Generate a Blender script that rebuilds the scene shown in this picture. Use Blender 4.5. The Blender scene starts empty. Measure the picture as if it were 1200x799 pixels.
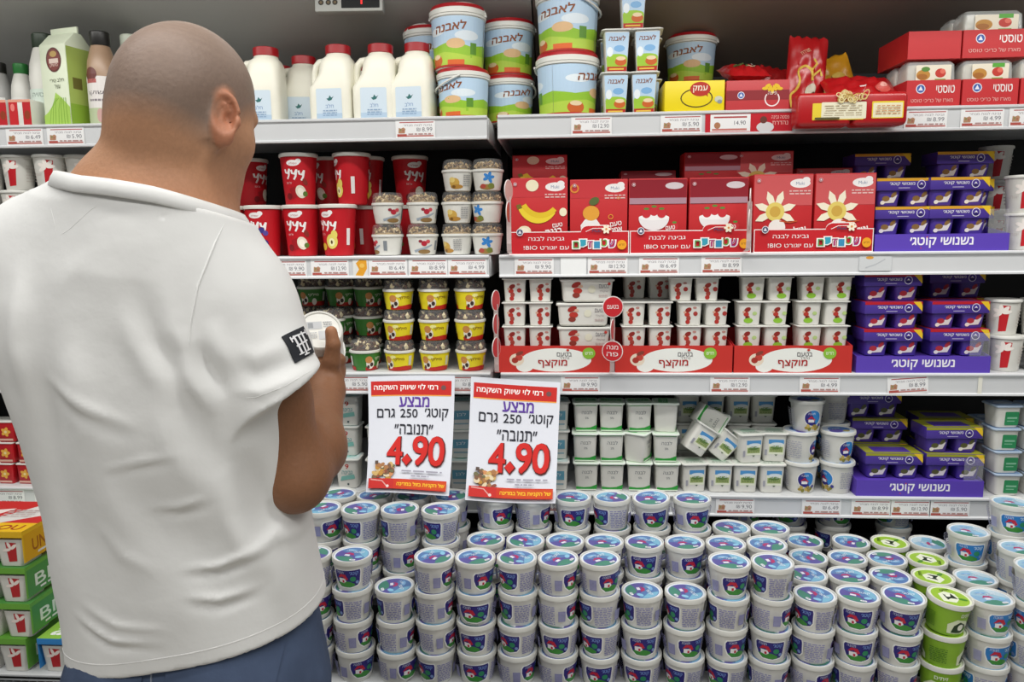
import bpy, bmesh, math, random
import numpy as np
from mathutils import Vector, Matrix, Euler
from mathutils.geometry import tessellate_polygon

S = bpy.context.scene
C = S.collection
PI = math.pi
R = math.radians
random.seed(7)

# ------------------------------------------------------------------ camera
CAMZ = 1.50                      # eye height of the photographer
F_PX, YAW, PITCH, ROLL = 880.0, R(3.717), R(-8.0), R(-0.595)
_fw = Vector((-math.sin(YAW)*math.cos(PITCH), math.cos(YAW)*math.cos(PITCH), math.sin(PITCH)))
_rt = Vector((math.cos(YAW), math.sin(YAW), 0.0))
_up = _rt.cross(_fw)
RT = _rt*math.cos(ROLL) + _up*math.sin(ROLL)
UP = -_rt*math.sin(ROLL) + _up*math.cos(ROLL)
FW = _fw
cam_d = bpy.data.cameras.new('camera')
cam_d.sensor_width = 36.0
cam_d.lens = F_PX*36.0/1200.0
cam_d.clip_start = 0.05
cam = bpy.data.objects.new('camera', cam_d)
C.objects.link(cam)
M = Matrix((RT, UP, -FW)).transposed().to_4x4()
M.translation = Vector((0, 0, CAMZ))
cam.matrix_world = M
S.camera = cam

# ------------------------------------------------------------------ world, lamps, exposure
S.view_settings.view_transform = 'Standard'
S.view_settings.look = 'None'
S.view_settings.gamma = 1.0
S.view_settings.use_curve_mapping = False
S.view_settings.exposure = 0.0
W = bpy.data.worlds.new('store_ambient')
S.world = W
W.use_nodes = True
W.node_tree.nodes['Background'].inputs[0].default_value = (0.93, 0.96, 1.0, 1)
W.node_tree.nodes['Background'].inputs[1].default_value = 0.10

def area_light(name, loc, sx, sy, power, col=(1.0, 0.985, 0.95), rot=(0, 0, 0)):
    d = bpy.data.lights.new(name, 'AREA')
    d.shape = 'RECTANGLE'; d.size = sx; d.size_y = sy; d.energy = power; d.color = col
    o = bpy.data.objects.new(name, d); C.objects.link(o)
    o.location = loc; o.rotation_euler = rot
    return o
# rows of fluorescent tubes in the store ceiling, running along the aisle
area_light('ceiling_tube_light', (0.1, 0.75, 3.35), 5.0, 0.25, 62)
area_light('ceiling_tube_light', (0.1, -0.75, 3.35), 5.0, 0.30, 68)
area_light('ceiling_tube_light', (0.1, -2.6, 3.35), 5.0, 0.30, 25)
# tube behind the lip of the case canopy, washing down over the shelf fronts
area_light('canopy_tube_light', (-0.2, 1.60, CAMZ+0.70), 4.0, 0.05, 13, (1.0, 0.98, 0.94), (R(24), 0, 0))

# ------------------------------------------------------------------ pixel helpers (design distances are real metres)
def x_at(u, Y, z):
    """world X of image column u at distance Y and height z (z measured from the eye)"""
    k = u - 600.0
    return (k*(Y*FW.y + z*FW.z) - F_PX*(Y*RT.y + z*RT.z)) / (F_PX*RT.x - k*FW.x)
def at(u, v, Y):
    d = FW + RT*((u-600.0)/F_PX) - UP*((v-399.5)/F_PX)
    d = d*(Y/d.y)
    return Vector((d.x, d.y, d.z + CAMZ))

# ------------------------------------------------------------------ colours and materials
def lin(c):
    if isinstance(c, str):
        c = c.lstrip('#'); c = tuple(int(c[i:i+2], 16)/255 for i in (0, 2, 4))
    return tuple((x/12.92 if x <= 0.04045 else ((x+0.055)/1.055)**2.4) for x in c)
MATS = {}
def mat(name, col, rough=0.45, metal=0.0, alpha=1.0, noise=0.0, nscale=60.0, bump=0.0, bscale=80.0, spec=0.5, trans=0.0, coords='Object', sss=0.0):
    if name in MATS: return MATS[name]
    m = bpy.data.materials.new(name); m.use_nodes = True
    nt = m.node_tree; b = nt.nodes['Principled BSDF']
    c = lin(col)
    b.inputs['Base Color'].default_value = (*c, 1)
    b.inputs['Roughness'].default_value = rough
    b.inputs['Metallic'].default_value = metal
    b.inputs['Alpha'].default_value = alpha
    b.inputs['Specular IOR Level'].default_value = spec
    b.inputs['Transmission Weight'].default_value = trans
    tc = nt.nodes.new('ShaderNodeTexCoord')
    nz = nt.nodes.new('ShaderNodeTexNoise'); nz.inputs['Scale'].default_value = nscale; nz.inputs['Detail'].default_value = 3
    nt.links.new(tc.outputs[coords], nz.inputs['Vector'])
    if noise > 0:
        mr = nt.nodes.new('ShaderNodeMapRange'); mr.inputs[3].default_value = 1-noise; mr.inputs[4].default_value = 1+noise*0.6
        nt.links.new(nz.outputs[0], mr.inputs[0])
        mx = nt.nodes.new('ShaderNodeVectorMath'); mx.operation = 'SCALE'
        mx.inputs[0].default_value = c
        nt.links.new(mr.outputs[0], mx.inputs['Scale'])
        nt.links.new(mx.outputs[0], b.inputs['Base Color'])
    if bump > 0:
        n2 = nt.nodes.new('ShaderNodeTexNoise'); n2.inputs['Scale'].default_value = bscale; n2.inputs['Detail'].default_value = 4
        nt.links.new(tc.outputs[coords], n2.inputs['Vector'])
        bp = nt.nodes.new('ShaderNodeBump'); bp.inputs['Strength'].default_value = bump; bp.inputs['Distance'].default_value = 0.002
        nt.links.new(n2.outputs[0], bp.inputs['Height']); nt.links.new(bp.outputs[0], b.inputs['Normal'])
    MATS[name] = m
    return m
def attr_mat(name, rough, spec=0.5, bump=0.0, bscale=200.0, sss=0.0):
    m = bpy.data.materials.new(name); m.use_nodes = True
    nt = m.node_tree; b = nt.nodes['Principled BSDF']
    a = nt.nodes.new('ShaderNodeAttribute'); a.attribute_name = 'Col'
    nt.links.new(a.outputs['Color'], b.inputs['Base Color'])
    b.inputs['Roughness'].default_value = rough; b.inputs['Specular IOR Level'].default_value = spec
    if sss:
        b.inputs['Subsurface Weight'].default_value = sss
        b.inputs['Subsurface Radius'].default_value = (0.012, 0.005, 0.003); b.inputs['Subsurface Scale'].default_value = 0.5
    if bump:
        tc = nt.nodes.new('ShaderNodeTexCoord')
        n2 = nt.nodes.new('ShaderNodeTexNoise'); n2.inputs['Scale'].default_value = bscale; n2.inputs['Detail'].default_value = 4
        nt.links.new(tc.outputs['Object'], n2.inputs['Vector'])
        bp = nt.nodes.new('ShaderNodeBump'); bp.inputs['Strength'].default_value = bump; bp.inputs['Distance'].default_value = 0.002
        nt.links.new(n2.outputs[0], bp.inputs['Height']); nt.links.new(bp.outputs[0], b.inputs['Normal'])
    MATS[name] = m
    return m
INK = attr_mat('printed_ink', 0.42, 0.4)
PAPER_INK = attr_mat('paper_ink', 0.7, 0.3)
WHITE = mat('white_tub_plastic', '#dddcd5', 0.38, noise=0.03)
CREAM = mat('milk_white_plastic', '#eceadb', 0.4, noise=0.03)
RAIL = mat('white_rail_plastic', '#d6d8da', 0.4, noise=0.04, nscale=12)
SHELFM = mat('white_shelf_enamel', '#c6c8c9', 0.45, noise=0.05, nscale=10)
DARKM = mat('dark_case_metal', '#17181a', 0.6, noise=0.1, nscale=8)
GREYM = mat('grey_case_metal', '#6e6f6e', 0.5, noise=0.06, nscale=6, bump=0.1, bscale=30)
CLEAR = mat('clear_plastic', '#f4f6f6', 0.12, alpha=0.09, spec=0.6)
CLEAR2 = mat('clear_film', '#eef2f2', 0.15, alpha=0.30, spec=0.8)
WIRE = mat('wire_steel', '#9a9c9e', 0.35, metal=0.8, noise=0.05)

# ------------------------------------------------------------------ object helpers
LABELS = {}
def tag(o, label, cat, group=None, kind=None):
    o['label'] = label; o['category'] = cat
    if group: o['group'] = group
    if kind: o['kind'] = kind
    LABELS.setdefault(label, []).append(o.name)
    n = len(label.split())
    if n < 4 or n > 16: print('LABEL LENGTH', n, label)
    return o
def thing(name, label, cat, loc=(0, 0, 0), rot=(0, 0, 0), group=None):
    o = bpy.data.objects.new(name, None); C.objects.link(o)
    o.empty_display_size = 0.03
    o.location = loc; o.rotation_euler = rot
    if label: tag(o, label, cat, group)
    return o
def link(name, me, parent=None, loc=None, rot=None):
    o = bpy.data.objects.new(name, me); C.objects.link(o)
    if parent: o.parent = parent
    if loc: o.location = loc
    if rot: o.rotation_euler = rot
    return o
def struct(o):
    o['kind'] = 'structure'; return o
def dup(root, loc, rot=(0, 0, 0), label=None, cat=None, group=None):
    r = root.copy(); C.objects.link(r); r.location = loc; r.rotation_euler = rot
    if label: tag(r, label, cat or root.get('category'), group or root.get('group'))
    for ch in list(root.children):
        c = ch.copy(); C.objects.link(c); c.parent = r
        for g in list(ch.children):
            d = g.copy(); C.objects.link(d); d.parent = c
    return r
PROTO = {}
def place(kind, loc, rot=(0, 0, 0), label=None, cat=None, group=None, scale=None):
    """first use moves the prototype itself, later uses copy it with its parts"""
    fn, used = PROTO[kind] if isinstance(PROTO[kind], tuple) else (PROTO[kind], None)
    if used is None:
        r = fn(); PROTO[kind] = (fn, r)
        r.location = loc; r.rotation_euler = rot
        tag(r, label, cat, group)
    else:
        r = dup(used, loc, rot, label, cat, group)
    r.scale = scale or (1, 1, 1)
    return r
ORD = ['zeroth', 'first', 'second', 'third', 'fourth', 'fifth', 'sixth', 'seventh', 'eighth', 'ninth', 'tenth', 'eleventh', 'twelfth', 'thirteenth', 'fourteenth', 'fifteenth', 'sixteenth', 'seventeenth', 'eighteenth', 'nineteenth', 'twentieth']
def level_word(i, n):
    """i counted from the top (0 = topmost) of n"""
    if n == 1: return 'single'
    if i == 0: return 'topmost'
    if i == n-1: return 'lowest'
    return ORD[i+1] + '-from-top'

def mesh_from(name, verts, faces, m=None, smooth=None, cols=None):
    me = bpy.data.meshes.new(name)
    me.from_pydata([tuple(v) for v in verts], [], faces)
    if m is not None: me.materials.append(m)
    if cols is not None:
        ca = me.color_attributes.new('Col', 'FLOAT_COLOR', 'CORNER')
        arr = np.ones((len(me.loops), 4), np.float32)
        k = 0
        for f, c in zip(faces, cols):
            arr[k:k+len(f), :3] = c; k += len(f)
        ca.data.foreach_set('color', arr.ravel())
    if smooth is not None:
        for p in me.polygons: p.use_smooth = True
        me.set_sharp_from_angle(angle=R(smooth))
    me.update()
    return me
def bm_mesh(name, bm, m=None, smooth=None):
    bmesh.ops.recalc_face_normals(bm, faces=bm.faces)
    me = bpy.data.meshes.new(name); bm.to_mesh(me); bm.free()
    if m is not None: me.materials.append(m)
    if smooth is not None:
        for p in me.polygons: p.use_smooth = True
        me.set_sharp_from_angle(angle=R(smooth))
    return me
def lathe(name, prof, m, seg=32, smooth=35, close_bottom=True, close_top=True):
    v = []; f = []
    n = len(prof)
    for r, z in prof:
        for k in range(seg):
            a = 2*PI*k/seg
            v.append((r*math.cos(a), r*math.sin(a), z))
    for i in range(n-1):
        for k in range(seg):
            k2 = (k+1) % seg
            f.append((i*seg+k, i*seg+k2, (i+1)*seg+k2, (i+1)*seg+k))
    if close_bottom: f.append(tuple(reversed(range(seg))))
    if close_top: f.append(tuple(range((n-1)*seg, n*seg)))
    return mesh_from(name, v, f, m, smooth)
def rrect(hw, hd, r, n=4):
    r = max(min(r, hw*0.98, hd*0.98), 1e-5)
    pts = []
    for cx, cy, a0 in ((hw-r, hd-r, 0), (-hw+r, hd-r, 90), (-hw+r, -hd+r, 180), (hw-r, -hd+r, 270)):
        for k in range(n+1):
            a = R(a0 + 90*k/n)
            pts.append((cx + r*math.cos(a), cy + r*math.sin(a)))
    return pts
def sqloft(name, prof, m, n=4, smooth=35, close_bottom=True, close_top=True):
    """prof: (half width, half depth, corner radius, z[, cx, cy])"""
    v = []; f = []; rings = []
    for q in prof:
        hw, hd, r, z = q[:4]; cx, cy = (q[4], q[5]) if len(q) > 4 else (0, 0)
        pts = rrect(hw, hd, r, n); rings.append(len(pts))
        v += [(x+cx, y+cy, z) for x, y in pts]
    s = rings[0]
    for i in range(len(prof)-1):
        for k in range(s):
            k2 = (k+1) % s
            f.append((i*s+k, i*s+k2, (i+1)*s+k2, (i+1)*s+k))
    if close_bottom: f.append(tuple(reversed(range(s))))
    if close_top: f.append(tuple(range((len(prof)-1)*s, len(prof)*s)))
    return mesh_from(name, v, f, m, smooth)
def add_box(bm, x0, x1, y0, y1, z0, z1, mtx=None):
    vs = [bm.verts.new((x, y, z)) for z in (z0, z1) for x, y in ((x0, y0), (x1, y0), (x1, y1), (x0, y1))]
    for a in ((3, 2, 1, 0), (4, 5, 6, 7), (0, 1, 5, 4), (1, 2, 6, 5), (2, 3, 7, 6), (3, 0, 4, 7)):
        bm.faces.new([vs[i] for i in a])
    if mtx is not None:
        for q in vs: q.co = mtx @ q.co
    return vs
def box(name, x0, x1, y0, y1, z0, z1, m, bevel=0.0):
    bm = bmesh.new(); add_box(bm, x0, x1, y0, y1, z0, z1)
    if bevel > 0: bmesh.ops.bevel(bm, geom=list(bm.edges), offset=bevel, segments=2, profile=0.5, affect='EDGES')
    return bm_mesh(name, bm, m, 30 if bevel > 0 else None)
def tube_pts(bm, pts, r, seg=8, cap=True):
    pts = [Vector(p) for p in pts]
    rr = r if isinstance(r, (list, tuple)) else [r]*len(pts)
    rings = []; prevn = None
    for i, p in enumerate(pts):
        t = (pts[min(i+1, len(pts)-1)] - pts[max(i-1, 0)]).normalized()
        if prevn is None:
            n = t.orthogonal().normalized()
        else:
            n = (prevn - t*prevn.dot(t)).normalized()
        prevn = n; b = t.cross(n)
        rings.append([bm.verts.new(p + (n*math.cos(2*PI*k/seg) + b*math.sin(2*PI*k/seg))*rr[i]) for k in range(seg)])
    for i in range(len(rings)-1):
        for k in range(seg):
            k2 = (k+1) % seg
            bm.faces.new((rings[i][k], rings[i][k2], rings[i+1][k2], rings[i+1][k]))
    if cap:
        bm.faces.new(list(reversed(rings[0]))); bm.faces.new(rings[-1])
def tube(name, pts, r, m, seg=8):
    bm = bmesh.new(); tube_pts(bm, pts, r, seg); return bm_mesh(name, bm, m, 50)

# ------------------------------------------------------------------ flat print: 2D shapes wrapped on a surface
_TXT = {}
def text2d(s, bold=0.0, shear=0.0):
    bold = 0.0; key = (s, shear)
    if key in _TXT: return _TXT[key]
    cu = bpy.data.curves.new('lettering', 'FONT')
    cu.body = s; cu.size = 1.0; cu.shear = shear
    cu.resolution_u = 3; cu.fill_mode = 'NONE'
    o = bpy.data.objects.new('lettering', cu); C.objects.link(o)
    dg = bpy.context.evaluated_depsgraph_get(); dg.update()
    me = bpy.data.meshes.new_from_object(o.evaluated_get(dg))
    v = np.array([(q.co.x, q.co.y) for q in me.vertices]) if len(me.vertices) else np.zeros((0, 2))
    nb = {}
    for e in me.edges:
        a, b = e.vertices; nb.setdefault(a, []).append(b); nb.setdefault(b, []).append(a)
    loops = []; seen = set()
    for s0 in nb:
        if s0 in seen: continue
        lp = [s0]; seen.add(s0); cur = s0
        while True:
            nx = [q for q in nb[cur] if q not in seen]
            if not nx: break
            cur = min(nx, key=lambda q: (abs(q-cur) != 1, q)); seen.add(cur); lp.append(cur)
        if len(lp) > 2: loops.append(lp)
    def area(lp): q = v[lp]; return 0.5*float(np.sum(q[:, 0]*np.roll(q[:, 1], -1)-np.roll(q[:, 0], -1)*q[:, 1]))
    def inside(pt, lp):
        q = v[lp]; r = np.roll(q, -1, 0); c = (q[:, 1] > pt[1]) != (r[:, 1] > pt[1])
        xs = q[:, 0]+(pt[1]-q[:, 1])*(r[:, 0]-q[:, 0])/np.where(c, r[:, 1]-q[:, 1], 1.0)
        return int(np.sum(c & (xs > pt[0]))) % 2 == 1
    ar = [area(lp) for lp in loops]
    ishole = [any(abs(ar[j]) > abs(ar[i]) and ar[i]*ar[j] < 0 and inside(v[loops[i][0]], loops[j]) for j in range(len(loops))) for i in range(len(loops))]
    outer = [i for i in range(len(loops)) if not ishole[i]]; holes = {i: [] for i in outer}
    for i in range(len(loops)):
        if i in holes: continue
        cand = [o2 for o2 in outer if abs(ar[o2]) > abs(ar[i]) and inside(v[loops[i][0]], loops[o2])]
        if cand: holes[min(cand, key=lambda o2: abs(ar[o2]))].append(i)
    f = []
    for i in outer:
        ids = list(loops[i]); polys = [[Vector((*v[k], 0)) for k in loops[i]]]
        for hl in holes[i]: ids += loops[hl]; polys.append([Vector((*v[k], 0)) for k in loops[hl]])
        f += [tuple(ids[k] for k in t) for t in tessellate_polygon(polys)]
    bpy.data.objects.remove(o); bpy.data.curves.remove(cu); bpy.data.meshes.remove(me)
    _TXT[key] = (v, f)
    return v, f
def heb(s):
    """Hebrew reads right to left; runs of digits keep their order"""
    out = []; run = ''
    for ch in s:
        if (ch.isascii() and ch.isalnum()) or (ch == '.' and run): run += ch
        else:
            if run: out.append(run); run = ''
            out.append(ch)
    if run: out.append(run)
    return ''.join(reversed(out))
class Print:
    def __init__(self): self.it = []
    def poly(self, pts, col):
        pts = [Vector((x, y, 0)) for x, y in pts]
        tris = tessellate_polygon([pts])
        self.it.append(([(p.x, p.y) for p in pts], [tuple(t) for t in tris], lin(col))); return self
    def rect(self, x0, y0, x1, y1, col, r=0.0, rot=0.0):
        if r > 0:
            cx, cy = (x0+x1)/2, (y0+y1)/2
            pts = [(cx+x, cy+y) for x, y in rrect(abs(x1-x0)/2, abs(y1-y0)/2, r, 4)]
        else: pts = [(x0, y0), (x1, y0), (x1, y1), (x0, y1)]
        if rot:
            cx, cy = (x0+x1)/2, (y0+y1)/2; c, s = math.cos(rot), math.sin(rot)
            pts = [(cx+(x-cx)*c-(y-cy)*s, cy+(x-cx)*s+(y-cy)*c) for x, y in pts]
        return self.poly(pts, col)
    def ell(self, cx, cy, rx, ry, col, rot=0.0, n=20, a0=0.0, a1=2*PI):
        pts = []
        full = abs(a1-a0-2*PI) < 1e-6
        for k in range(n if full else n+1):
            a = a0+(a1-a0)*k/n
            x, y = rx*math.cos(a), ry*math.sin(a)
            pts.append((cx+x*math.cos(rot)-y*math.sin(rot), cy+x*math.sin(rot)+y*math.cos(rot)))
        return self.poly(pts, col)
    def ring(self, cx, cy, rx, ry, t, col, a0=0.0, a1=2*PI, n=24, rot=0.0):
        o = []; i = []
        for k in range(n+1):
            a = a0+(a1-a0)*k/n
            for L, s in ((o, 1.0), (i, None)):
                ax, ay = (rx, ry) if s else (rx-t, ry-t)
                x, y = ax*math.cos(a), ay*math.sin(a)
                L.append((cx+x*math.cos(rot)-y*math.sin(rot), cy+x*math.sin(rot)+y*math.cos(rot)))
        v = o+i; m = n+1
        f = [(k, k+1, m+k+1, m+k) for k in range(n)]
        self.it.append((v, f, lin(col))); return self
    def line(self, pts, w, col):
        pts = [Vector((x, y)) for x, y in pts]; L = []; Rr = []
        for i, p in enumerate(pts):
            t = (pts[min(i+1, len(pts)-1)] - pts[max(i-1, 0)]).normalized(); n = Vector((-t.y, t.x))*w/2
            L.append((p+n)[:]); Rr.append((p-n)[:])
        m = len(pts)
        self.it.append((L+Rr, [(k, k+1, m+k+1, m+k) for k in range(m-1)], lin(col))); return self
    def text(self, s, cx, cy, h, col, w=None, rot=0.0, bold=0.0, shear=0.0, hebrew=True):
        v, f = text2d(heb(s) if hebrew else s, bold, shear)
        if not len(v): return self
        mn, mx = v.min(0), v.max(0)
        sy = h/max(mx[1]-mn[1], 1e-6); sx = (w/max(mx[0]-mn[0], 1e-6)) if w else sy
        q = (v-(mn+mx)/2)*np.array([sx, sy])
        c, sn = math.cos(rot), math.sin(rot)
        offs = [(0.0, 0.0)]
        if bold > 0:
            e = bold*h*0.75
            offs = [(e, e), (-e, -e), (e, -e), (-e, e)]
        for ox, oy in offs:
            self.it.append(([(cx+ox+x*c-y*sn, cy+oy+x*sn+y*c) for x, y in q], f, lin(col), True))
        return self
    def lines(self, x0, y0, x1, y1, n, col, fill=0.5, jit=0.2, rnd=random):
        """a block of print too small to read, as ruled word-length dashes"""
        dy = (y1-y0)/n
        for k in range(n):
            x = x0 + rnd.random()*jit*(x1-x0)*0.3
            yy = y0+dy*(k+0.5)
            while x < x1:
                ww = (x1-x0)*(0.1+0.2*rnd.random())
                e = min(x+ww, x1)
                self.it.append(([(x, yy-dy*fill/2), (e, yy-dy*fill/2), (e, yy+dy*fill/2), (x, yy+dy*fill/2)], [(0, 1, 2, 3)], lin(col)))
                x = e+(x1-x0)*0.05
        return self
    def build(self, name, mapf, step=None, m=None, gap=0.00007, base=0.0004):
        V = []; F = []; CC = []
        for li, item in enumerate(self.it):
            v, f, c = item[:3]
            if step is None or len(item) > 3:
                off = len(V); d = base+li*gap
                V += [mapf(x, y, d) for x, y in v]
                F += [tuple(off+i for i in t) for t in f]; CC += [c]*len(f)
            else:
                bm = bmesh.new(); vs = [bm.verts.new((x, y, 0)) for x, y in v]
                for t in f:
                    try: bm.faces.new([vs[i] for i in t])
                    except ValueError: pass
                xs = [x for x, y in v]; a, b = min(xs), max(xs)
                k = math.ceil(a/step)
                while k*step < b:
                    g = list(bm.verts)+list(bm.edges)+list(bm.faces)
                    bmesh.ops.bisect_plane(bm, geom=g, plane_co=(k*step, 0, 0), plane_no=(1, 0, 0), dist=1e-7)
                    k += 1
                bm.verts.index_update(); off = len(V); d = base+li*gap
                V += [mapf(q.co.x, q.co.y, d) for q in bm.verts]
                for fc in bm.faces:
                    F.append(tuple(off+q.index for q in fc.verts)); CC.append(c)
                bm.free()
        return mesh_from(name, V, F, m or INK, None, CC)
def map_round(rfun, rref):
    def g(x, y, d):
        a = x/rref; r = rfun(y)+d
        return (r*math.sin(a), -r*math.cos(a), y)
    return g
def map_front(yfun):
    if not callable(yfun):
        y0 = yfun; yfun = lambda z: y0
    return lambda x, y, d: (x, yfun(y)-d, y)
def map_top(z0, cx=0, cy=0): return lambda x, y, d: (cx+x, cy+y, z0+d)
def map_right(x0): return lambda x, y, d: (x0+d, x, y)
def map_left(x0): return lambda x, y, d: (x0-d, -x, y)
# ================================================================== the setting
YF = 2.0                                   # front edge of the shelves
ZS = {1: 0.308, 2: -0.051, 3: -0.368, 4: -0.705}   # shelf tops, measured from the eye
DECK = -1.035
XL, XG0, XG1, XR = -2.3, -0.189, -0.161, 1.9
YB = 2.56

def tile_mat():
    m = mat('floor_tile', '#b9b4aa', 0.3, noise=0.08, nscale=3)
    return m
struct(link('floor', box('floor', -3.5, 3.5, -4.0, 3.0, -0.06, 0.0, tile_mat())))
struct(link('wall_back', box('wall_back', XL-0.1, XR+0.1, YB, YB+0.06, 0.0, 2.35, DARKM)))
struct(link('wall_left', box('wall_left', XL-0.16, XL-0.10, 1.55, YB+0.06, 0.0, 2.35, GREYM)))
struct(link('wall_right', box('wall_right', XR+0.10, XR+0.16, 1.55, YB+0.06, 0.0, 2.35, GREYM)))
# canopy of the case: slanted underside that rises towards the aisle, in two panels with a seam
def canopy(name, x0, x1, m):
    bm = bmesh.new()
    pts = [(YB, 0.50), (1.92, 0.698), (1.64, 0.78), (1.56, 0.72), (1.56, 0.86), (YB, 0.86)]
    a = [bm.verts.new((x0, y, CAMZ+z)) for y, z in pts]; b = [bm.verts.new((x1, y, CAMZ+z)) for y, z in pts]
    n = len(pts)
    for i in range(n):
        j = (i+1) % n
        bm.faces.new((a[i], a[j], b[j], b[i]))
    bm.faces.new(a); bm.faces.new(list(reversed(b)))
    return struct(link(name, bm_mesh(name, bm, m)))
canopy('ceiling', XL-0.1, -0.078, mat('pale_canopy_metal', '#b5b5b1', 0.45, noise=0.08, nscale=5))
canopy('ceiling', -0.074, XR+0.1, mat('brownish_canopy_metal', '#857a72', 0.45, noise=0.08, nscale=5))
# bright lip strip along the canopy
struct(link('trim_1', box('trim_1', XL-0.1, XR+0.1, 1.985, 1.997, CAMZ+0.664, CAMZ+0.682, RAIL, 0.002)))

def part(name, me): return struct(link(name, me))
part('trim_2', box('deck', XL-0.09, XR+0.09, 1.60, YB-0.001, CAMZ+DECK-0.006, CAMZ+DECK, SHELFM, 0.001))
part('trim_3', box('front_bumper', XL-0.09, XR+0.09, 1.50, 1.53, 0.12, CAMZ+DECK-0.006, GREYM, 0.006))
part('baseboard_front', box('kick_plate', XL-0.09, XR+0.09, 1.56, 1.60, 0.0, 0.14, DARKM))
part('trim_4', box('riser', -0.66, XR, 1.692, 2.14, CAMZ+DECK+0.001, CAMZ-0.8855, DARKM))
part('trim_5', box('upright', -0.185, -0.165, 2.42, YB-0.001, CAMZ+DECK, CAMZ+0.50, DARKM))
# air grille in front of the deck: bars along the aisle with cross wires and dark slots between
bm = bmesh.new()
for k in range(5):
    y = 1.535+k*0.014
    tube_pts(bm, [(XL, y, CAMZ+DECK-0.008), (XR, y, CAMZ+DECK-0.008)], 0.0032, 6)
n = int((XR-XL)/0.02)
for k in range(n):
    x = XL+0.01+k*0.02
    tube_pts(bm, [(x, 1.531, CAMZ+DECK-0.012), (x, 1.598, CAMZ+DECK-0.012)], 0.0016, 5)
g = link('air_grille', bm_mesh('air_grille', bm, WIRE))
tag(g, 'steel wire air grille along the front edge of the bottom deck', 'grille')
part('trim_6', box('grille_well', XL-0.09, XR+0.09, 1.531, 1.599, CAMZ+DECK-0.10, CAMZ+DECK-0.09, DARKM))

# ---- price labels: print on small paper slips, seven wordings and wear states shared between them
def label_print(i):
    rnd = random.Random(i*13+5)
    w, h = 0.104, 0.047
    p = Print().rect(-w/2, -h/2, w/2, h/2, '#eeeeee')
    p.rect(-w*0.40, h*0.34, w*0.46, h*0.39, '#b04a4a')
    p.text('גבינה לבנה מבחר', w*0.06, h*0.22, h*0.13, '#8d8890', w=w*0.72)
    p.text(['9.90', '8.99', '12.90', '6.49', '5.90', '4.99', '11.90'][i], w*0.30, -h*0.02, h*0.22, '#77777f', w=w*0.26, hebrew=False)
    p.text('₪', w*0.08, -h*0.02, h*0.18, '#85858c', hebrew=False)
    p.poly([(-w*0.43, -h*0.22), (-w*0.27, -h*0.22), (-w*0.25, h*0.02), (-w*0.30, h*0.10), (-w*0.36, h*0.04), (-w*0.42, h*0.08)], '#b5896a'); p.rect(-w*0.40, -h*0.10, -w*0.35, h*0.02, '#8f8a5e'); p.rect(-w*0.33, -h*0.14, -w*0.29, -h*0.02, '#a8705a')
    p.rect(-w*0.46, -h*0.40, -w*0.22, -h*0.26, '#b5564e')
    p.rect(-w*0.22, -h*0.40, w*0.46, -h*0.33, '#c77b74')
    p.lines(-w*0.18, -h*0.33, w*0.44, -h*0.20, 1, '#b5918e', 0.5)
    return p.build('price_label', map_front(0.0), None, PAPER_INK)
PL = [label_print(i) for i in range(7)]
def shelf(level, side, x0, x1, label, labels_u):
    z = CAMZ+ZS[level]
    t = thing('refrigerator_shelf', label, 'shelf', ((x0+x1)/2, YF, z))
    hx = (x1-x0)/2
    link('shelf_board', box('shelf_board', -hx, hx, 0.012, YB-YF, -0.022, 0.0, SHELFM, 0.001), t)
    # rail: a shallow channel profile with a rolled top and bottom lip
    bm = bmesh.new()
    prof = [(0.012, 0.0), (-0.004, 0.0005), (-0.008, -0.002), (-0.008, -0.006), (-0.003, -0.009), (-0.0015, -0.052), (-0.007, -0.055), (-0.007, -0.059), (0.004, -0.060), (0.012, -0.056)]
    a = [bm.verts.new((-hx, y, q)) for y, q in prof]; b = [bm.verts.new((hx, y, q)) for y, q in prof]
    n = len(prof)
    for i in range(n):
        j = (i+1) % n
        bm.faces.new((a[i], a[j], b[j], b[i]))
    bm.faces.new(a); bm.faces.new(list(reversed(b)))
    rail = link('price_rail', bm_mesh('price_rail', bm, RAIL), t)
    for s in (-1, 1):
        link('bracket', box('bracket', s*hx-0.003, s*hx+0.003, 0.02, YB-YF, -0.058, -0.003, SHELFM, 0.001), t)
    for k, q in enumerate(labels_u):
        u, idx, tilt = (q if isinstance(q, tuple) else (q, k % 7, 0))
        X = x_at(u, YF, ZS[level]-0.03)
        link('price_label', PL[idx], rail, (X-(x0+x1)/2, -0.0035, -0.031), (0, tilt, 0))
    return t, rail
shelf(1, 'L', XL, XG0, 'top white metal shelf of the left bay carrying milk jugs', [(-22, 0, 0), (30, 3, 0), (78, 4, 0), (487, 1, 0)])
s1r, r1r = shelf(1, 'R', XG1, XR, 'top white metal shelf of the right bay carrying buckets and red packs', [(693, 2, 0), (798, 4, 0), (1084, 1, 0), (1150, 5, 0), (1207, 3, 0)])
s2l, r2l = shelf(2, 'L', XL, XG0, 'white shelf of the left bay holding big red yogurt cups', [(338, 0, 0), (387, 2, 0), (455, 3, 0), (502, 1, 0), (548, 5, 0)])
s2r, r2r = shelf(2, 'R', XG1, XR, 'white shelf of the right bay holding red cartons in trays', [(626, 0, 0), (712, 2, 0), (772, 3, 0), (845, 1, 0)])
shelf(3, 'L', XL, XG0, 'white shelf of the left bay holding yellow and green dessert cups', [(412, 4, 0), (541, 1, 0)])
s3r, r3r = shelf(3, 'R', XG1, XR, 'white shelf of the right bay holding red whipped dessert trays', [(680, 0, 0), (855, 2, 0), (960, 5, 0), (1063, 1, R(-4))])
shelf(4, 'L', XL, XG0, 'lowest white shelf of the left bay behind the paper signs', [(10, 1, 0), (62, 2, 0), (440, 5, 0)])
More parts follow.
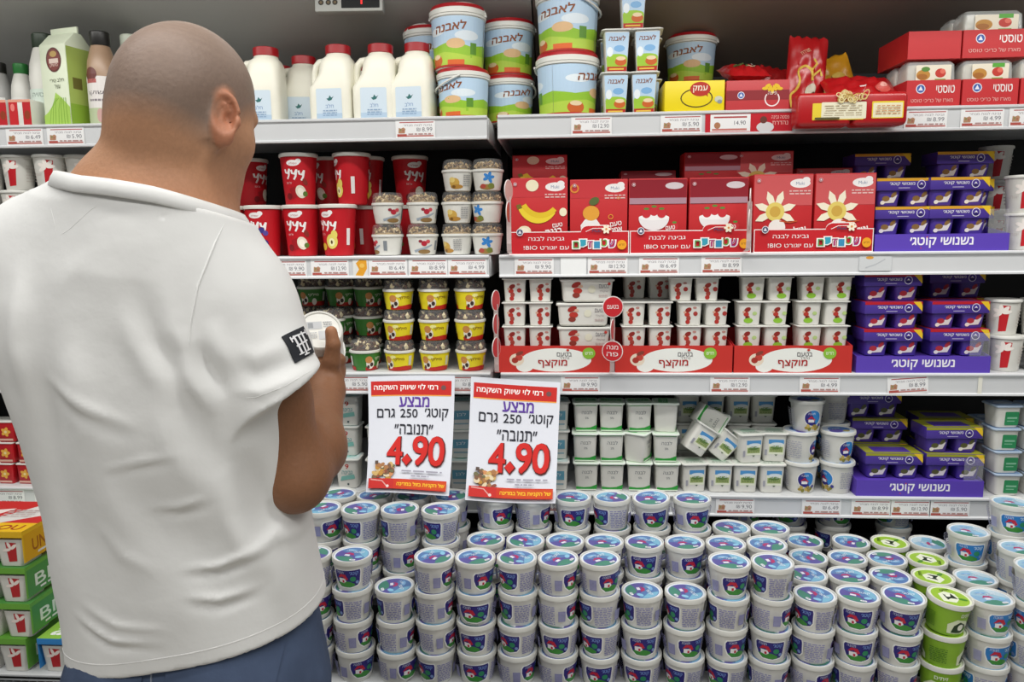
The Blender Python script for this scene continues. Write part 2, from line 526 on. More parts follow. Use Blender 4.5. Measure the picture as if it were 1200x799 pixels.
shelf(4, 'R', XG1, XR, 'lowest white shelf of the right bay above the cottage cheese tubs', [(640, 4, 0), (861, 0, 0), (962, 3, 0), (1020, 1, 0), (1066, 2, 0), (1112, 4, 0), (1197, 6, 0)])
# rail cards: red promotional card on the top rail, blank white slip, orange sticker
def rail_card(name, level, u0, u1, prnt, parent_rail, x0, x1, dy=-0.004):
    X0, X1 = x_at(u0, YF, ZS[level]-0.03), x_at(u1, YF, ZS[level]-0.03)
    p = prnt((X1-X0))
    return link(name, p.build(name, map_front(0.0), None, PAPER_INK), parent_rail, ((X0+X1)/2-(x0+x1)/2, dy, -0.031))
def red_card(w):
    p = Print().rect(-w/2, -0.026, w/2, 0.026, '#c2202e', 0.001)
    p.rect(-w*0.44, -0.021, w*0.02, 0.021, '#efefef'); p.rect(-w*0.40, 0.012, -w*0.02, 0.016, '#b04a4a')
    p.text('14.90', -w*0.10, 0.0, 0.010, '#54545e', hebrew=False); p.rect(-w*0.42, -0.019, -w*0.02, -0.014, '#c77b74'); p.ell(-w*0.36, -0.006, 0.008, 0.008, '#b07a58')
    p.text('פסטה גבינה', w*0.36, 0.012, 0.008, '#f2c8c0', w=w*0.2); p.text('נהדרת', w*0.36, -0.002, 0.009, '#f2c8c0', w=w*0.18)
    p.ell(w*0.19, -0.012, w*0.10, 0.013, '#d8d6d8'); p.ell(w*0.17, 0.006, w*0.04, 0.009, '#6b3d33')
    return p
rail_card('rail_card', 1, 826, 928, red_card, r1r, XG1, XR)

def orange_sticker(w):
    p = Print().rect(-w/2, -0.024, w/2, 0.024, '#e2e2de', 0.003)
    p.poly([(-w*0.35, -0.020), (-w*0.10, -0.004), (-w*0.30, 0.012), (-w*0.05, 0.022), (w*0.40, 0.020), (w*0.42, -0.002), (w*0.15, -0.022)], '#e2a02c')
    return p.ell(w*0.1, 0.006, w*0.16, 0.006, '#edc05a')
rail_card('orange_sticker', 2, 414, 432, orange_sticker, r2l, XL, XG0)
rail_card('blank_slip', 2, 657, 687, lambda w: Print().rect(-w/2, -0.025, w/2, 0.026, '#eef0f0'), r2r, XG1, XR)
rail_card('worn_sticker', 2, 1006, 1044, lambda w: Print().rect(-w*0.5, -0.018, w*0.5, 0.020, '#cfd2d4', 0.004).ell(-w*0.18, 0.016, w*0.12, 0.004, '#d99a3c').line([(-w*0.3, -0.010), (0, -0.002), (w*0.3, 0.012)], 0.003, '#b8bcc0'), r2r, XG1, XR)
rail_card('rail_clip', 3, 1145, 1150, lambda w: Print().rect(-w/2, -0.028, w/2, 0.030, '#e8e6da'), r3r, XG1, XR)
# ================================================================== cottage cheese tubs on the bottom deck
TR = lambda z: 0.0362 + (0.0445-0.0362)*min(max(z/0.068, 0), 1)
def tub_body(name, m):
    return lathe(name, [(0.030, 0.0), (0.0345, 0.0004), (0.0358, 0.002), (0.0366, 0.006), (TR(0.02), 0.02), (TR(0.04), 0.04), (TR(0.06), 0.06), (0.0446, 0.0675), (0.0462, 0.068), (0.0462, 0.0695)], m, 36)
LID_PROF = [(0.0456, 0.0665), (0.0466, 0.0668), (0.0469, 0.069), (0.0469, 0.0765), (0.0464, 0.0785), (0.0452, 0.0790), (0.0440, 0.0784), (0.0434, 0.0762), (0.0430, 0.0752), (0.030, 0.0751), (0.010, 0.0751)]
TUB_H = 0.0752
class Scaled:
    """draws on another print with every shape scaled about a point"""
    def __init__(self, p, cx, cy, kx, ky): self.p, self.c, self.k = p, (cx, cy), (kx, ky)
    def _m(self, x, y): return self.c[0]+(x-self.c[0])*self.k[0], self.c[1]+(y-self.c[1])*self.k[1]
    def poly(self, pts, col): self.p.poly([self._m(x, y) for x, y in pts], col)
    def rect(self, x0, y0, x1, y1, col): self.poly([(x0, y0), (x1, y0), (x1, y1), (x0, y1)], col)
    def ell(self, cx, cy, rx, ry, col): self.p.ell(*self._m(cx, cy), rx*self.k[0], ry*self.k[1], col)
    def text(self, t, cx, cy, h, col, w=None, bold=0.0): self.p.text(t, *self._m(cx, cy), h*self.k[1], col, w=w*self.k[0], bold=bold)
def label_blue(p, cx, navy, sky, hill='#3f8f3a'):
    p = Scaled(p, cx, 0.034, 1.22, 1.26)
    p.poly([(cx-0.024, 0.052), (cx+0.026, 0.054), (cx+0.028, 0.048), (cx+0.027, 0.026), (cx+0.022, 0.019), (cx+0.006, 0.015), (cx-0.014, 0.016), (cx-0.023, 0.024), (cx-0.027, 0.036), (cx-0.027, 0.047)], '#f4f4f2')
    p.poly([(cx-0.022, 0.050), (cx+0.025, 0.052), (cx+0.026, 0.047), (cx+0.025, 0.027), (cx+0.021, 0.021), (cx+0.006, 0.017), (cx-0.013, 0.018), (cx-0.021, 0.025), (cx-0.025, 0.036), (cx-0.025, 0.046)], navy)
    p.poly([(cx-0.021, 0.0255), (cx-0.008, 0.030), (cx+0.006, 0.0285), (cx+0.016, 0.0235), (cx+0.014, 0.0195), (cx+0.004, 0.0175), (cx-0.013, 0.0185)], hill)
    p.poly([(cx-0.016, 0.0270), (cx-0.016, 0.0350), (cx-0.003, 0.0350), (cx-0.001, 0.0290), (cx-0.006, 0.0255)], '#f2eef0')
    p.poly([(cx-0.019, 0.0345), (cx-0.012, 0.0435), (cx-0.002, 0.0425), (cx+0.003, 0.0335), (cx-0.002, 0.0315), (cx-0.008, 0.0385)], '#c0203c')
    p.rect(cx-0.009, 0.0265, cx-0.005, 0.0315, '#c0203c')
    p.text('תנובה', cx-0.012, 0.0465, 0.0042, '#d9ddf2', w=0.014)
    p.text('קוטג׳', cx+0.014, 0.0445, 0.008, sky, w=0.016, bold=0.02)
    p.ell(cx+0.012, 0.034, 0.0055, 0.0050, '#2f8d62'); p.ell(cx+0.020, 0.0275, 0.0032, 0.0032, '#7f9ad0')
def small_print(p, cx, w, rnd, col='#8a8ab4'):
    p.lines(cx-w/2, 0.010, cx+w/2, 0.058, 10, col, 0.55, rnd=rnd)
def body_print(navy, sky, txt='#9494b8', seed=1):
    rnd = random.Random(seed); p = Print()
    L = 2*PI*0.041
    for c in (0.0, L/2):
        label_blue(p, c, navy, sky)
        small_print(p, c+0.054, 0.036, rnd, txt)
        p.rect(c+0.079, 0.020, c+0.093, 0.046, txt); 
        for k in range(8): p.rect(c+0.0805, 0.023+k*0.0027, c+0.0915, 0.0241+k*0.0027, '#a9a9cc')
    return p.build('label', map_round(TR, 0.041), 0.006)
def lid_print_blue(a, b, c):
    p = Print().ell(0, 0, 0.0425, 0.0425, '#dfe6ee', n=36).ell(0, 0, 0.0385, 0.0385, a, n=36)
    p.poly([(0.038*math.cos(t), 0.038*math.sin(t)) for t in np.linspace(R(150), R(330), 16)], b)
    p.poly([(0.037*math.cos(t), 0.037*math.sin(t)) for t in np.linspace(R(205), R(300), 12)] + [(0.004, -0.014), (-0.012, -0.010)], '#4d8a78')
    p.poly([(0.037*math.cos(t), 0.037*math.sin(t)) for t in np.linspace(R(-20), R(70), 12)] + [(0.014, 0.010)], c)
    p.ell(-0.010, -0.002, 0.014, 0.010, b, rot=0.4)
    p.poly([(-0.020, 0.000), (-0.010, 0.010), (0.002, 0.006), (0.006, -0.004), (-0.002, -0.003), (-0.009, 0.003)], '#b03a6c')
    p.poly([(-0.017, -0.008), (-0.016, -0.001), (-0.004, -0.002), (-0.004, -0.010)], '#e6e4ee')
    p.text('קוטג׳', 0.012, 0.012, 0.010, '#dfeaf6', w=0.026, rot=0.1, bold=0.02)
    p.ell(0.020, -0.012, 0.009, 0.006, '#8fc6e4', rot=0.5); p.ell(-0.006, 0.022, 0.012, 0.005, '#86b4dc', rot=-0.2)
    p.text('תנובה', -0.012, 0.018, 0.005, '#e8eef8', w=0.016, rot=0.2)
    p.rect(0.004, -0.033, 0.018, -0.026, '#eef0f4', 0.003); p.text('5%', 0.011, -0.0295, 0.005, '#2c3f86', hebrew=False)
    return p.build('lid_print', map_top(0.0752), None)
LIDM = mat('white_lid_plastic', '#e0e0da', 0.33, noise=0.02)
GREENP = mat('lime_green_plastic', '#8bb82e', 0.35, noise=0.04)
def tub_proto(kind):
    def fn():
        t = thing('cottage_cheese_tub', None, None)
        if kind == 'green':
            b = link('tub_body', tub_body('tub_body', GREENP), t)
            p = Print(); L = 2*PI*0.041; rnd = random.Random(4)
            for c in (0.0, L/2):
                p.poly([(c-0.028, 0.008), (c-0.030, 0.030), (c-0.012, 0.044), (c+0.012, 0.040), (c+0.030, 0.022), (c+0.028, 0.008)], '#dfe8c6')
                p.poly([(c-0.020, 0.010), (c-0.016, 0.028), (c-0.004, 0.038), (c+0.012, 0.030), (c+0.016, 0.016), (c+0.004, 0.010)], '#1f3a1c')
                p.ell(c, 0.024, 0.007, 0.008, '#f0f2e2'); p.ell(c+0.014, 0.018, 0.007, 0.004, '#5f9a2a', rot=0.4)
                p.text('זיתים', c+0.005, 0.054, 0.008, '#f3f6e6', w=0.024, bold=0.02)
                p.lines(c+0.042, 0.014, c+0.075, 0.052, 8, '#4f7d22', 0.5, rnd=rnd)
            link('label', p.build('label', map_round(TR, 0.041), 0.006), b)
        elif kind == 'sky':
            b = link('tub_body', tub_body('tub_body', WHITE), t)
            link('label', body_print('#2a7cc4', '#cfe6f8', '#a8a8c4', 9), b)
        else:
            b = link('tub_body', tub_body('tub_body', WHITE), t)
            link('label', body_print('#2b2478', '#7f9ee0', '#9292bb', 2), b)
        l = link('lid', lathe('lid', LID_PROF, LIDM, 40), t)
        if kind == 'green':
            p = Print().ell(0, 0, 0.0425, 0.0425, '#e3ead0', n=36).ell(0, 0, 0.0385, 0.0385, '#9cc43a', n=36)
            p.poly([(-0.030, -0.012), (-0.018, 0.016), (0.004, 0.022), (0.020, 0.008), (0.014, -0.012), (-0.006, -0.024)], '#e9efd8')
            p.poly([(-0.016, -0.010), (-0.008, 0.014), (0.000, 0.000), (0.012, 0.012), (0.010, -0.012), (-0.004, -0.006)], '#20301c')
            p.ell(-0.002, 0.004, 0.006, 0.004, '#f4f6ea'); p.ell(0.020, -0.016, 0.010, 0.005, '#4f8a28', rot=-0.5)
            p.text('זיתים', 0.010, 0.026, 0.007, '#2f4a1c', w=0.024, bold=0.02)
            me = p.build('lid_print', map_top(0.0752), None)
        elif kind == 'sky': me = lid_print_blue('#9cc2d8', '#8ab2d2', '#c2d8e4')
        else: me = lid_print_blue('#5c80b4', '#5f5a9e', '#7fb6d2')
        link('lid_print', me, l)
        return t
    return fn
for k in ('blue', 'green', 'sky'): PROTO['tub_'+k] = tub_proto(k)
T0 = -0.735
def TL(n): return T0 + n*TUB_H
rt = random.Random(11)
KW = {'blue': 'white cottage cheese tub with navy label', 'green': 'lime green cottage cheese tub with olive print', 'sky': 'white cottage cheese tub with sky-blue label'}
ROWS = {}
def stack(row, Y, x, top, ncup, kind='blue', kinds=None, rots=None, tilt=None):
    ROWS.setdefault(row, []).append((x, Y, top, ncup, kind, rots, tilt))
A, B, Cc, D, Ee = 1.64, 1.74, 1.84, 1.942, 2.075
# front row: (x, level of the top)
for i, (x, l, k, rots, tl) in enumerate([(-0.583, 0, 'blue', (150, 60, 100, 20), None), (-0.487, 0, 'blue', (-5, -60, 70, 40), None), (-0.388, -1, 'blue', (-70, 90, -120), None), (-0.293, 0, 'blue', (75, 85, -100, -40), None), (-0.197, 0, 'blue', (45, 180, -10, 0), None), (-0.10, 0, 'blue', (-40, -60, -35, 60), None),
        (-0.005, 0, 'blue', (60, 70, -10, 60), None), (0.090, 0, 'blue', (38, 110, -40, -5), None), (0.187, -1, 'blue', (-75, 0, -20), None), (0.283, -1, 'blue', (-70, 18, -50), None), (0.380, 0, 'blue', (12, -90, 28, -50), None), (0.477, 0, 'blue', (-75, 60, -15, 70), None),
        (0.573, -1, 'blue', (-65, 90, 40), None), (0.668, -1, 'blue', (-20, -10, 75), None), (0.763, -1, 'blue', (-15, 5, 60), (3, 2)), (0.859, -1, 'green', (20, 60, 150), (5, 4)), (0.956, -1, 'sky', (15, 10, 80), None), (1.052, 0, 'sky', (20, -60, 70, 10), None), (1.150, 0, 'sky', (40, 100, 0, 30), None)]):
    stack('front', A, x, l, 4+l, k, rots=rots, tilt=tl)
for x, l, k in [(-0.585, 1, 'blue'), (-0.490, 1, 'blue'), (-0.393, 1, 'blue'), (-0.293, 1, 'blue'), (-0.183, 0, 'blue'), (-0.086, 0, 'blue'), (0.010, 0, 'blue'), (0.106, 0, 'blue'), (0.202, 0, 'blue'), (0.298, 0, 'blue'), (0.394, 0, 'blue'), (0.491, 0, 'blue'), (0.588, -1, 'blue'), (0.684, -1, 'blue'), (0.781, -1, 'blue'), (0.878, -1, 'green'), (0.974, -1, 'sky'), (1.072, 0, 'sky'), (1.170, 1, 'sky')]:
    rots = {(-0.585): (-120, 20, 10), (-0.49): (-30, 80, 0), (-0.393): (110, 60, 0), (-0.293): (-35, 150, 20), (0.202): (-10, 90), (0.298): (25, 150), (1.072): (15, 80)}.get(x)
    stack('second', B, x, l, l+2, k, rots=rots)
for x, l, k in [(-0.575, 1, 'blue'), (-0.478, 1, 'blue'), (-0.380, 1, 'blue'), (-0.280, 1, 'blue'), (-0.165, 1, 'blue'), (-0.068, 1, 'blue'), (0.031, 1, 'blue'), (0.131, 1, 'blue'), (0.232, 1, 'blue'), (0.331, 1, 'blue'), (0.428, 0, 'blue'), (0.525, 0, 'blue'), (0.622, -1, 'blue'), (0.718, -1, 'blue'), (0.814, -1, 'blue'), (0.910, -1, 'green'), (1.006, 0, 'sky'), (1.104, 1, 'sky')]:
    rots = {(-0.165): (35, 0, 0), (-0.068): (70, 20, 10), (0.031): (0, 100, 0), (0.131): (120, 90, 0), (0.232): (5, 60, 0), (0.331): (15, 90, 0), (1.006): (-20, 40), (1.104): (-15, 60, 0)}.get(x)
    stack('third', Cc, x, l, l+2, k, rots=rots, tilt=(5, -4) if x == 0.232 else None)
for x, l, k in [(0.445, -1, 'blue'), (0.545, -1, 'blue'), (0.645, -1, 'blue'), (0.765, -1, 'blue'), (0.865, -1, 'green'), (0.962, -1, 'sky'), (1.06, -1, 'sky')]:
    stack('fourth', D, x, l, l+2, k)
for x, l, k in [(0.52, 0, 'blue'), (0.645, 0, 'blue'), (0.765, 0, 'blue'), (0.93, 0, 'sky')]:
    stack('fifth', Ee, x, l, l+2, k)
ROWN = {'front': 'front row', 'second': 'second row', 'third': 'third row', 'fourth': 'fourth row', 'fifth': 'row under shelf'}
for row, L in ROWS.items():
    L.sort()
    for si, (x, Y, top, n, kind, rots, tilt) in enumerate(L):
        for i in range(n):
            z = CAMZ + TL(top) - TUB_H*(i+1)
            rz = R(rots[i]) if rots and i < len(rots) else R(rt.choice((-75, -35, -10, 15, 45, 70, 110, 150, 200, 250)))
            jx, jy = rt.uniform(-0.0008, 0.0008), rt.uniform(-0.002, 0.002)
            rot = (R(rt.uniform(-0.8, 0.8)), R(rt.uniform(-0.8, 0.8)), rz); dz = 0
            if tilt and i == 0: rot = (R(tilt[0]), R(tilt[1]), rz); dz = 0.0035
            lab = '%s, %s in %s stack of %s' % (KW[kind], level_word(i, n), ORD[si+1] if row != 'front' else ORD[si+1], ROWN[row])
            if row == 'front': lab = '%s, %s in front-row stack, %s from the jeans' % (KW[kind], level_word(i, n), ORD[si+1])
            place('tub_'+kind, (x+jx, Y+jy, z+dz), rot, lab, 'tub', 'cottage cheese tubs on the bottom deck')
# ================================================================== packaged goods: prototypes
def zz(level, off=0.0): return CAMZ+ZS[level]+off
def P(u, level, Y, off=0.0, zmid=0.04):
    return (x_at(u, Y, ZS[level]+off+zmid), Y, CAMZ+ZS[level]+off)
def lumps(name, r, z0, h, cols, n, seed, size=0.008):
    """loose topping: many small chunks lying in a disc, one mesh"""
    rnd = random.Random(seed); V = []; F = []; CC = []
    # bed
    k0 = len(V); seg = 20
    V += [(r*math.cos(2*PI*k/seg), r*math.sin(2*PI*k/seg), z0) for k in range(seg)] + [(0, 0, z0+h*0.55)]
    for k in range(seg): F.append((k0+k, k0+(k+1) % seg, k0+seg)); CC.append(lin(cols[0]))
    for _ in range(n):
        a = rnd.uniform(0, 2*PI); q = r*math.sqrt(rnd.random())*0.92
        c = Vector((q*math.cos(a), q*math.sin(a), z0+h*(0.25+0.75*rnd.random())*(1-0.45*(q/r)**2)))
        s = size*rnd.uniform(0.5, 1.0); col = lin(rnd.choice(cols))
        e = Euler((rnd.uniform(0, 6), rnd.uniform(0, 6), rnd.uniform(0, 6))).to_matrix()
        k0 = len(V)
        for d in ((1, 0, 0), (-1, 0, 0), (0, 0.7, 0), (0, -0.7, 0), (0, 0, 0.6), (0, 0, -0.6)): V.append(c + e @ (Vector(d)*s))
        for t in ((0, 2, 4), (2, 1, 4), (1, 3, 4), (3, 0, 4), (2, 0, 5), (1, 2, 5), (3, 1, 5), (0, 3, 5)):
            F.append(tuple(k0+i for i in t)); CC.append(col)
    return mesh_from(name, V, F, INK, None, CC)

# ---- big red yogurt cup
RY = lambda z: 0.0385 + 0.0105*z/0.132
REDP = mat('red_cup_plastic', '#c01824', 0.33, noise=0.04)
FOIL = mat('foil_lid', '#d9d9dc', 0.25, metal=0.35, noise=0.03)
def yog(kind):
    def fn():
        t = thing('yogurt_cup', None, None)
        b = link('cup_body', lathe('cup_body', [(0.033, 0.0), (0.0375, 0.0006), (0.0385, 0.003), (RY(0.03), 0.03), (RY(0.08), 0.08), (RY(0.128), 0.128), (0.0495, 0.131)], REDP, 36), t)
        l = link('lid', lathe('lid', [(0.0495, 0.129), (0.0525, 0.1295), (0.053, 0.133), (0.0525, 0.1375), (0.050, 0.1395), (0.047, 0.1388), (0.044, 0.1372), (0.015, 0.1372)], WHITE, 36), t)
        p = Print(); L = 2*PI*0.044; p.rect(-L/4, 0.003, L*0.75, 0.127, '#c01824')
        for c in (0, L/2):
            p.ell(c-0.004, 0.112, 0.017, 0.008, '#f2efee'); p.ell(c+0.010, 0.117, 0.007, 0.006, '#f2efee'); p.text('יופלה', c-0.004, 0.111, 0.0055, '#b02030', w=0.020)
            for k in range(3):
                x = c-0.020+k*0.019; y = 0.083-0.002*k
                p.line([(x-0.008, y+0.013), (x-0.006, y+0.004), (x, y+0.002), (x+0.006, y+0.013)], 0.0055, '#f4f1f0')
                p.line([(x+0.006, y+0.014), (x+0.003, y-0.004), (x-0.002, y-0.013)], 0.005, '#f4f1f0')
            p.text('של תות', c-0.018, 0.060, 0.006, '#eec8c8', w=0.016)
            if kind == 'pear':
                p.ell(c+0.010, 0.040, 0.017, 0.020, '#e6d66a'); p.ell(c+0.018, 0.058, 0.009, 0.012, '#e6d66a'); p.ell(c+0.010, 0.038, 0.009, 0.011, '#f5eeb8'); p.ell(c+0.010, 0.038, 0.003, 0.005, '#5a4220')
                p.ell(c-0.020, 0.026, 0.012, 0.010, '#d9b53c'); p.rect(c+0.052, 0.03, c+0.062, 0.075, '#ece6e4')
            elif kind == 'berry':
                for dx, dy, q, cl in ((0.012, 0.072, 0.008, '#3c3a86'), (0.022, 0.064, 0.007, '#5a4a9a'), (0.000, 0.032, 0.014, '#c9566a'), (0.018, 0.036, 0.011, '#2f2a78'), (0.020, 0.024, 0.009, '#43398c'), (-0.018, 0.030, 0.010, '#a33a52')): p.ell(c+dx, dy, q, q, cl)
                p.ell(c, 0.032, 0.007, 0.008, '#e8a0a8')
            else:
                p.poly([(c-0.018, 0.044), (c-0.002, 0.050), (c+0.010, 0.042), (c+0.004, 0.022), (c-0.010, 0.016)], '#a01a22'); p.ell(c+0.014, 0.036, 0.014, 0.018, '#e9dfcc', rot=0.4)
                p.ell(c+0.014, 0.036, 0.008, 0.011, '#f6f1e2', rot=0.4); p.ell(c+0.026, 0.062, 0.006, 0.010, '#8c3028', rot=0.5); p.ell(c-0.020, 0.024, 0.009, 0.009, '#7c161c'); p.ell(c+0.026, 0.030, 0.007, 0.007, '#5d7a34')
        link('label', p.build('label', map_round(RY, 0.044), 0.007), b)
        return t
    return fn
for k in ('pear', 'berry', 'strawberry'): PROTO['yog_'+k] = yog(k)

# ---- small round cup with a clear dome full of topping
def DR(z):
    q = min(max(z/0.054, 0), 1); return 0.0325 + 0.0085*q**0.7
def dome_cup(kind):
    cfg = {'blue': ('#eceae6', 'granola'), 'red': ('#eceae6', 'granola'), 'oat': ('#eceae6', 'granola'), 'yellow': ('#eedd28', 'choc'), 'green': ('#3f7d35', 'choc')}[kind]
    def fn():
        t = thing('dessert_cup', None, None)
        m = WHITE if cfg[1] == 'granola' else mat('cup_'+kind, cfg[0], 0.35, noise=0.03)
        b = link('cup_body', lathe('cup_body', [(0.026, 0.0), (0.0305, 0.0008), (0.0325, 0.004), (DR(0.015), 0.015), (DR(0.03), 0.03), (DR(0.052), 0.052)], m, 32), t)
        link('rim', lathe('rim', [(0.0410, 0.050), (0.0434, 0.0505), (0.0438, 0.053), (0.0434, 0.0565), (0.041, 0.0572)], LIDM, 32, close_bottom=False), t)
        if cfg[1] == 'granola': tp = lumps('topping', 0.0385, 0.0575, 0.022, ['#a58a5c', '#c4a878', '#8a6d42', '#d8c49a', '#7a5a34'], 150, 3, 0.0065)
        else: tp = lumps('topping', 0.0385, 0.0575, 0.022, ['#47291c', '#3a2016', '#553524', '#e2d4ae', '#5a3a28', '#ddcca0', '#42261a'], 70, 8, 0.0105)
        o = link('topping', tp, t); o['kind'] = 'stuff'
        link('dome_lid', lathe('dome_lid', [(0.0425, 0.0574), (0.0415, 0.059), (0.0405, 0.074), (0.0385, 0.081), (0.035, 0.0838), (0.030, 0.0842), (0.010, 0.0842)], CLEAR, 28, close_bottom=False), t)
        p = Print(); L = 2*PI*0.038; rnd = random.Random(len(kind)); p.rect(-L/4, 0.002, L*0.75, 0.0495, cfg[0] if kind in ('yellow', 'green') else '#dddcd5')
        for c in (0, L/2):
            if kind == 'blue':
                for a in (10, 75, 140, 200, 300): p.ell(c+0.003+0.008*math.cos(R(a)), 0.034+0.008*math.sin(R(a)), 0.0075, 0.0042, '#3a86d0', rot=R(a))
                p.ell(c-0.002, 0.010, 0.022, 0.007, '#9a7a3e'); p.ell(c+0.010, 0.013, 0.009, 0.007, '#77823a'); p.ell(c-0.013, 0.012, 0.008, 0.006, '#b04a3e')
            elif kind == 'red':
                p.ell(c+0.004, 0.032, 0.008, 0.007, '#b3283a'); p.ell(c+0.014, 0.037, 0.006, 0.005, '#c84a52'); p.ell(c-0.006, 0.038, 0.005, 0.004, '#8d2a38')
                p.poly([(c-0.026, 0.014), (c+0.004, 0.022), (c+0.026, 0.030), (c+0.026, 0.026), (c+0.006, 0.016), (c-0.024, 0.008)], '#9aa6b2'); p.ell(c+0.004, 0.010, 0.018, 0.006, '#8d6f42'); p.rect(c+0.036, 0.014, c+0.046, 0.040, '#80868c')
            elif kind == 'oat':
                p.ell(c-0.010, 0.022, 0.014, 0.013, '#caa24c'); p.ell(c-0.016, 0.030, 0.008, 0.007, '#e2c878'); p.ell(c-0.004, 0.012, 0.018, 0.006, '#b5853a'); p.ell(c-0.012, 0.012, 0.005, 0.004, '#7a5520'); p.lines(c+0.014, 0.012, c+0.036, 0.044, 6, '#a6a6a6', 0.5, rnd=rnd)
            else:
                y, r2 = ('#f2e63a', '#c3281f') if kind == 'yellow' else ('#4b8f3d', '#b32a24')
                p.poly([(c-0.030, 0.0015), (c+0.058, 0.0015), (c+0.058, 0.012), (c+0.030, 0.015), (c+0.004, 0.012), (c-0.030, 0.011)], r2)
                p.ell(c-0.016, 0.020, 0.012, 0.014, '#ece6da'); p.ell(c-0.020, 0.032, 0.010, 0.010, '#c98a4c'); p.ell(c-0.012, 0.018, 0.005, 0.006, '#3d2c28'); p.ell(c-0.022, 0.012, 0.004, 0.005, '#4a342e')
                p.ell(c+0.014, 0.014, 0.007, 0.010, '#f0ece0') if kind == 'green' else p.ell(c-0.004, 0.040, 0.008, 0.005, '#f4ef9a')
                p.text('מילקי', c+0.012, 0.034, 0.010, '#7c4a1e' if kind == 'yellow' else '#e8ecd8', w=0.028, bold=0.02)
                p.rect(c+0.040, 0.016, c+0.050, 0.042, '#d8d8d4')
        link('label', p.build('label', map_round(DR, 0.038), 0.006), b)
        return t
    return fn
for k in ('blue', 'red', 'oat', 'yellow', 'green'): PROTO['dome_'+k] = dome_cup(k)
DOME_H = 0.0845

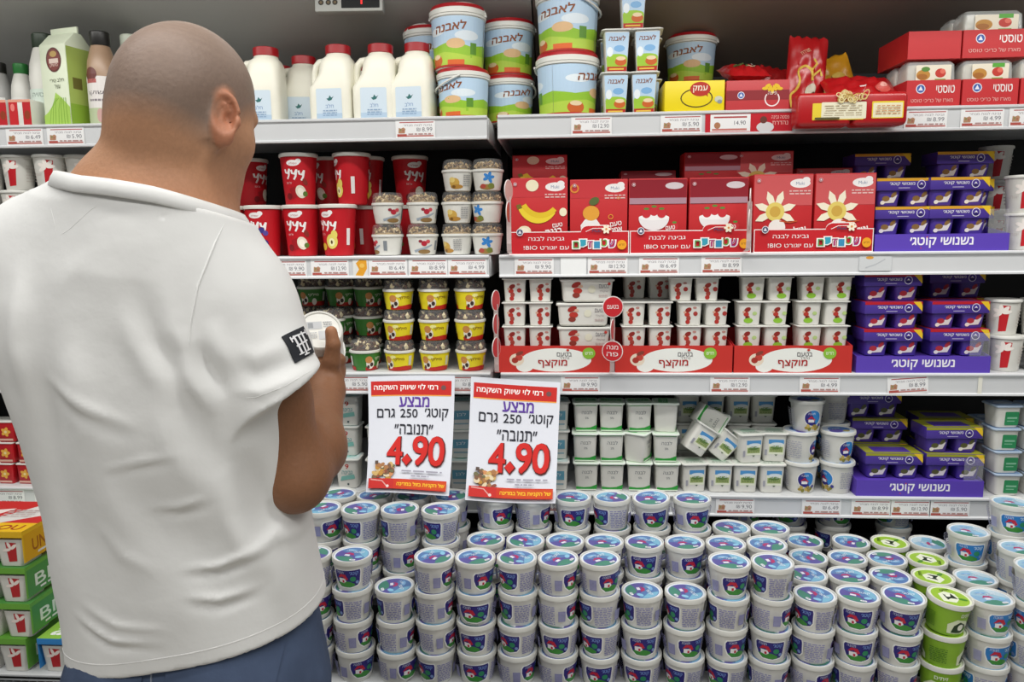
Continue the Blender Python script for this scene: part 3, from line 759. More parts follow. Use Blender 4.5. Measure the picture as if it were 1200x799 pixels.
# ---- square cup, two prints
def SQ(z): return 0.0285 + 0.0040*min(max(z/0.078, 0), 1)
def square_cup(kind, hgt=0.082):
    def fn():
        t = thing('square_cup', None, None)
        h = hgt
        s = h/0.082
        b = link('cup_body', sqloft('cup_body', [(0.0250, 0.0250, 0.007, 0), (0.0280, 0.0280, 0.009, 0.002), (SQ(0.02), SQ(0.02), 0.010, 0.02*s), (SQ(0.05), SQ(0.05), 0.010, 0.05*s), (SQ(0.078), SQ(0.078), 0.010, h-0.004)], WHITE, 3), t)
        lm = {'hill': LIDM, 'green': mat('green_rim_plastic', '#e3ece2', 0.35), 'nine': LIDM, 'teal': LIDM, 'bluelid': mat('blue_white_lid', '#aebfd2', 0.35, noise=0.05)}[kind]
        l = link('lid', sqloft('lid', [(0.0345, 0.0345, 0.009, h-0.0045), (0.0365, 0.0365, 0.009, h-0.004), (0.0365, 0.0365, 0.009, h-0.001), (0.0345, 0.0345, 0.008, h+0.0005)], lm, 3), t)
        p = Print(); k = s
        def fp():
            if kind == 'green':
                p.poly([(-0.028, 0.004), (0.028, 0.004), (0.0295, 0.020*k), (0.012, 0.013*k), (-0.006, 0.0115*k), (-0.0285, 0.014*k)], '#2f9a3c')
                p.poly([(-0.028, 0.003), (0.028, 0.003), (0.028, 0.006), (-0.028, 0.006)], '#e4efdf')
                p.text('לבנה', 0.002, 0.056*k, 0.010, '#6a6f76', w=0.028); p.text('5%', 0.002, 0.040*k, 0.006, '#74787e', hebrew=False)
                p.rect(-0.028, 0.0745*k, 0.028, 0.0765*k, '#63b06a')
            elif kind == 'hill':
                p.rect(-0.016, 0.022*k, 0.024, 0.064*k, '#e8ecd6'); p.rect(-0.016, 0.052*k, 0.024, 0.064*k, '#4f95cf'); p.ell(0.006, 0.052*k, 0.016, 0.004, '#dfe9ee')
                p.rect(-0.014, 0.028*k, 0.022, 0.044*k, '#a9b978'); p.ell(0.004, 0.042*k, 0.014, 0.005, '#6f9350'); p.lines(-0.012, 0.030*k, 0.020, 0.042*k, 3, '#5f7a3e', 0.4)
                p.text('גבינה', 0.004, 0.047*k, 0.007, '#e9eef4', w=0.030); p.rect(-0.026, 0.020*k, -0.020, 0.036*k, '#a3a3ad'); p.poly([(0.0, 0.022*k), (0.008, 0.022*k), (0.004, 0.018*k)], '#3b5a34')
            elif kind == 'nine':
                p.text('9', 0.0, 0.062*k, 0.013, '#c43a34', w=0.010, bold=0.03, hebrew=False); p.text('גבינה', 0.0, 0.045*k, 0.010, '#5aa3a4', w=0.030, bold=0.01)
                p.poly([(-0.020, 0.022*k), (0.022, 0.028*k), (0.020, 0.040*k), (-0.016, 0.034*k)], '#7db9b0'); p.ell(0.002, 0.012*k, 0.003, 0.003, '#48585c')
            elif kind == 'teal':
                p.rect(-0.022, 0.030*k, 0.022, 0.056*k, '#6aa7bf'); p.text('לבן', 0.0, 0.044*k, 0.012, '#eef2f2', w=0.026); p.rect(-0.02, 0.016*k, 0.02, 0.020*k, '#8fb0bd')
            else:
                p.rect(-0.010, 0.010*k, 0.026, 0.060*k, '#2f8d5a', 0.003); p.rect(-0.004, 0.034*k, 0.022, 0.040*k, '#8cc4a4'); p.rect(-0.004, 0.024*k, 0.016, 0.027*k, '#8cc4a4')
        fp()
        link('label', p.build('label', map_front(lambda z: -SQ(z/s)), None), b)
        q = Print()
        if kind == 'bluelid': q.rect(-0.032, -0.032, 0.032, 0.032, '#7f9cc2', 0.006).ell(0, 0, 0.024, 0.018, '#c2d0e2')
        elif kind == 'green': q.rect(-0.032, -0.032, 0.032, 0.032, '#c9ddc6', 0.006).rect(-0.028, -0.006, 0.028, 0.020, '#6fb877', 0.004).text('לבנה', 0, 0.006, 0.012, '#eef4ec', w=0.036)
        elif kind == 'hill': q.rect(-0.032, -0.032, 0.032, 0.032, '#cfd6cc', 0.006).ell(0.0, 0.004, 0.022, 0.015, '#a9c4b0').lines(-0.024, -0.024, 0.024, -0.010, 3, '#8a9a8c')
        else: q.rect(-0.032, -0.032, 0.032, 0.032, '#cfe0de', 0.006).ell(0.0, 0.0, 0.022, 0.016, '#86bcb4').text('גבינה', 0, 0, 0.010, '#eef6f4', w=0.03)
        link('lid_print', q.build('lid_print', map_top(h+0.0005), None), l)
        return t
    return fn
PROTO['sq_green'] = square_cup('green'); PROTO['sq_hill'] = square_cup('hill'); PROTO['sq_nine'] = square_cup('nine', 0.086); PROTO['sq_teal'] = square_cup('teal'); PROTO['sq_blue'] = square_cup('bluelid', 0.061)
SQ_H = 0.0828

# ---- round tub with blue round label and nuts
def nut_tub():
    t = thing('cottage_cheese_tub', None, None)
    b = link('tub_body', lathe('tub_body', [(0.030, 0.0), (0.0335, 0.0005), (0.035, 0.003), (0.0385, 0.04), (0.0425, 0.078), (0.043, 0.080)], WHITE, 32), t)
    l = link('lid', lathe('lid', [(0.0435, 0.077), (0.0465, 0.0775), (0.0468, 0.084), (0.0455, 0.0868), (0.043, 0.0862), (0.0425, 0.0842), (0.010, 0.0842)], LIDM, 32), t)
    p = Print(); L = 2*PI*0.039; rr = lambda z: 0.035+0.0075*z/0.078
    for c in (0, L/2):
        p.ell(c, 0.040, 0.0235, 0.0235, '#f4f4f2', n=28).ell(c, 0.040, 0.0215, 0.0215, '#2d2a80', n=28)
        p.poly([(c+0.0215*math.cos(a), 0.040+0.0215*math.sin(a)) for a in np.linspace(R(-60), R(110), 14)], '#2f86cf')
        p.poly([(c-0.012, 0.028), (c-0.012, 0.036), (c+0.004, 0.036), (c+0.004, 0.028)], '#f2eef0'); p.poly([(c-0.016, 0.035), (c-0.005, 0.046), (c+0.008, 0.035), (c+0.004, 0.033), (c-0.004, 0.040)], '#c0203c')
        p.text('תנובה', c-0.004, 0.052, 0.005, '#e6ebf4', w=0.018)
        for k, (dx, dy) in enumerate(((-0.016, 0.012), (-0.008, 0.009), (0.001, 0.013), (0.010, 0.009), (0.017, 0.014), (-0.012, 0.018), (0.006, 0.018))): p.ell(c+dx, dy, 0.0055, 0.0042, ('#a08a3c', '#7c7a2e', '#c2a95c')[k % 3], rot=k)
        p.ell(c+0.021, 0.020, 0.0045, 0.0045, '#3d3a8c')
        p.lines(c+0.040, 0.014, c+0.078, 0.064, 9, '#b4b4be', 0.5, rnd=random.Random(5))
    link('label', p.build('label', map_round(rr, 0.039), 0.006), b)
    q = Print().ell(0, 0, 0.041, 0.041, '#c6d2e0', n=30).ell(0.006, 0.004, 0.030, 0.026, '#4a78bd').ell(-0.012, -0.008, 0.020, 0.016, '#5a4d9c').ell(0.014, -0.016, 0.010, 0.008, '#a59a4c').text('קוטג׳', 0.0, 0.010, 0.010, '#e6eef6', w=0.03)
    link('lid_print', q.build('lid_print', map_top(0.0842), None), l)
    return t
PROTO['nut_tub'] = nut_tub
NUT_H = 0.0846

# ---- white cup with red flower panel
def flower_cup():
    t = thing('yogurt_cup', None, None)
    rr = lambda z: 0.033+0.008*z/0.09
    b = link('cup_body', lathe('cup_body', [(0.028, 0), (0.0325, 0.0006), (0.0335, 0.003), (rr(0.04), 0.04), (rr(0.088), 0.088)], WHITE, 32), t)
    link('lid', lathe('lid', [(0.0415, 0.087), (0.0440, 0.0875), (0.0445, 0.091), (0.0430, 0.0945), (0.040, 0.0948), (0.010, 0.0946)], LIDM, 32), t)
    p = Print(); L = 2*PI*0.037
    for c in (0.0, L/2):
        p.poly([(c-0.004, 0.010), (c+0.015, 0.012), (c+0.020, 0.078), (c-0.002, 0.080)], '#c2202a')
        for a in (50, 100, 155, 210, 10): p.ell(c+0.003+0.011*math.cos(R(a)), 0.060+0.011*math.sin(R(a)), 0.011, 0.005, '#f6efe8', rot=R(a))
        p.text('יוגורט', c-0.022, 0.040, 0.007, '#c9c2ba', w=0.024); p.lines(c+0.04, 0.02, c+0.07, 0.07, 6, '#cfc9c2', 0.4, rnd=random.Random(2))
    link('label', p.build('label', map_round(rr, 0.037), 0.006), b)
    return t
PROTO['flower_cup'] = flower_cup
FLOWER_H = 0.095

# ---- twin pack of small whipped dessert cups under one foil
def twin(kind):
    def fn():
        t = thing('twin_dessert_pack', None, None)
        for s in (-1, 1):
            b = link('cup', sqloft('cup', [(0.0245, 0.027, 0.007, 0), (0.0265, 0.029, 0.009, 0.0015), (0.0295, 0.0325, 0.008, 0.058), (0.0300, 0.033, 0.008, 0.062)], WHITE, 3), t, (s*0.0345, 0, 0))
            p = Print(); a = s*0.004
            p.ell(a-0.003, 0.042, 0.009, 0.006, '#8e2a24', rot=0.5)
            p.ell(a-0.006, 0.030, 0.007, 0.006, '#b8382e'); p.ell(a-0.002, 0.020, 0.006, 0.007, '#a5443a'); p.ell(a-0.012, 0.036, 0.004, 0.003, '#d8a890')
            if kind == 'green': p.ell(a+0.000, 0.013, 0.012, 0.007, '#8cc03c'); p.ell(a+0.016, 0.032, 0.006, 0.005, '#b6cf86'); p.ell(a-0.004, 0.022, 0.004, 0.003, '#6a2a22')
            else: p.ell(a+0.016, 0.032, 0.006, 0.006, '#a83a34'); p.ell(a-0.004, 0.010, 0.006, 0.006, '#b0322c'); p.ell(a+0.014, 0.048, 0.005, 0.003, '#b9867e')
            link('label', p.build('label', map_front(lambda z: -(0.029+0.0035*z/0.06)), None), b)
        link('foil', sqloft('foil', [(0.0675, 0.0365, 0.006, 0.0605), (0.0690, 0.0375, 0.006, 0.062), (0.0690, 0.0375, 0.006, 0.0632), (0.066, 0.035, 0.006, 0.0640)], LIDM, 3), t)
        return t
    return fn
PROTO['twin_green'] = twin('green'); PROTO['twin_red'] = twin('red')
TWIN_H = 0.0648
def wide_pack():
    t = thing('twin_dessert_pack', None, None)
    link('cup', sqloft('cup', [(0.060, 0.030, 0.010, 0), (0.064, 0.034, 0.012, 0.004), (0.068, 0.036, 0.008, 0.050), (0.0685, 0.0365, 0.006, 0.056)], WHITE, 3), t)
    link('foil', sqloft('foil', [(0.071, 0.038, 0.005, 0.0545), (0.0725, 0.039, 0.005, 0.0565), (0.0725, 0.039, 0.005, 0.0595), (0.070, 0.037, 0.005, 0.0610)], LIDM, 3), t)
    p = Print().ell(-0.030, 0.046, 0.013, 0.007, '#a02c26', rot=0.4).ell(-0.026, 0.030, 0.012, 0.008, '#b8382e').ell(-0.030, 0.018, 0.010, 0.007, '#8c3a30').ell(-0.018, 0.042, 0.006, 0.004, '#d8b098')
    p.ell(0.012, 0.034, 0.010, 0.010, '#dedcc8').text('בטעם', 0.044, 0.042, 0.010, '#6d6a72', w=0.026).text('שוקולד', 0.044, 0.028, 0.007, '#a59a9c', w=0.024).lines(0.030, 0.012, 0.056, 0.020, 2, '#c9b5b2')
    p.ell(0.058, 0.048, 0.004, 0.004, '#c04038')
    link('label', p.build('label', map_front(lambda z: -(0.034+0.0025*z/0.05)), None), t)
    return t
PROTO['twin_wide'] = wide_pack

# ---- purple snack pack: carton sleeve over two cups
def snack(kind):
    def fn():
        t = thing('cottage_snack_pack', None, None)
        pur = mat('purple_carton', '#4a3494', 0.45, noise=0.04)
        bandc = {'red': '#b81f2c', 'gold': '#d9a02c', 'olive': '#9a9a2c'}[kind]
        sl = link('sleeve', box('sleeve', -0.077, 0.077, -0.043, 0.043, 0.040, 0.0715, pur, 0.0015), t)
        p = Print().rect(-0.077, 0.064, 0.077, 0.0712, bandc)
        p.poly([(0.052, 0.0712), (0.072, 0.0712), (0.077, 0.060), (0.077, 0.046)], '#e8c22c')
        p.text('נשנושי קוטג׳', -0.010, 0.056, 0.009, '#e9e6f2', w=0.066, bold=0.02); p.rect(-0.020, 0.0455, 0.010, 0.0475, '#b4abd6')
        p.ring(0.040, 0.055, 0.011, 0.011, 0.0018, '#dcd8ec'); p.poly([(0.034, 0.052), (0.040, 0.060), (0.046, 0.052)], '#e8e4f0'); p.ell(0.040, 0.051, 0.006, 0.004, '#2d1f66')
        link('label', p.build('label', map_front(-0.043), None), sl)
        q = Print().rect(-0.076, -0.042, 0.076, 0.042, bandc).rect(-0.05, -0.03, 0.05, 0.02, '#51399c'); link('top_print', q.build('top_print', map_top(0.0715), None), sl)
        for s in (-1, 1):
            b = link('cup', sqloft('cup', [(0.025, 0.032, 0.008, 0), (0.027, 0.034, 0.010, 0.002), (0.0315, 0.038, 0.010, 0.042)], pur, 3), t, (s*0.040, 0, 0))
            c = Print(); e = {'red': '#b03040', 'gold': '#8c6a3c', 'olive': '#5a5a34'}[kind]
            c.poly([(-0.020, 0.008), (0.014, 0.010), (0.022, 0.030), (0.010, 0.024), (-0.012, 0.020)], '#e2dcdc'); c.ell(-0.008, 0.020, 0.010, 0.007, e); c.ell(0.012, 0.030, 0.009, 0.005, e, rot=0.8); c.ell(-0.016, 0.010, 0.006, 0.005, '#efe9e4')
            link('cup_print', c.build('cup_print', map_front(lambda z: -(0.034+0.004*z/0.042)), None), b)
        return t
    return fn
for k in ('red', 'gold', 'olive'): PROTO['snack_'+k] = snack(k)
SNACK_H = 0.0722

# ---- shelf-ready display trays
def open_tray(name, w, d, hf, col_m, hside=None, t=0.0015, back=True):
    hs = hside or hf
    bm = bmesh.new()
    add_box(bm, -w/2, w/2, 0, d, 0, t)
    add_box(bm, -w/2, w/2, -t, 0, 0, hf)
    add_box(bm, -w/2, w/2, d, d+t, 0, hs)
    for s in (-1, 1):
        x0 = s*w/2 - (t if s > 0 else 0)
        vs = add_box(bm, x0, x0+t, 0, d, t, hf)
        for v in vs:
            if v.co.z > t+1e-5 and v.co.y > d*0.5: v.co.z = hs
    return bm_mesh(name, bm, col_m)
REDC = mat('red_carton', '#c4262b', 0.5, noise=0.04)
def emblem(p, x, y, r, ring='#e8e8ee', fill='#4a4f6a', tri='#e8e8f0'):
    p.ell(x, y, r, r, ring).ell(x, y, r*0.82, r*0.82, fill).poly([(x-r*0.5, y-r*0.35), (x+r*0.5, y-r*0.35), (x, y+r*0.6)], tri)
def red_tray_print(w, h):
    p = Print()
    arch = [(w*0.10, h)] + [(w*0.10+0.020*(1-math.cos(a))+0.0, h+0.016*math.sin(a)) for a in np.linspace(0, PI/2, 6)] + [(w*0.36-0.014*(1-math.cos(a)), h+0.016*math.sin(a)) for a in np.linspace(PI/2, 0, 6)] + [(w*0.36, h)]
    out = [(-w/2, 0.0), (w/2, 0.0), (w/2, h), *reversed(arch), (-w/2, h)]
    p.poly(out, '#f0e8e6')
    ins = [(-w/2+0.0022, 0.0022), (w/2-0.0022, 0.0022), (w/2-0.0022, h-0.0022)] + [(x, y-0.0024) for x, y in reversed(arch)] + [(-w/2+0.0022, h-0.0022)]
    p.poly(ins, '#c4232b')
    p.text('גבינה לבנה', -w*0.19, h*0.70, 0.011, '#f4eceb', w=w*0.30, bold=0.008); p.text('עם יוגורט BIO!', -w*0.19, h*0.30, 0.0105, '#f4eceb', w=w*0.38, bold=0.008)
    x0 = w*0.36
    for k, (ch, cl) in enumerate(zip('שטוזים', ('#a33a8c', '#6aa84c', '#3a8fb8', '#b04a78', '#3aa0b8', '#5aa05a'))):
        x = x0 - k*w*0.058 - (w*0.01 if k else 0)
        p.text(ch, x, h*0.44+0.003*math.sin(k*2.0), 0.0215, '#f6f2ee', w=w*0.068, bold=0.05); p.text(ch, x, h*0.44+0.003*math.sin(k*2.0), 0.0175, cl, w=w*0.048, bold=0.02)
    p.text('Muki', w*0.23, h*1.02, 0.008, '#3a4a6a', w=0.024, bold=0.02, hebrew=False); p.line([(w*0.14, h*0.98), (w*0.20, h*1.12), (w*0.30, h*1.12)], 0.0016, '#f0e8e6')
    for a in range(6): p.ell(w*0.31+0.007*math.cos(a*PI/3), h*1.08+0.007*math.sin(a*PI/3), 0.0055, 0.0035, '#f4ecd4', rot=a*PI/3)
    p.ell(w*0.31, h*1.08, 0.003, 0.003, '#d98a4a')
    p.ell(w*0.44, h*0.40, 0.0125, 0.0125, '#eda62a').text('חדש', w*0.44, h*0.40, 0.005, '#7a4a1a')
    emblem(p, -w*0.41, h*0.98, 0.0095)
    return p
def red_tray():
    w = 0.322
    t = thing('display_tray', None, None)
    b = link('tray', open_tray('tray', w, 0.20, 0.058, REDC, 0.075), t)
    # arched tab of the front panel has card thickness of its own
    link('front_panel', red_tray_print(w, 0.060).build('front_panel', map_front(-0.0016), None, INK), t)
    bm = bmesh.new(); add_box(bm, w*0.12, w*0.34, -0.0015, 0.0, 0.056, 0.072); link('arched_tab', bm_mesh('arched_tab', bm, REDC), t)
    return t
PROTO['red_tray'] = red_tray
def carton(kind):
    def fn():
        t = thing('yogurt_carton', None, None)
        w, h, d = 0.152, 0.198, 0.085
        b = link('box', box('box', -w/2, w/2, -d/2, d/2, 0, h, REDC, 0.0012), t)
        p = Print()
        if kind != 'hat':
            p.rect(-w*0.49, h*0.60, w*0.49, h*0.985, '#cf5a5c') if kind == 'flower' else p.rect(-w*0.49, h*0.75, w*0.49, h*0.985, '#c93a40')
        p.ell(w*0.28, h*0.88, 0.026, 0.0115, '#f4f0ee').ell(w*0.38, h*0.92, 0.010, 0.008, '#f4f0ee').text('Muki', w*0.28, h*0.88, 0.008, '#7a8aa8', hebrew=False)
        p.lines(w*0.10, h*0.73, w*0.46, h*0.80, 2, '#e8c0bc', 0.45, rnd=random.Random(3))
        if kind == 'flower':
            cx, cy = -0.020, h*0.52
            for a in (70, 112, 18, 160, -25, 205): p.poly([(cx+0.018*math.cos(R(a-24)), cy+0.018*math.sin(R(a-24))), (cx+0.040*math.cos(R(a-13)), cy+0.040*math.sin(R(a-13))), (cx+0.056*math.cos(R(a)), cy+0.056*math.sin(R(a))), (cx+0.040*math.cos(R(a+13)), cy+0.040*math.sin(R(a+13))), (cx+0.018*math.cos(R(a+24)), cy+0.018*math.sin(R(a+24)))], '#f3ead2')
            p.ell(cx, cy, 0.024, 0.024, '#e3cc6a').ell(cx, cy, 0.014, 0.014, '#cda64a').ell(cx+0.006, cy-0.040, 0.022, 0.020, '#efe9e4')
            p.line([(cx+0.012, cy-0.024), (cx+0.040, cy-0.028), (cx+0.058, cy-0.024)], 0.003, '#c8562e')
            p.text('וניל', w*0.30, h*0.28, 0.022, '#f4ecea', w=0.030, rot=0.2, bold=0.03); p.text('טבעי', w*0.28, h*0.14, 0.012, '#f2e4e2', w=0.030, rot=0.15, bold=0.02)
        elif kind == 'banana':
            p.ell(-w*0.12, h*0.90, 0.017, 0.015, '#efe8c8'); p.ell(w*0.42, h*0.55, 0.010, 0.011, '#efe8c8'); p.ell(-w*0.28, h*0.05+0.01, 0.02, 0.012, '#efe6cc')
            p.ring(-0.004, 0.140, 0.056, 0.060, 0.017, '#ecd23a', R(195), R(318), 18, rot=0.15); p.ring(0.004, 0.152, 0.058, 0.058, 0.014, '#e2c22e', R(190), R(300), 18, rot=0.30)
            p.rect(-0.060, 0.118, -0.048, 0.130, '#7a6a2a', rot=0.3)
            p.ell(-0.040, 0.060, 0.018, 0.014, '#efe6c4').ell(-0.040, 0.060, 0.012, 0.009, '#f6f0d8')
            p.text('טעם', w*0.32, h*0.38, 0.010, '#f4ecea', w=0.026, rot=0.15, bold=0.03); p.text('בננה', w*0.26, h*0.28, 0.020, '#f4ecea', w=0.044, rot=0.15, bold=0.03); p.text('טבעי', w*0.28, h*0.16, 0.010, '#f4ecea', w=0.03, rot=0.15, bold=0.02)
        elif kind == 'orange':
            for x, y, q in ((-0.064, 0.174, 0.012), (0.032, 0.098, 0.007), (0.052, 0.148, 0.004)): p.ring(x, y, q, q, q*0.35, '#e08a3a')
            p.poly([(-0.040, 0.02), (-0.048, 0.076), (-0.036, 0.092), (-0.006, 0.092), (0.004, 0.078), (0.002, 0.02)], '#e9e7e6'); p.ell(-0.020, 0.108, 0.022, 0.020, '#e2a13c'); p.ell(-0.012, 0.140, 0.014, 0.010, '#5a6a3a', rot=0.5)
            p.text('טעם', w*0.30, h*0.40, 0.011, '#f4ecea', w=0.03, rot=0.15, bold=0.03); p.text('אפרסק', w*0.24, h*0.30, 0.016, '#f4ecea', w=0.052, rot=0.15, bold=0.03); p.text('טבעי', w*0.28, h*0.18, 0.009, '#f4ecea', w=0.03, rot=0.15)
        else:
            p.rect(-w*0.49, h*0.74, w*0.49, h*0.985, '#8f1f2c'); p.ell(w*0.28, h*0.90, 0.024, 0.009, '#d8ccd0'); p.rect(-w*0.49, h*0.66, w*0.49, h*0.74, '#b08a98')
            p.ell(-0.010, 0.094, 0.040, 0.034, '#e9e5e6', n=18, a0=PI, a1=2*PI); p.ell(-0.010, 0.095, 0.040, 0.008, '#f4f0f0')
            for dx, dy in ((-0.030, 0.106), (-0.010, 0.112), (0.010, 0.106)): p.ell(dx, dy, 0.012, 0.013, '#c8303a').ell(dx, dy+0.012, 0.007, 0.003, '#5a8a3c')
            p.ell(0.044, 0.070, 0.010, 0.012, '#c8303a').ell(0.044, 0.081, 0.006, 0.003, '#5a8a3c')
            p.text('טעם', w*0.22, h*0.34, 0.010, '#f4ecea', w=0.024, rot=0.1, bold=0.03); p.text('תות שדה', w*0.20, h*0.25, 0.015, '#f4ecea', w=0.058, rot=0.1, bold=0.03)
        emblem(p, -w*0.42, h*0.92, 0.005, '#e4b8b8', '#a8646c')
        link('front_print', p.build('front_print', map_front(-d/2), None), b)
        return t
    return fn
for k in ('flower', 'banana', 'orange', 'hat'): PROTO['carton_'+k] = carton(k)
def whip_tray():
    w, h = 0.316, 0.073
    t = thing('display_tray', None, None)
    link('tray', open_tray('tray', w, 0.185, h, REDC, 0.10), t)
    p = Print().rect(-w/2, 0, w/2, h, '#c8362f')
    p.ell(0.010, h*0.47, w*0.30, h*0.44, '#eef0ea', n=36); p.ell(-w*0.24, h*0.24, 0.024, 0.016, '#eef0ea')
    p.ell(-w*0.31, h*0.48, 0.020, 0.017, '#ead9c4'); p.ell(-w*0.29, h*0.56, 0.010, 0.009, '#c2463c'); p.ell(-w*0.325, h*0.46, 0.009, 0.008, '#a8382e'); p.ell(-w*0.285, h*0.72, 0.011, 0.005, '#8a4034', rot=0.4)
    p.text('בטעם', w*0.10, h*0.68, 0.011, '#5a555c', w=0.040, bold=0.01); p.text('נהדר', w*0.10, h*0.54, 0.006, '#8a8080', w=0.026)
    p.text('מוקצף', w*0.0, h*0.33, 0.021, '#b02a28', w=0.078, bold=0.03)
    p.ell(w*0.31, h*0.72, 0.0175, 0.0155, '#8cbf3e'); p.text('חדש', w*0.31, h*0.72, 0.008, '#e9f2d4', w=0.02, bold=0.02); p.ell(w*0.13, h*0.84, 0.004, 0.003, '#c4463c')
    link('front_panel', p.build('front_panel', map_front(-0.0016), None), t)
    link('inner_step', box('inner_step', -w/2+0.003, w/2-0.003, 0.003, 0.18, 0.002, 0.0585, REDC), t)
    return t
PROTO['whip_tray'] = whip_tray
def snack_tray():
    w, h = 0.352, 0.044
    t = thing('display_tray', None, None)
    pm = mat('violet_carton', '#5a3fb0', 0.45, noise=0.04)
    link('tray', open_tray('tray', w, 0.19, h, pm, 0.075), t)
    p = Print().rect(-w/2, 0, w/2, h, '#5d44b4'); p.text('נשנושי קוטג׳', 0.0, h*0.5, 0.026, '#f2f0f8', w=0.165, bold=0.03)
    p.rect(-0.040, h*0.78, -0.037, h*0.86, '#d04050'); p.rect(-0.055, h*0.16, -0.052, h*0.22, '#d04050')
    link('front_panel', p.build('front_panel', map_front(-0.0016), None), t)
    link('inner_step', box('inner_step', -w/2+0.003, w/2-0.003, 0.003, 0.185, 0.002, 0.041, pm), t)
    cl = box('side_window', w/2-0.055, w/2-0.003, 0.001, 0.002, 0.0, 0.105, CLEAR); link('side_window', cl, t)
    return t
PROTO['snack_tray'] = snack_tray
# ================================================================== top shelf: prototypes
CAPR = mat('red_cap_plastic', '#a8141e', 0.35, noise=0.04)
def milk_jug():
    t = thing('milk_jug', None, None)
    link('jug_body', sqloft('jug_body', [(0.050, 0.044, 0.014, 0.0), (0.0565, 0.049, 0.018, 0.004), (0.0575, 0.050, 0.018, 0.05), (0.0570, 0.050, 0.018, 0.085), (0.0520, 0.049, 0.020, 0.100, 0.006, 0), (0.0450, 0.047, 0.022, 0.122, 0.0125, 0), (0.0430, 0.046, 0.026, 0.150, 0.014, 0), (0.0390, 0.042, 0.030, 0.163, 0.014, 0), (0.0330, 0.033, 0.0325, 0.171, 0.014, 0), (0.0310, 0.031, 0.0305, 0.177, 0.014, 0)], CREAM, 5), t)
    link('handle', tube('handle', [(-0.020, 0, 0.160), (-0.038, 0, 0.158), (-0.048, 0, 0.148), (-0.0525, 0, 0.130), (-0.0535, 0, 0.110), (-0.052, 0, 0.090), (-0.046, 0, 0.080)], [0.011, 0.0105, 0.010, 0.0095, 0.0095, 0.010, 0.011], CREAM, 10), t)
    cp = lathe('cap', [(0.032, 0.176), (0.0335, 0.177), (0.0335, 0.197), (0.032, 0.1985), (0.010, 0.1985)], CAPR, 28)
    link('cap', cp, t, (0.014, 0, 0))
    p = Print().rect(-0.034, 0.004, 0.036, 0.082, '#cfdeea', 0.004).rect(-0.034, 0.004, 0.036, 0.018, '#b2c9dd')
    p.poly([(-0.006, 0.056), (0.000, 0.050), (0.008, 0.052), (0.014, 0.062), (0.008, 0.058), (0.003, 0.064), (0.000, 0.057)], '#2f6b6a'); p.text('חלב', 0.002, 0.037, 0.010, '#5f86b8', w=0.022); p.lines(-0.018, 0.010, 0.022, 0.028, 3, '#8fa9c6')
    link('label', p.build('label', map_front(-0.0500), None), t)
    return t
PROTO['milk_jug'] = milk_jug
def field_print(p, L, y0, y1, seed, rep=2):
    rnd = random.Random(seed); h = y1-y0
    for k in range(rep):
        c = k*L/rep; w = L/rep
        p.rect(c-w/2, y0, c+w/2, y1, '#b9d3ea'); p.ell(c+w*0.2, y0+h*0.62, w*0.16, h*0.10, '#dfeaf2'); p.ell(c-w*0.22, y0+h*0.72, w*0.14, h*0.08, '#e3edf3')
        p.poly([(c-w/2, y0), (c+w/2, y0), (c+w/2, y0+h*0.48), (c+w*0.25, y0+h*0.40), (c, y0+h*0.50), (c-w*0.25, y0+h*0.42), (c-w/2, y0+h*0.48)], '#93c233')
        p.poly([(c-w/2, y0), (c-w/2, y0+h*0.25), (c-w*0.1, y0+h*0.30), (c+w*0.2, y0+h*0.22), (c+w/2, y0+h*0.25), (c+w/2, y0)], '#b2cf4a')
        p.ell(c+w*0.05, y0+h*0.46, w*0.12, h*0.10, '#dfb98a'); p.ell(c-w*0.24, y0+h*0.14, w*0.10, h*0.13, '#c8622a'); p.ell(c-w*0.24, y0+h*0.22, w*0.07, h*0.05, '#e6d0a8'); p.rect(c+w*0.24, y0+h*0.25, c+w*0.33, y0+h*0.48, '#5c8f2e')
        p.rect(c-w*0.06, y0+h*0.04, c+w*0.16, y0+h*0.14, '#d9672e'); p.text('לאבנה', c-w*0.02, y0+h*0.80, h*0.17, '#8a4a22', w=w*0.42, rot=0.1, bold=0.03, shear=0.2)
        p.rect(c-w/2, y0, c+w/2, y0+h*0.04, '#b2281f')
def bucket(rb, rtop, h, arch):
    def fn():
        t = thing('bucket', None, None)
        rr = lambda z: rb+(rtop-rb)*z/h
        b = link('bucket_body', lathe('bucket_body', [(rb-0.006, 0), (rb-0.001, 0.0006), (rb, 0.003), (rr(h*0.5), h*0.5), (rr(h*0.93), h*0.93)], WHITE, 40), t)
        link('rim', lathe('rim', [(rtop-0.002, h*0.86), (rtop+0.003, h*0.865), (rtop+0.0035, h*0.90), (rtop+0.001, h*0.905), (rtop+0.004, h*0.91), (rtop+0.0045, h-0.002), (rtop+0.002, h)], LIDM, 40, close_bottom=False, close_top=False), t)
        link('lid', lathe('lid', [(rtop+0.002, h-0.001), (rtop+0.001, h+0.004), (rtop-0.001, h+0.0095), (rtop-0.005, h+0.0105), (rtop-0.009, h+0.006), (0.01, h+0.006)], CAPR, 40), t)
        L = 2*PI*(rb+rtop)/2; p = Print(); field_print(p, L, h*0.02, h*0.85, 3)
        link('label', p.build('label', map_round(rr, (rb+rtop)/2), 0.010), b)
        if arch:
            pts = [((rtop+0.006)*math.cos(a), -0.004, h*0.90+0.042*math.sin(a)) for a in np.linspace(0, PI, 15)]
        else:
            pts = [((rtop+0.007)*math.cos(a), -(rtop+0.007)*math.sin(a), h*0.90-0.030*math.sin(a)) for a in np.linspace(0, PI, 15)]
            pts = [(x*math.cos(2.1)-y*math.sin(2.1), x*math.sin(2.1)+y*math.cos(2.1), z) for x, y, z in pts]
        link('handle', tube('handle', pts, 0.0028, LIDM, 8), t)
        return t
    return fn
PROTO['bucket_big'] = bucket(0.072, 0.081, 0.150, False)
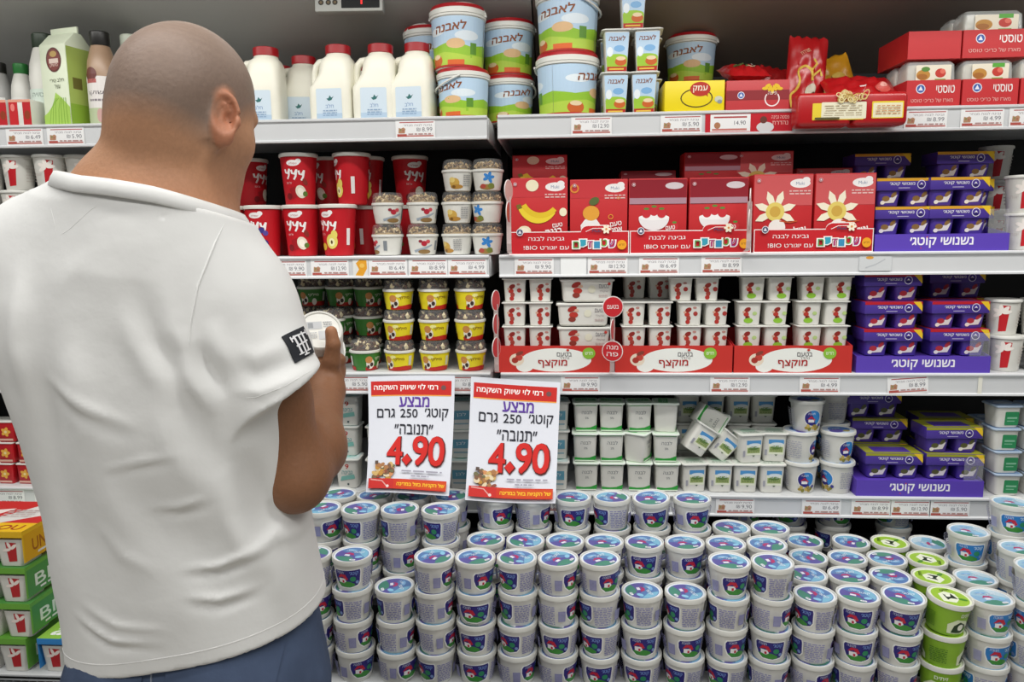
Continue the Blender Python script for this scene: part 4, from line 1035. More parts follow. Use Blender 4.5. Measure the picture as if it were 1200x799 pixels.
PROTO['bucket_low'] = bucket(0.062, 0.068, 0.118, False)
PROTO['bucket_tall'] = bucket(0.063, 0.072, 0.150, True)
def field_cup():
    t = thing('labaneh_cup', None, None)
    f = lambda z: 0.0265+0.0065*z/0.105
    b = link('cup_body', sqloft('cup_body', [(0.024, 0.024, 0.008, 0), (0.0265, 0.0265, 0.010, 0.002), (0.030, 0.030, 0.010, 0.055), (0.033, 0.033, 0.010, 0.103)], WHITE, 3), t)
    link('lid', sqloft('lid', [(0.034, 0.034, 0.010, 0.1015), (0.0395, 0.0395, 0.012, 0.102), (0.0395, 0.0395, 0.012, 0.1045), (0.037, 0.037, 0.011, 0.1055)], LIDM, 3), t)
    p = Print()
    for z0, z1, c in ((0.003, 0.014, '#b4281f'), (0.014, 0.036, '#9cc53c'), (0.036, 0.097, '#b9d3ea')):
        w0, w1 = f(z0)*0.93, f(z1)*0.93; p.poly([(-w0, z0), (w0, z0), (w1, z1), (-w1, z1)], c)
    p.ell(0.0, 0.037, 0.026, 0.008, '#9cc53c'); p.ell(0.010, 0.026, 0.015, 0.010, '#c8622a'); p.ell(0.010, 0.034, 0.012, 0.005, '#e8d2aa'); p.ell(0.006, 0.058, 0.014, 0.008, '#7fb0dc'); p.ell(-0.018, 0.05, 0.008, 0.012, '#e6eef2'); p.text('לאבנה', 0.0, 0.083, 0.012, '#8a4a22', w=0.042, bold=0.02, shear=0.2)
    p.rect(-0.02, 0.006, 0.018, 0.010, '#e0b84a')
    link('label', p.build('label', map_front(lambda z: -f(z)), None), b)
    return t
PROTO['field_cup'] = field_cup
FC_H = 0.1057
def pillow(name, w, h, tk, m, seed=1, crinkle=0.004, nx=16, ny=16, prnt=None):
    """sealed foil bag: puffed middle, flat crimped top and bottom seams"""
    rnd = np.random.RandomState(seed); V = []; F = []
    ph = rnd.rand(8)*6.28
    def bump(x, y): return crinkle*(math.sin(9*x+5*y+ph[0])+0.7*math.sin(-6*x+11*y+ph[1])+0.5*math.sin(17*x+3*y+ph[2]))
    def T(i, j):
        x = i/nx*2-1; y = j/ny*2-1
        e = max(0.0, 1-abs(x)**3)**0.6*max(0.0, 1-abs(y*1.06)**4 if abs(y) < 0.94 else 0.0)**0.8
        return x, y, e
    for s in (-1, 1):
        for j in range(ny+1):
            for i in range(nx+1):
                x, y, e = T(i, j)
                wx = w/2*x*(1-0.05*(1-y*y)*0)
                V.append((wx*(0.97 if abs(y) > 0.94 else 1.0), s*(tk/2*e+0.0006)+bump(x, y)*e*(1 if s > 0 else 0.9), h/2*(y+1)+0.003*math.sin(14*x+ph[3])*(abs(y) > 0.9)))
    n1 = (nx+1)*(ny+1)
    for s in (0, 1):
        for j in range(ny):
            for i in range(nx):
                a = s*n1+j*(nx+1)+i; q = (a, a+1, a+nx+2, a+nx+1); F.append(q if s == 0 else tuple(reversed(q)))
    for j in range(ny):
        for i in (0, nx):
            a = j*(nx+1)+i; F.append((a, a+nx+1, n1+a+nx+1, n1+a))
    for i in range(nx):
        for j in (0, ny):
            a = j*(nx+1)+i; F.append((a, a+1, n1+a+1, n1+a))
    me = mesh_from(name, V, F, m, 60)
    def front(x, y, d):
        xx = x/(w/2); yy = y/(h/2)-1
        e = max(0.0, 1-abs(xx)**3)**0.6*(max(0.0, 1-abs(yy*1.06)**4) if abs(yy) < 0.94 else 0.0)**0.8
        return (x, -(tk/2*e+0.0006)+bump(xx, yy)*e*0.9-d-0.0012, y)
    return me, front
REDF = mat('red_foil', '#b5141a', 0.28, noise=0.06, spec=0.7)
GOLDF = mat('golden_cheese_film', '#d79a1e', 0.3, noise=0.15, nscale=25, spec=0.7)
YELC = mat('yellow_carton', '#ecd50f', 0.45, noise=0.03)
def place_shelf_one():
    L1 = 1
    # ---- milk jugs
    for i, (u, Y, back) in enumerate(((307, 2.075, 0), (391, 2.075, 0), (440, 2.075, 0), (482.5, 2.075, 0), (351, 2.182, 1))):
        d = ['white milk jug with red cap, beside the bald head', 'white milk jug with red cap, middle of the front three', 'white milk jug with red cap, fourth from the bald head', 'white milk jug with red cap, partly behind the stacked buckets', 'white milk jug standing a little back between two front jugs'][i]
        place('milk_jug', P(u+2, L1, Y), (0, 0, R((4, -3, 2, -5, 8)[i])), d, 'milk jug', 'milk jugs on the top shelf')
    for i, u in enumerate((326, 374, 420)):
        place('milk_jug', P(u, L1, 2.295), (0, 0, R((0, 90, 0, 90)[i])), 'shadowed milk jug in the back row, %s from the bald head' % ORD[i+1], 'milk jug', 'milk jugs on the top shelf')
    # ---- buckets
    b1 = P(543.5, L1, 2.085); place('bucket_low', b1, (0, 0, R(150)), 'low white bucket with red lid at the right end of left bay', 'bucket', 'buckets with farm picture')
    place('bucket_tall', (b1[0]-0.012, b1[1]+0.003, b1[2]+0.127), (0, 0, R(-8)), 'tall bucket with raised arched handle, on the low bucket', 'bucket', 'buckets with farm picture')
    b2 = P(505, L1, 2.245); place('bucket_low', b2, (0, 0, R(20)), 'low white bucket with red lid, half hidden beside milk jugs', 'bucket', 'buckets with farm picture')
    place('bucket_tall', (b2[0], b2[1], b2[2]+0.127), (0, 0, R(40)), 'tall bucket behind the arched-handle bucket, half hidden', 'bucket', 'buckets with farm picture', scale=(0.98, 0.98, 0.94))
    b3 = P(597, L1, 2.19); place('bucket_low', b3, (0, 0, R(30)), 'low bucket in shadow behind the gap between the bays', 'bucket', 'buckets with farm picture')
    place('bucket_tall', (b3[0]-0.002, b3[1], b3[2]+0.127), (0, 0, R(5)), 'tall shadowed bucket stacked above the bay gap', 'bucket', 'buckets with farm picture', scale=(1, 1, 0.92))
    b4 = P(665, L1, 2.092); place('bucket_big', b4, (0, 0, R(60)), 'largest white bucket standing on the right bay top shelf', 'bucket', 'buckets with farm picture')
    place('bucket_big', (b4[0], b4[1], b4[2]+0.159), (0, 0, R(-20)), 'largest bucket with red lid below it, cut by the photo top', 'bucket', 'buckets with farm picture')
    b5 = P(808, L1, 2.36); place('bucket_low', b5, (0, 0, R(10)), 'bucket hidden behind the yellow box', 'bucket', 'buckets with farm picture')
    place('bucket_tall', (b5[0], b5[1], b5[2]+0.127), (0, 0, R(-15)), 'dim bucket with arched handle standing behind the yellow box', 'bucket', 'buckets with farm picture', scale=(1, 1, 0.88))
    # ---- labaneh cups
    for n, (u, dz, rz, d) in enumerate(((720, 0, 3, 'small labaneh cup, lower left of the four'), (754, 0, -3, 'small labaneh cup, lower right of the four'), (721.5, FC_H, 2, 'small labaneh cup, upper left of the four'), (758, FC_H, -4, 'small labaneh cup, upper right of the four'), (741, 2*FC_H, 0, 'small labaneh cup on top of the four, cut by the photo edge'))):
        q = P(u, L1, 2.055, dz)
        place('field_cup', q, (0, 0, R(rz)), d, 'cup', 'labaneh cups on the top shelf')
    for n, (u, lv) in enumerate(((716, 3), (757, 3))):
        for k in range(lv-1):
            place('field_cup', P(u, L1, 2.155, k*FC_H), (0, 0, 0), 'small labaneh cup in the dark second row, %s, %s' % (('left', 'right')[n], ('bottom', 'upper', 'top')[k]), 'cup', 'labaneh cups on the top shelf')
    # ---- yellow and red cartons
    X0, X1 = x_at(779, 2.02, 0.34), x_at(849, 2.02, 0.34); w = X1-X0
    t = thing('cheese_box', 'bright yellow cheese box with red oval logo on top shelf', 'box', ((X0+X1)/2, 2.02, zz(1)))
    b = link('box', box('box', -w/2, w/2, 0, 0.20, 0, 0.079, YELC, 0.0012), t)
    p = Print().ring(0.005, 0.036, 0.041, 0.024, 0.003, '#5a4a10').ell(0.014, 0.058, 0.026, 0.018, '#b83022').text('עמק', 0.014, 0.058, 0.017, '#f2ecd8', w=0.036, bold=0.02).poly([(0.026, 0.046), (0.034, 0.038), (0.032, 0.050)], '#b83022').ell(w*0.40, 0.032, 0.010, 0.008, '#c9cdb8').ell(w*0.42, 0.026, 0.006, 0.005, '#8a9498')
    link('front_print', p.build('front_print', map_front(0.0), None), b)
    t = thing('cheese_box', 'plain yellow cheese box set further back, left of the logo box', 'box', (x_at(770, 2.15, 0.34)+0.03, 2.235, zz(1)))
    link('box', box('box', -0.075, 0.02, 0.0, 0.16, 0, 0.083, YELC, 0.0012), t)
    X0, X1 = x_at(851, 2.02, 0.34), x_at(925, 2.02, 0.34); w = X1-X0
    t = thing('cheese_box', 'red cheese box with white circle and yellow crown drawing', 'box', ((X0+X1)/2, 2.02, zz(1)))
    pk = mat('pinkish_red_carton', '#c23a3e', 0.5, noise=0.04)
    b = link('box', box('box', -w/2, w/2, 0, 0.20, 0, 0.077, pk, 0.0012), t)
    p = Print().rect(-w/2, 0.028, w/2, 0.052, '#8f2a30').ring(0.036, 0.030, 0.019, 0.019, 0.003, '#f2e6e4', R(140), R(400)); emblem(p, -0.042, 0.040, 0.009, '#e8e8f0', '#4a6ab0')
    for k in range(7): p.ell(0.018+k*0.006, 0.056+0.006*math.sin(k*1.6), 0.004, 0.008, '#e6bf2a', rot=0.5*(k-3))
    p.text('פיצה', 0.036, 0.044, 0.007, '#f2e6e4', w=0.022)
    link('front_print', p.build('front_print', map_front(0.0), None), b)
    # ---- bags of grated cheese
    def bag(name, label, loc, rot, w, h, tk, m, seed, pf=None, cat='bag'):
        t = thing(name, label, cat, loc, rot, 'bags of grated cheese')
        me, fr = pillow('bag_body', w, h, tk, m, seed); b = link('bag_body', me, t)
        if pf: p = Print(); pf(p); link('bag_print', p.build('bag_print', fr, 0.008), b)
        return t
    def noodle(p):
        pts = [(-0.035, 0.02), (-0.042, 0.05), (-0.030, 0.065), (-0.024, 0.09), (-0.028, 0.115), (-0.010, 0.128), (0.004, 0.115), (0.010, 0.09)]
        def sm(q, n=6):
            out = []
            for i in range(len(q)-1):
                a, b, c, d = q[max(i-1, 0)], q[i], q[i+1], q[min(i+2, len(q)-1)]
                for k in range(n):
                    t = k/n; out.append(tuple(0.5*(2*b[j]+(c[j]-a[j])*t+(2*a[j]-5*b[j]+4*c[j]-d[j])*t*t+(3*b[j]-a[j]-3*c[j]+d[j])*t**3) for j in (0, 1)))
            return out+[q[-1]]
        pts = sm(pts)
        p.line(pts, 0.006, '#d9b84a'); p.line([(0.004, 0.115), (0.020, 0.135), (0.014, 0.150)], 0.005, '#d9b84a'); p.line([(0.008, 0.10), (0.030, 0.12), (0.036, 0.105)], 0.006, '#e2c65c'); p.ell(0.006, 0.062, 0.012, 0.022, '#c9c2ae', rot=-0.4); p.ell(0.014, 0.050, 0.006, 0.010, '#5a3a2a')
        p.text('מגורדת', -0.012, 0.165, 0.010, '#e8c9a8', w=0.024, rot=0.5)
    q = P(941, 1, 2.13); bag('cheese_bag', 'tall upright red bag of grated cheese with noodle drawing', (q[0], q[1], q[2]), (R(-4), R(4), R(4)), 0.105, 0.208, 0.040, REDF, 3, noodle)
    def slices(p):
        p.line([(-0.05, 0.05), (-0.01, 0.07), (0.03, 0.066)], 0.004, '#a8741a'); p.ell(-0.02, 0.02, 0.016, 0.012, '#b8863a'); p.text('צהובה', 0.03, 0.03, 0.012, '#8a5a14', w=0.04); p.ell(0.035, 0.085, 0.018, 0.010, '#e4c25c')
    q = P(977, 1, 2.20); bag('cheese_bag', 'golden yellow bag of sliced cheese leaning on the red bag', (q[0]+0.005, q[1]+0.03, q[2]+0.030), (R(-12), R(-14), R(-6)), 0.155, 0.150, 0.036, GOLDF, 5, slices)
    def v1(p):
        p.poly([(-0.015, 0.040), (-0.008, 0.022), (0.004, 0.044), (-0.004, 0.038)], '#ece4e2'); p.ell(0.045, 0.035, 0.022, 0.018, '#cf5a52', rot=0.5); p.ell(0.05, 0.045, 0.01, 0.006, '#e6a79c')
    q = P(1010, 1, 2.09); bag('cheese_bag', 'red foil bag lying slumped behind the paired red packs', (q[0], q[1]-0.040, q[2]+0.024), (R(-52), 0, R(4)), 0.188, 0.118, 0.040, REDF, 9, v1)
    def v2(p):
        p.ell(-0.01, 0.06, 0.02, 0.014, '#5a6a3a'); p.ell(0.012, 0.05, 0.014, 0.01, '#d8cba8'); p.ell(0.03, 0.07, 0.01, 0.008, '#e4ddd0')
    q = P(876, 1, 2.14); bag('cheese_bag', 'red foil bag lying on top of the red cheese box', (q[0], q[1]-0.04, q[2]+0.1035), (R(-72), R(0), R(10)), 0.11, 0.12, 0.036, REDF, 12, v2)
    q = P(906, 1, 2.15); bag('cheese_bag', 'crumpled red bag leaning up behind the red cheese box', (q[0], 2.245, q[2]+0.004), (R(-8), R(14), R(-8)), 0.10, 0.155, 0.036, REDF, 15, v2)
    # ---- paired red packs hanging over the rail
    X0, X1 = x_at(930, 1.955, 0.29), x_at(1060, 1.955, 0.29); w = X1-X0
    t = thing('noodle_pack', 'wide glossy red twin pack with cream labels overhanging the rail', 'pack', ((X0+X1)/2, 1.962, zz(1)-0.052))
    for s in (-1, 1):
        bm = bmesh.new(); add_box(bm, s*w/4-w/4+0.001, s*w/4+w/4-0.001, -0.032, 0.026, 0, 0.080)
        bmesh.ops.bevel(bm, geom=list(bm.edges), offset=0.012, segments=4, profile=0.5, affect='EDGES')
        link('pack_body', bm_mesh('pack_body', bm, REDF, 40), t)
    p = Print().rect(-w*0.36, 0.014, w*0.10, 0.054, '#e9cf3a', 0.002).rect(-w*0.28, 0.016, w*0.12, 0.056, '#ebe6cc', 0.003).rect(w*0.17, 0.016, w*0.45, 0.056, '#e9cf3a', 0.002).rect(w*0.18, 0.018, w*0.44, 0.052, '#ece6c4', 0.002)
    p.lines(-w*0.26, 0.022, w*0.08, 0.050, 5, '#b9a888', 0.3).lines(w*0.20, 0.024, w*0.42, 0.048, 4, '#c98a5a', 0.3).rect(-w*0.34, 0.015, -w*0.12, 0.020, '#5a5230')
    rn = random.Random(8)
    for k in range(22): p.ring(-w*0.02+rn.uniform(-0.030, 0.034), 0.062+rn.uniform(-0.004, 0.014), rn.uniform(0.006, 0.014), rn.uniform(0.005, 0.009), 0.0022, rn.choice(('#d9c07a', '#e8d8a0', '#b8964a')), n=10, rot=rn.uniform(0, 3))
    link('label', p.build('label', map_front(-0.0320), None), t)
    # ---- red toast trays with wrapped sandwiches
    wrap = mat('clear_wrap', '#e9efee', 0.16, alpha=0.42, spec=0.9, bump=0.5, bscale=70)
    def toast(label, u0, u1, Y, off, rz=0.0, plain=False, packs=True, d=0.16, green=True, rx=0):
        X0, X1 = x_at(u0, Y, ZS[1]+off+0.04), x_at(u1, Y, ZS[1]+off+0.04); w = X1-X0
        t = thing('toast_tray', label, 'tray', ((X0+X1)/2, Y, zz(1, off)), (rx, 0, rz), 'red toast trays')
        link('tray', open_tray('tray', w, d, 0.067, REDC, 0.067), t)
        if not plain:
            p = Print(); emblem(p, -w*0.24, 0.046, 0.0115, '#e6e6ee', '#3f5fa8'); p.text('טוסטי', w*0.22, 0.044, 0.018, '#f2e8e6', w=w*0.34, bold=0.02); p.text('מארז של כריכי טוסט', -w*0.02, 0.018, 0.010, '#eab4ae', w=w*0.78)
            link('front_print', p.build('front_print', map_front(-0.0015), None), t)
        if packs:
            for k in range(2):
                y = 0.012+k*0.072
                b = link('toast_pack', sqloft('toast_pack', [(w*0.44, 0.030, 0.006, 0.003), (w*0.46, 0.033, 0.008, 0.06), (w*0.45, 0.030, 0.010, 0.108), (w*0.40, 0.020, 0.008, 0.118)], wrap, 3), t, (0, y+0.034, 0))
                br = link('bread', sqloft('bread', [(w*0.40, 0.024, 0.008, 0.005), (w*0.41, 0.026, 0.010, 0.06), (w*0.40, 0.024, 0.012, 0.100), (w*0.34, 0.014, 0.008, 0.110)], mat('toast_filling', '#ddd6bf', 0.6, noise=0.12, nscale=40), 3), t, (0, y+0.034, 0))
                if k == 0:
                    c = Print().rect(-w*0.30, 0.064, w*0.36, 0.106, '#ece4d0', 0.003).ell(-w*0.16, 0.082, w*0.13, 0.013, '#c08a3a').ell(-w*0.18, 0.078, w*0.10, 0.007, '#a86a2a').ell(w*0.16, 0.086, w*0.10, 0.011, '#c43a2e').ell(w*0.20, 0.090, w*0.05, 0.006, '#e2705c')
                    c.rect(w*0.06, 0.097, w*0.28, 0.107, '#58a83a') if green else c.ell(-w*0.12, 0.096, w*0.08, 0.006, '#5a8a3c')
                    c.rect(w*0.06, 0.066, w*0.26, 0.072, '#7aa84c')
                    link('pack_print', c.build('pack_print', map_front(lambda z: -0.0335), None), b)
        return t
    toast('red toast tray, lower one nearest the noodle packs', 1062, 1125, 2.02, 0.0, green=False)
    toast('red toast tray, lower one in the middle at right', 1127.5, 1193, 2.02, 0.0)
    toast('red toast tray, lower one cut by the right photo edge', 1195.5, 1260, 2.02, 0.0)
    toast('red toast tray, upper one at the right photo edge', 1128.5, 1206, 2.035, 0.121)
    toast('plain-backed red toast tray lying skewed on the lower tray', 1064, 1126.5, 2.035, 0.121, R(1), True, False, 0.17)
    # ---- left end of the top shelf
    t = thing('milk_carton', 'tall pale green milk carton with brown oval emblem', 'carton', P(84, 1, 2.08), (0, 0, R(-14)))
    gm = mat('pale_green_carton', '#dfe8cf', 0.45, noise=0.04)
    b = link('carton_body', sqloft('carton_body', [(0.046, 0.046, 0.004, 0), (0.046, 0.046, 0.004, 0.215), (0.046, 0.012, 0.003, 0.250)], gm, 2), t)
    link('gable_fin', box('gable_fin', -0.046, 0.046, -0.003, 0.003, 0.248, 0.268, gm, 0.001), b)
    p = Print().poly([(-0.046, 0), (0.046, 0), (0.046, 0.05), (0.020, 0.075), (0.0, 0.09), (-0.010, 0.06), (-0.030, 0.04), (-0.046, 0.03)], '#a9cf5e')
    for k in range(7): p.line([(-0.03+k*0.011, 0.0), (-0.02+k*0.009, 0.045+0.01*k % 0.03), (-0.002+k*0.006, 0.075)], 0.002, '#7fae3a')
    p.ell(0.004, 0.175, 0.026, 0.032, '#5c2a26', n=28).ell(0.004, 0.175, 0.022, 0.028, '#7a3a34', n=28).ell(0.004, 0.190, 0.012, 0.008, '#b89a5a').rect(-0.012, 0.166, 0.020, 0.178, '#d8c4b8'); p.text('משק', 0.004, 0.160, 0.010, '#e0c8bc', w=0.026)
    p.text('חלב טרי', 0.010, 0.122, 0.010, '#5a6048', w=0.048); p.text('עשיר', 0.010, 0.105, 0.010, '#5a6048', w=0.020)
    link('front_print', p.build('front_print', map_front(-0.046), None), b)
    q = Print().rect(-0.044, 0.005, 0.044, 0.21, '#a9bf62').rect(-0.044, 0.0, 0.044, 0.06, '#8cb23c').rect(-0.03, 0.10, 0.0, 0.13, '#6d6a34'); link('side_print', q.build('side_print', map_right(0.046), None), b)
    bp = [(0.030, 0), (0.036, 0.001), (0.0375, 0.005), (0.0375, 0.075), (0.036, 0.10), (0.0375, 0.13), (0.034, 0.165), (0.026, 0.195), (0.021, 0.21), (0.021, 0.215)]
    def bottle(label, u, Y, m, capm, lab, sc=1.0, capn='cap'):
        t = thing('drink_bottle', label, 'bottle', P(u, 1, Y)); t.scale = (sc, sc, sc)
        b = link('bottle_body', lathe('bottle_body', bp, m, 28), t)
        link('cap', lathe('cap', [(0.0235, 0.205), (0.0245, 0.207), (0.0245, 0.238), (0.022, 0.241), (0.01, 0.241)], capm, 24), t)
        p = Print(); lab(p); link('label', p.build('label', map_round(lambda z: 0.0377 if z < 0.13 else 0.0377-0.0036*(z-0.13)/0.035, 0.0375), 0.008), b)
    dk = mat('black_cap_plastic', '#22211f', 0.35); gc = mat('green_cap_plastic', '#2f7a3a', 0.35); choc = mat('chocolate_drink', '#a88a70', 0.35, noise=0.04)
    def lc(p):
        p.rect(-0.035, 0.004, 0.035, 0.125, '#e2ddda', 0.004).ell(-0.012, 0.130, 0.018, 0.018, '#6a3834').rect(-0.026, 0.108, 0.004, 0.118, '#b0605c'); p.text('שוקו', 0.0, 0.082, 0.012, '#5a5058', w=0.04); p.lines(-0.02, 0.06, 0.02, 0.07, 1, '#8a8288'); p.rect(-0.03, 0.006, 0.03, 0.045, '#b8c4a0'); p.ell(0.008, 0.026, 0.008, 0.018, '#c8a09a')
    bottle('tan chocolate milk bottle with black cap beside the head', 124, 2.075, choc, dk, lc, 1.05)
    def lw(p): p.rect(-0.036, 0.03, 0.036, 0.10, '#cfdcd2'); p.poly([(-0.036, 0.004), (0.036, 0.004), (0.036, 0.03), (-0.036, 0.045)], '#a4cf52'); p.text('סויה', 0.0, 0.085, 0.010, '#7a8a80', w=0.03)
    bottle('white drink bottle with dark green cap behind the pale carton', 58, 2.115, WHITE, mat('dark_green_cap', '#2c3a2c', 0.4), lw, 1.09)
    def lg(p): p.rect(-0.036, 0.05, 0.036, 0.12, '#e2e2de')
    bottle('small white bottle with green band behind red packs', 30, 2.15, WHITE, gc, lg, 0.80)
    bottle('grey shadowed bottle at the left photo edge', 4, 2.16, mat('grey_bottle_plastic', '#a8a8a6', 0.4, noise=0.04), dk, lg, 0.83)
    bottle('pale bottle mostly hidden behind the bald head', 160, 2.18, WHITE, mat('pale_cap', '#cfd6c6', 0.4), lw, 1.12)
    # red and white four-packs at the edge
    for k, u in enumerate((6, 34)):
        t = thing('yogurt_pack', ('red and white yogurt pack at the left photo edge, top shelf', 'red and white yogurt pack beside the small green-banded bottle')[k], 'pack', P(u, 1, 2.055), (0, 0, 0), 'red yogurt packs on the top shelf')
        b = link('sleeve', box('sleeve', -0.031, 0.031, -0.035, 0.035, 0, 0.072, WHITE, 0.003), t)
        p = Print().rect(-0.031, 0.004, -0.006, 0.070, '#c2242a').rect(0.008, 0.004, 0.031, 0.070, '#b82028').ell(0.020, 0.030, 0.008, 0.012, '#8f3a1e').ell(-0.02, 0.05, 0.006, 0.010, '#e48078').rect(-0.031, 0.064, 0.031, 0.071, '#dfa08a')
        link('front_print', p.build('front_print', map_front(-0.035), None), b)
place_shelf_one()
# ================================================================== second shelf
def shelf_two():
    H = 0.1385
    names = {'pear': 'with pear picture', 'berry': 'with blueberry picture', 'strawberry': 'with strawberry picture'}
    G = 'big red yogurt cups'
    for u, Y, k, lv, d, rz in (
        (266, 2.065, 'berry', 0, 'big red yogurt cup at the chin of the bald man', 10), (310, 2.065, 'berry', 0, 'big red yogurt cup with blueberries in the lower front row', -4), (354, 2.065, 'strawberry', 0, 'big red yogurt cup with strawberries in the lower front row', 0),
        (397, 2.055, 'pear', 0, 'big red yogurt cup with pear in the lower front row', -24),
        (351, 2.075, 'strawberry', 1, 'big red yogurt cup standing on the lower strawberry cup', 4), (413, 2.085, 'pear', 1, 'big red yogurt cup standing on the lower pear cup', -58)):
        place('yog_'+k, P(u, 2, Y, lv*H, 0.07), (0, 0, R(rz)), d, 'yogurt cup', G)
    n = 0
    for u, k in ((248, 'berry'), (294, 'strawberry'), (341, 'strawberry'), (387, 'strawberry'), (430, 'pear'), (481, 'strawberry')):
        n += 1
        place('yog_'+k, P(u, 2, 2.19, 0, 0.07), (0, 0, R(20*n)), 'big red yogurt cup of the dark second row, lower, %s from left' % ORD[n], 'yogurt cup', G)
        if u in (248, 294, 387, 430, 481): place('yog_'+k, P(u, 2, 2.19, H, 0.07), (0, 0, R(35*n)), 'big red yogurt cup of the dark second row, upper, %s from left' % ORD[n], 'yogurt cup', G)
    GG = 'granola topped yogurt cups'
    for ci, (u, k, nn, Y, rots) in enumerate(((454.5, 'red', 2, 2.052, (-60, -150)), (495.5, 'red', 2, 2.052, (10, 20)), (536, 'oat', 3, 2.055, (-30, 0, 8)), (571, 'blue', 3, 2.05, (0, -40, 5)))):
        for i in range(nn):
            lab = 'white yogurt cup with granola dome, %s, column %s' % (level_word(nn-1-i, nn), ('next to the red pear cups', 'second from the pear cups', 'showing oat print', 'showing blue flower print')[ci])
            place('dome_'+k, P(u+(0, 0, 1)[i]*0.5, 2, Y+0.002*i, i*DOME_H), (0, 0, R(rots[i])), lab, 'yogurt cup', GG)
    # red and white cups at the far left, mostly behind the man
    for j, u in enumerate((-14, 23, 60, 97)):
        for i in range(3):
            t = 'flower_cup'
            place(t, P(u, 2, 2.06+0.02*(u > 60), i*FLOWER_H), (0, 0, R(-20+17*j)), 'white cup with red flower panel, left photo edge, second shelf, %s, %s' % (('lower', 'middle', 'upper')[i], ('first', 'second', 'third', 'fourth')[j]), 'yogurt cup', 'white and red cups at the left edge')
    # three red display trays with cartons
    for ti, (u0, u1, ks, tops, nm) in enumerate(((597, 737, ('banana', 'orange'), (203, 208), 'left'), (738, 880, ('hat', 'hat'), (211, 211), 'middle'), (883, 1023, ('flower', 'flower'), (205, 205), 'right'))):
        X0 = x_at(u0, 2.003, ZS[2]+0.03); X1 = x_at(u1, 2.003, ZS[2]+0.03)
        w = X1-X0
        t = place('red_tray', ((X0+X1)/2, 2.003, zz(2)), (0, 0, 0), 'red display tray with colourful lettering, %s of the three' % nm, 'display tray', 'red display trays on the second shelf', scale=(w/0.322, 1, 1))
        for s in (0, 1):
            x = (X0+X1)/2 + (-0.0785 if s == 0 else 0.0785) - (0.006 if ti == 1 else 0)
            pic = {'banana': 'banana', 'orange': 'peach', 'hat': 'strawberry', 'flower': 'white flower'}[ks[s]]
            lab = 'red yogurt carton with %s picture' % pic
            lab += (', in the left tray' if ti == 0 else ', %s one in the %s tray' % (('left', 'right')[s], nm))
            place('carton_'+ks[s], (x, 2.051, zz(2, 0.0017)), (0, 0, R((0.6, -0.8)[s])), lab, 'carton', 'red yogurt cartons', scale=(0.985, 1, (1.0, 0.97)[ks[s] == 'orange' or ti == 1]))
            # second pair behind, with one more on top
            if (ti, s) != (0, 1): place('carton_'+ks[s], (x, 2.143, zz(2, 0.0017)), (0, 0, 0), 'red yogurt carton hidden behind the %s front carton of the %s tray' % (('left', 'right')[s], nm), 'carton', 'red yogurt cartons', scale=(0.985, 1, 0.62))
            if (ti, s) in ((0, 0), (1, 1), (2, 0)):
                place('carton_'+ks[s], (x-0.012*(ti == 2)*2, 2.146, zz(2, 0.0017+0.198*0.62+0.0005)), (0, 0, 0), 'shadowed red carton standing high behind the %s tray' % nm, 'carton', 'red yogurt cartons', scale=(0.985, 1, 0.72))
            elif (ti, s) in ((1, 0), (2, 1)):
                place('carton_'+ks[s], (x-0.01, 2.146+0.04, zz(2, 0.0017+0.198*0.62+0.0005)), (0, 0, 0), 'low shadowed red carton behind the %s tray' % nm, 'carton', 'red yogurt cartons', scale=(0.985, 1, 0.50))
    snack_block(2, 'gold', 1024.5, 1182, [(1052, 0, 2.058), (1115, 0, 2.052), (1052, 1, 2.062), (1114, 1, 2.054)], [(1026, 0, 2.17), (1026, 1, 2.17), (1026, 2, 2.17), (1121, 0, 2.15), (1121, 1, 2.15), (1121, 2, 2.15)], 'second shelf')
    for i in range(2):
        for j, u in enumerate((1198, 1237)):
            place('flower_cup', P(u, 2, 2.05, i*FLOWER_H), (0, 0, R(-28)), 'white cup with red flower panel, right photo edge, second shelf, %s, %s' % (('lower', 'upper')[i], ('first', 'second')[j]), 'yogurt cup', 'white and red cups at right edge')
    for i in range(3):
        place('flower_cup', P(1166, 2, 2.26, i*FLOWER_H), (0, 0, R(-30)), 'white cup with red flower panel behind the purple packs, %s' % ('lowest', 'middle', 'topmost')[i], 'yogurt cup', 'white and red cups at right edge')
def snack_block(level, kind, u0, u1, front, back, where):
    X0, X1 = x_at(u0, 2.004, ZS[level]+0.02), x_at(u1, 2.004, ZS[level]+0.02)
    place('snack_tray', ((X0+X1)/2, 2.004, zz(level)), (0, 0, 0), 'violet display tray with white lettering on the %s' % where, 'display tray', 'violet display trays', scale=((X1-X0)/0.352, 1, 1))
    band = {'gold': 'gold', 'red': 'red', 'olive': 'olive green'}[kind]
    used = set()
    for u, lv, Y in front:
        side = 'left' if u < 1070 else 'right'
        lab = 'purple snack pack with %s top band, front %s, %s layer' % (band, side, ('bottom', 'second', 'third')[lv])
        place('snack_'+kind, P(u, level, Y, 0.0425+lv*SNACK_H), (0, 0, R((-1.5, 2, 0.5)[lv])), lab, 'snack pack', 'purple snack packs', scale=(0.96, 1, 1))
    for u, lv, Y in back:
        side = 'left' if u < 1070 else 'right'
        lab = 'purple snack pack with %s top band, shadowed rear %s, %s layer' % (band, side, ('bottom', 'second', 'third')[lv])
        place('snack_'+kind, P(u, level, Y, 0.0425+lv*SNACK_H), (0, 0, R((1, -2, 1.5)[lv])), lab, 'snack pack', 'purple snack packs', scale=(0.96, 1, 1))
shelf_two()
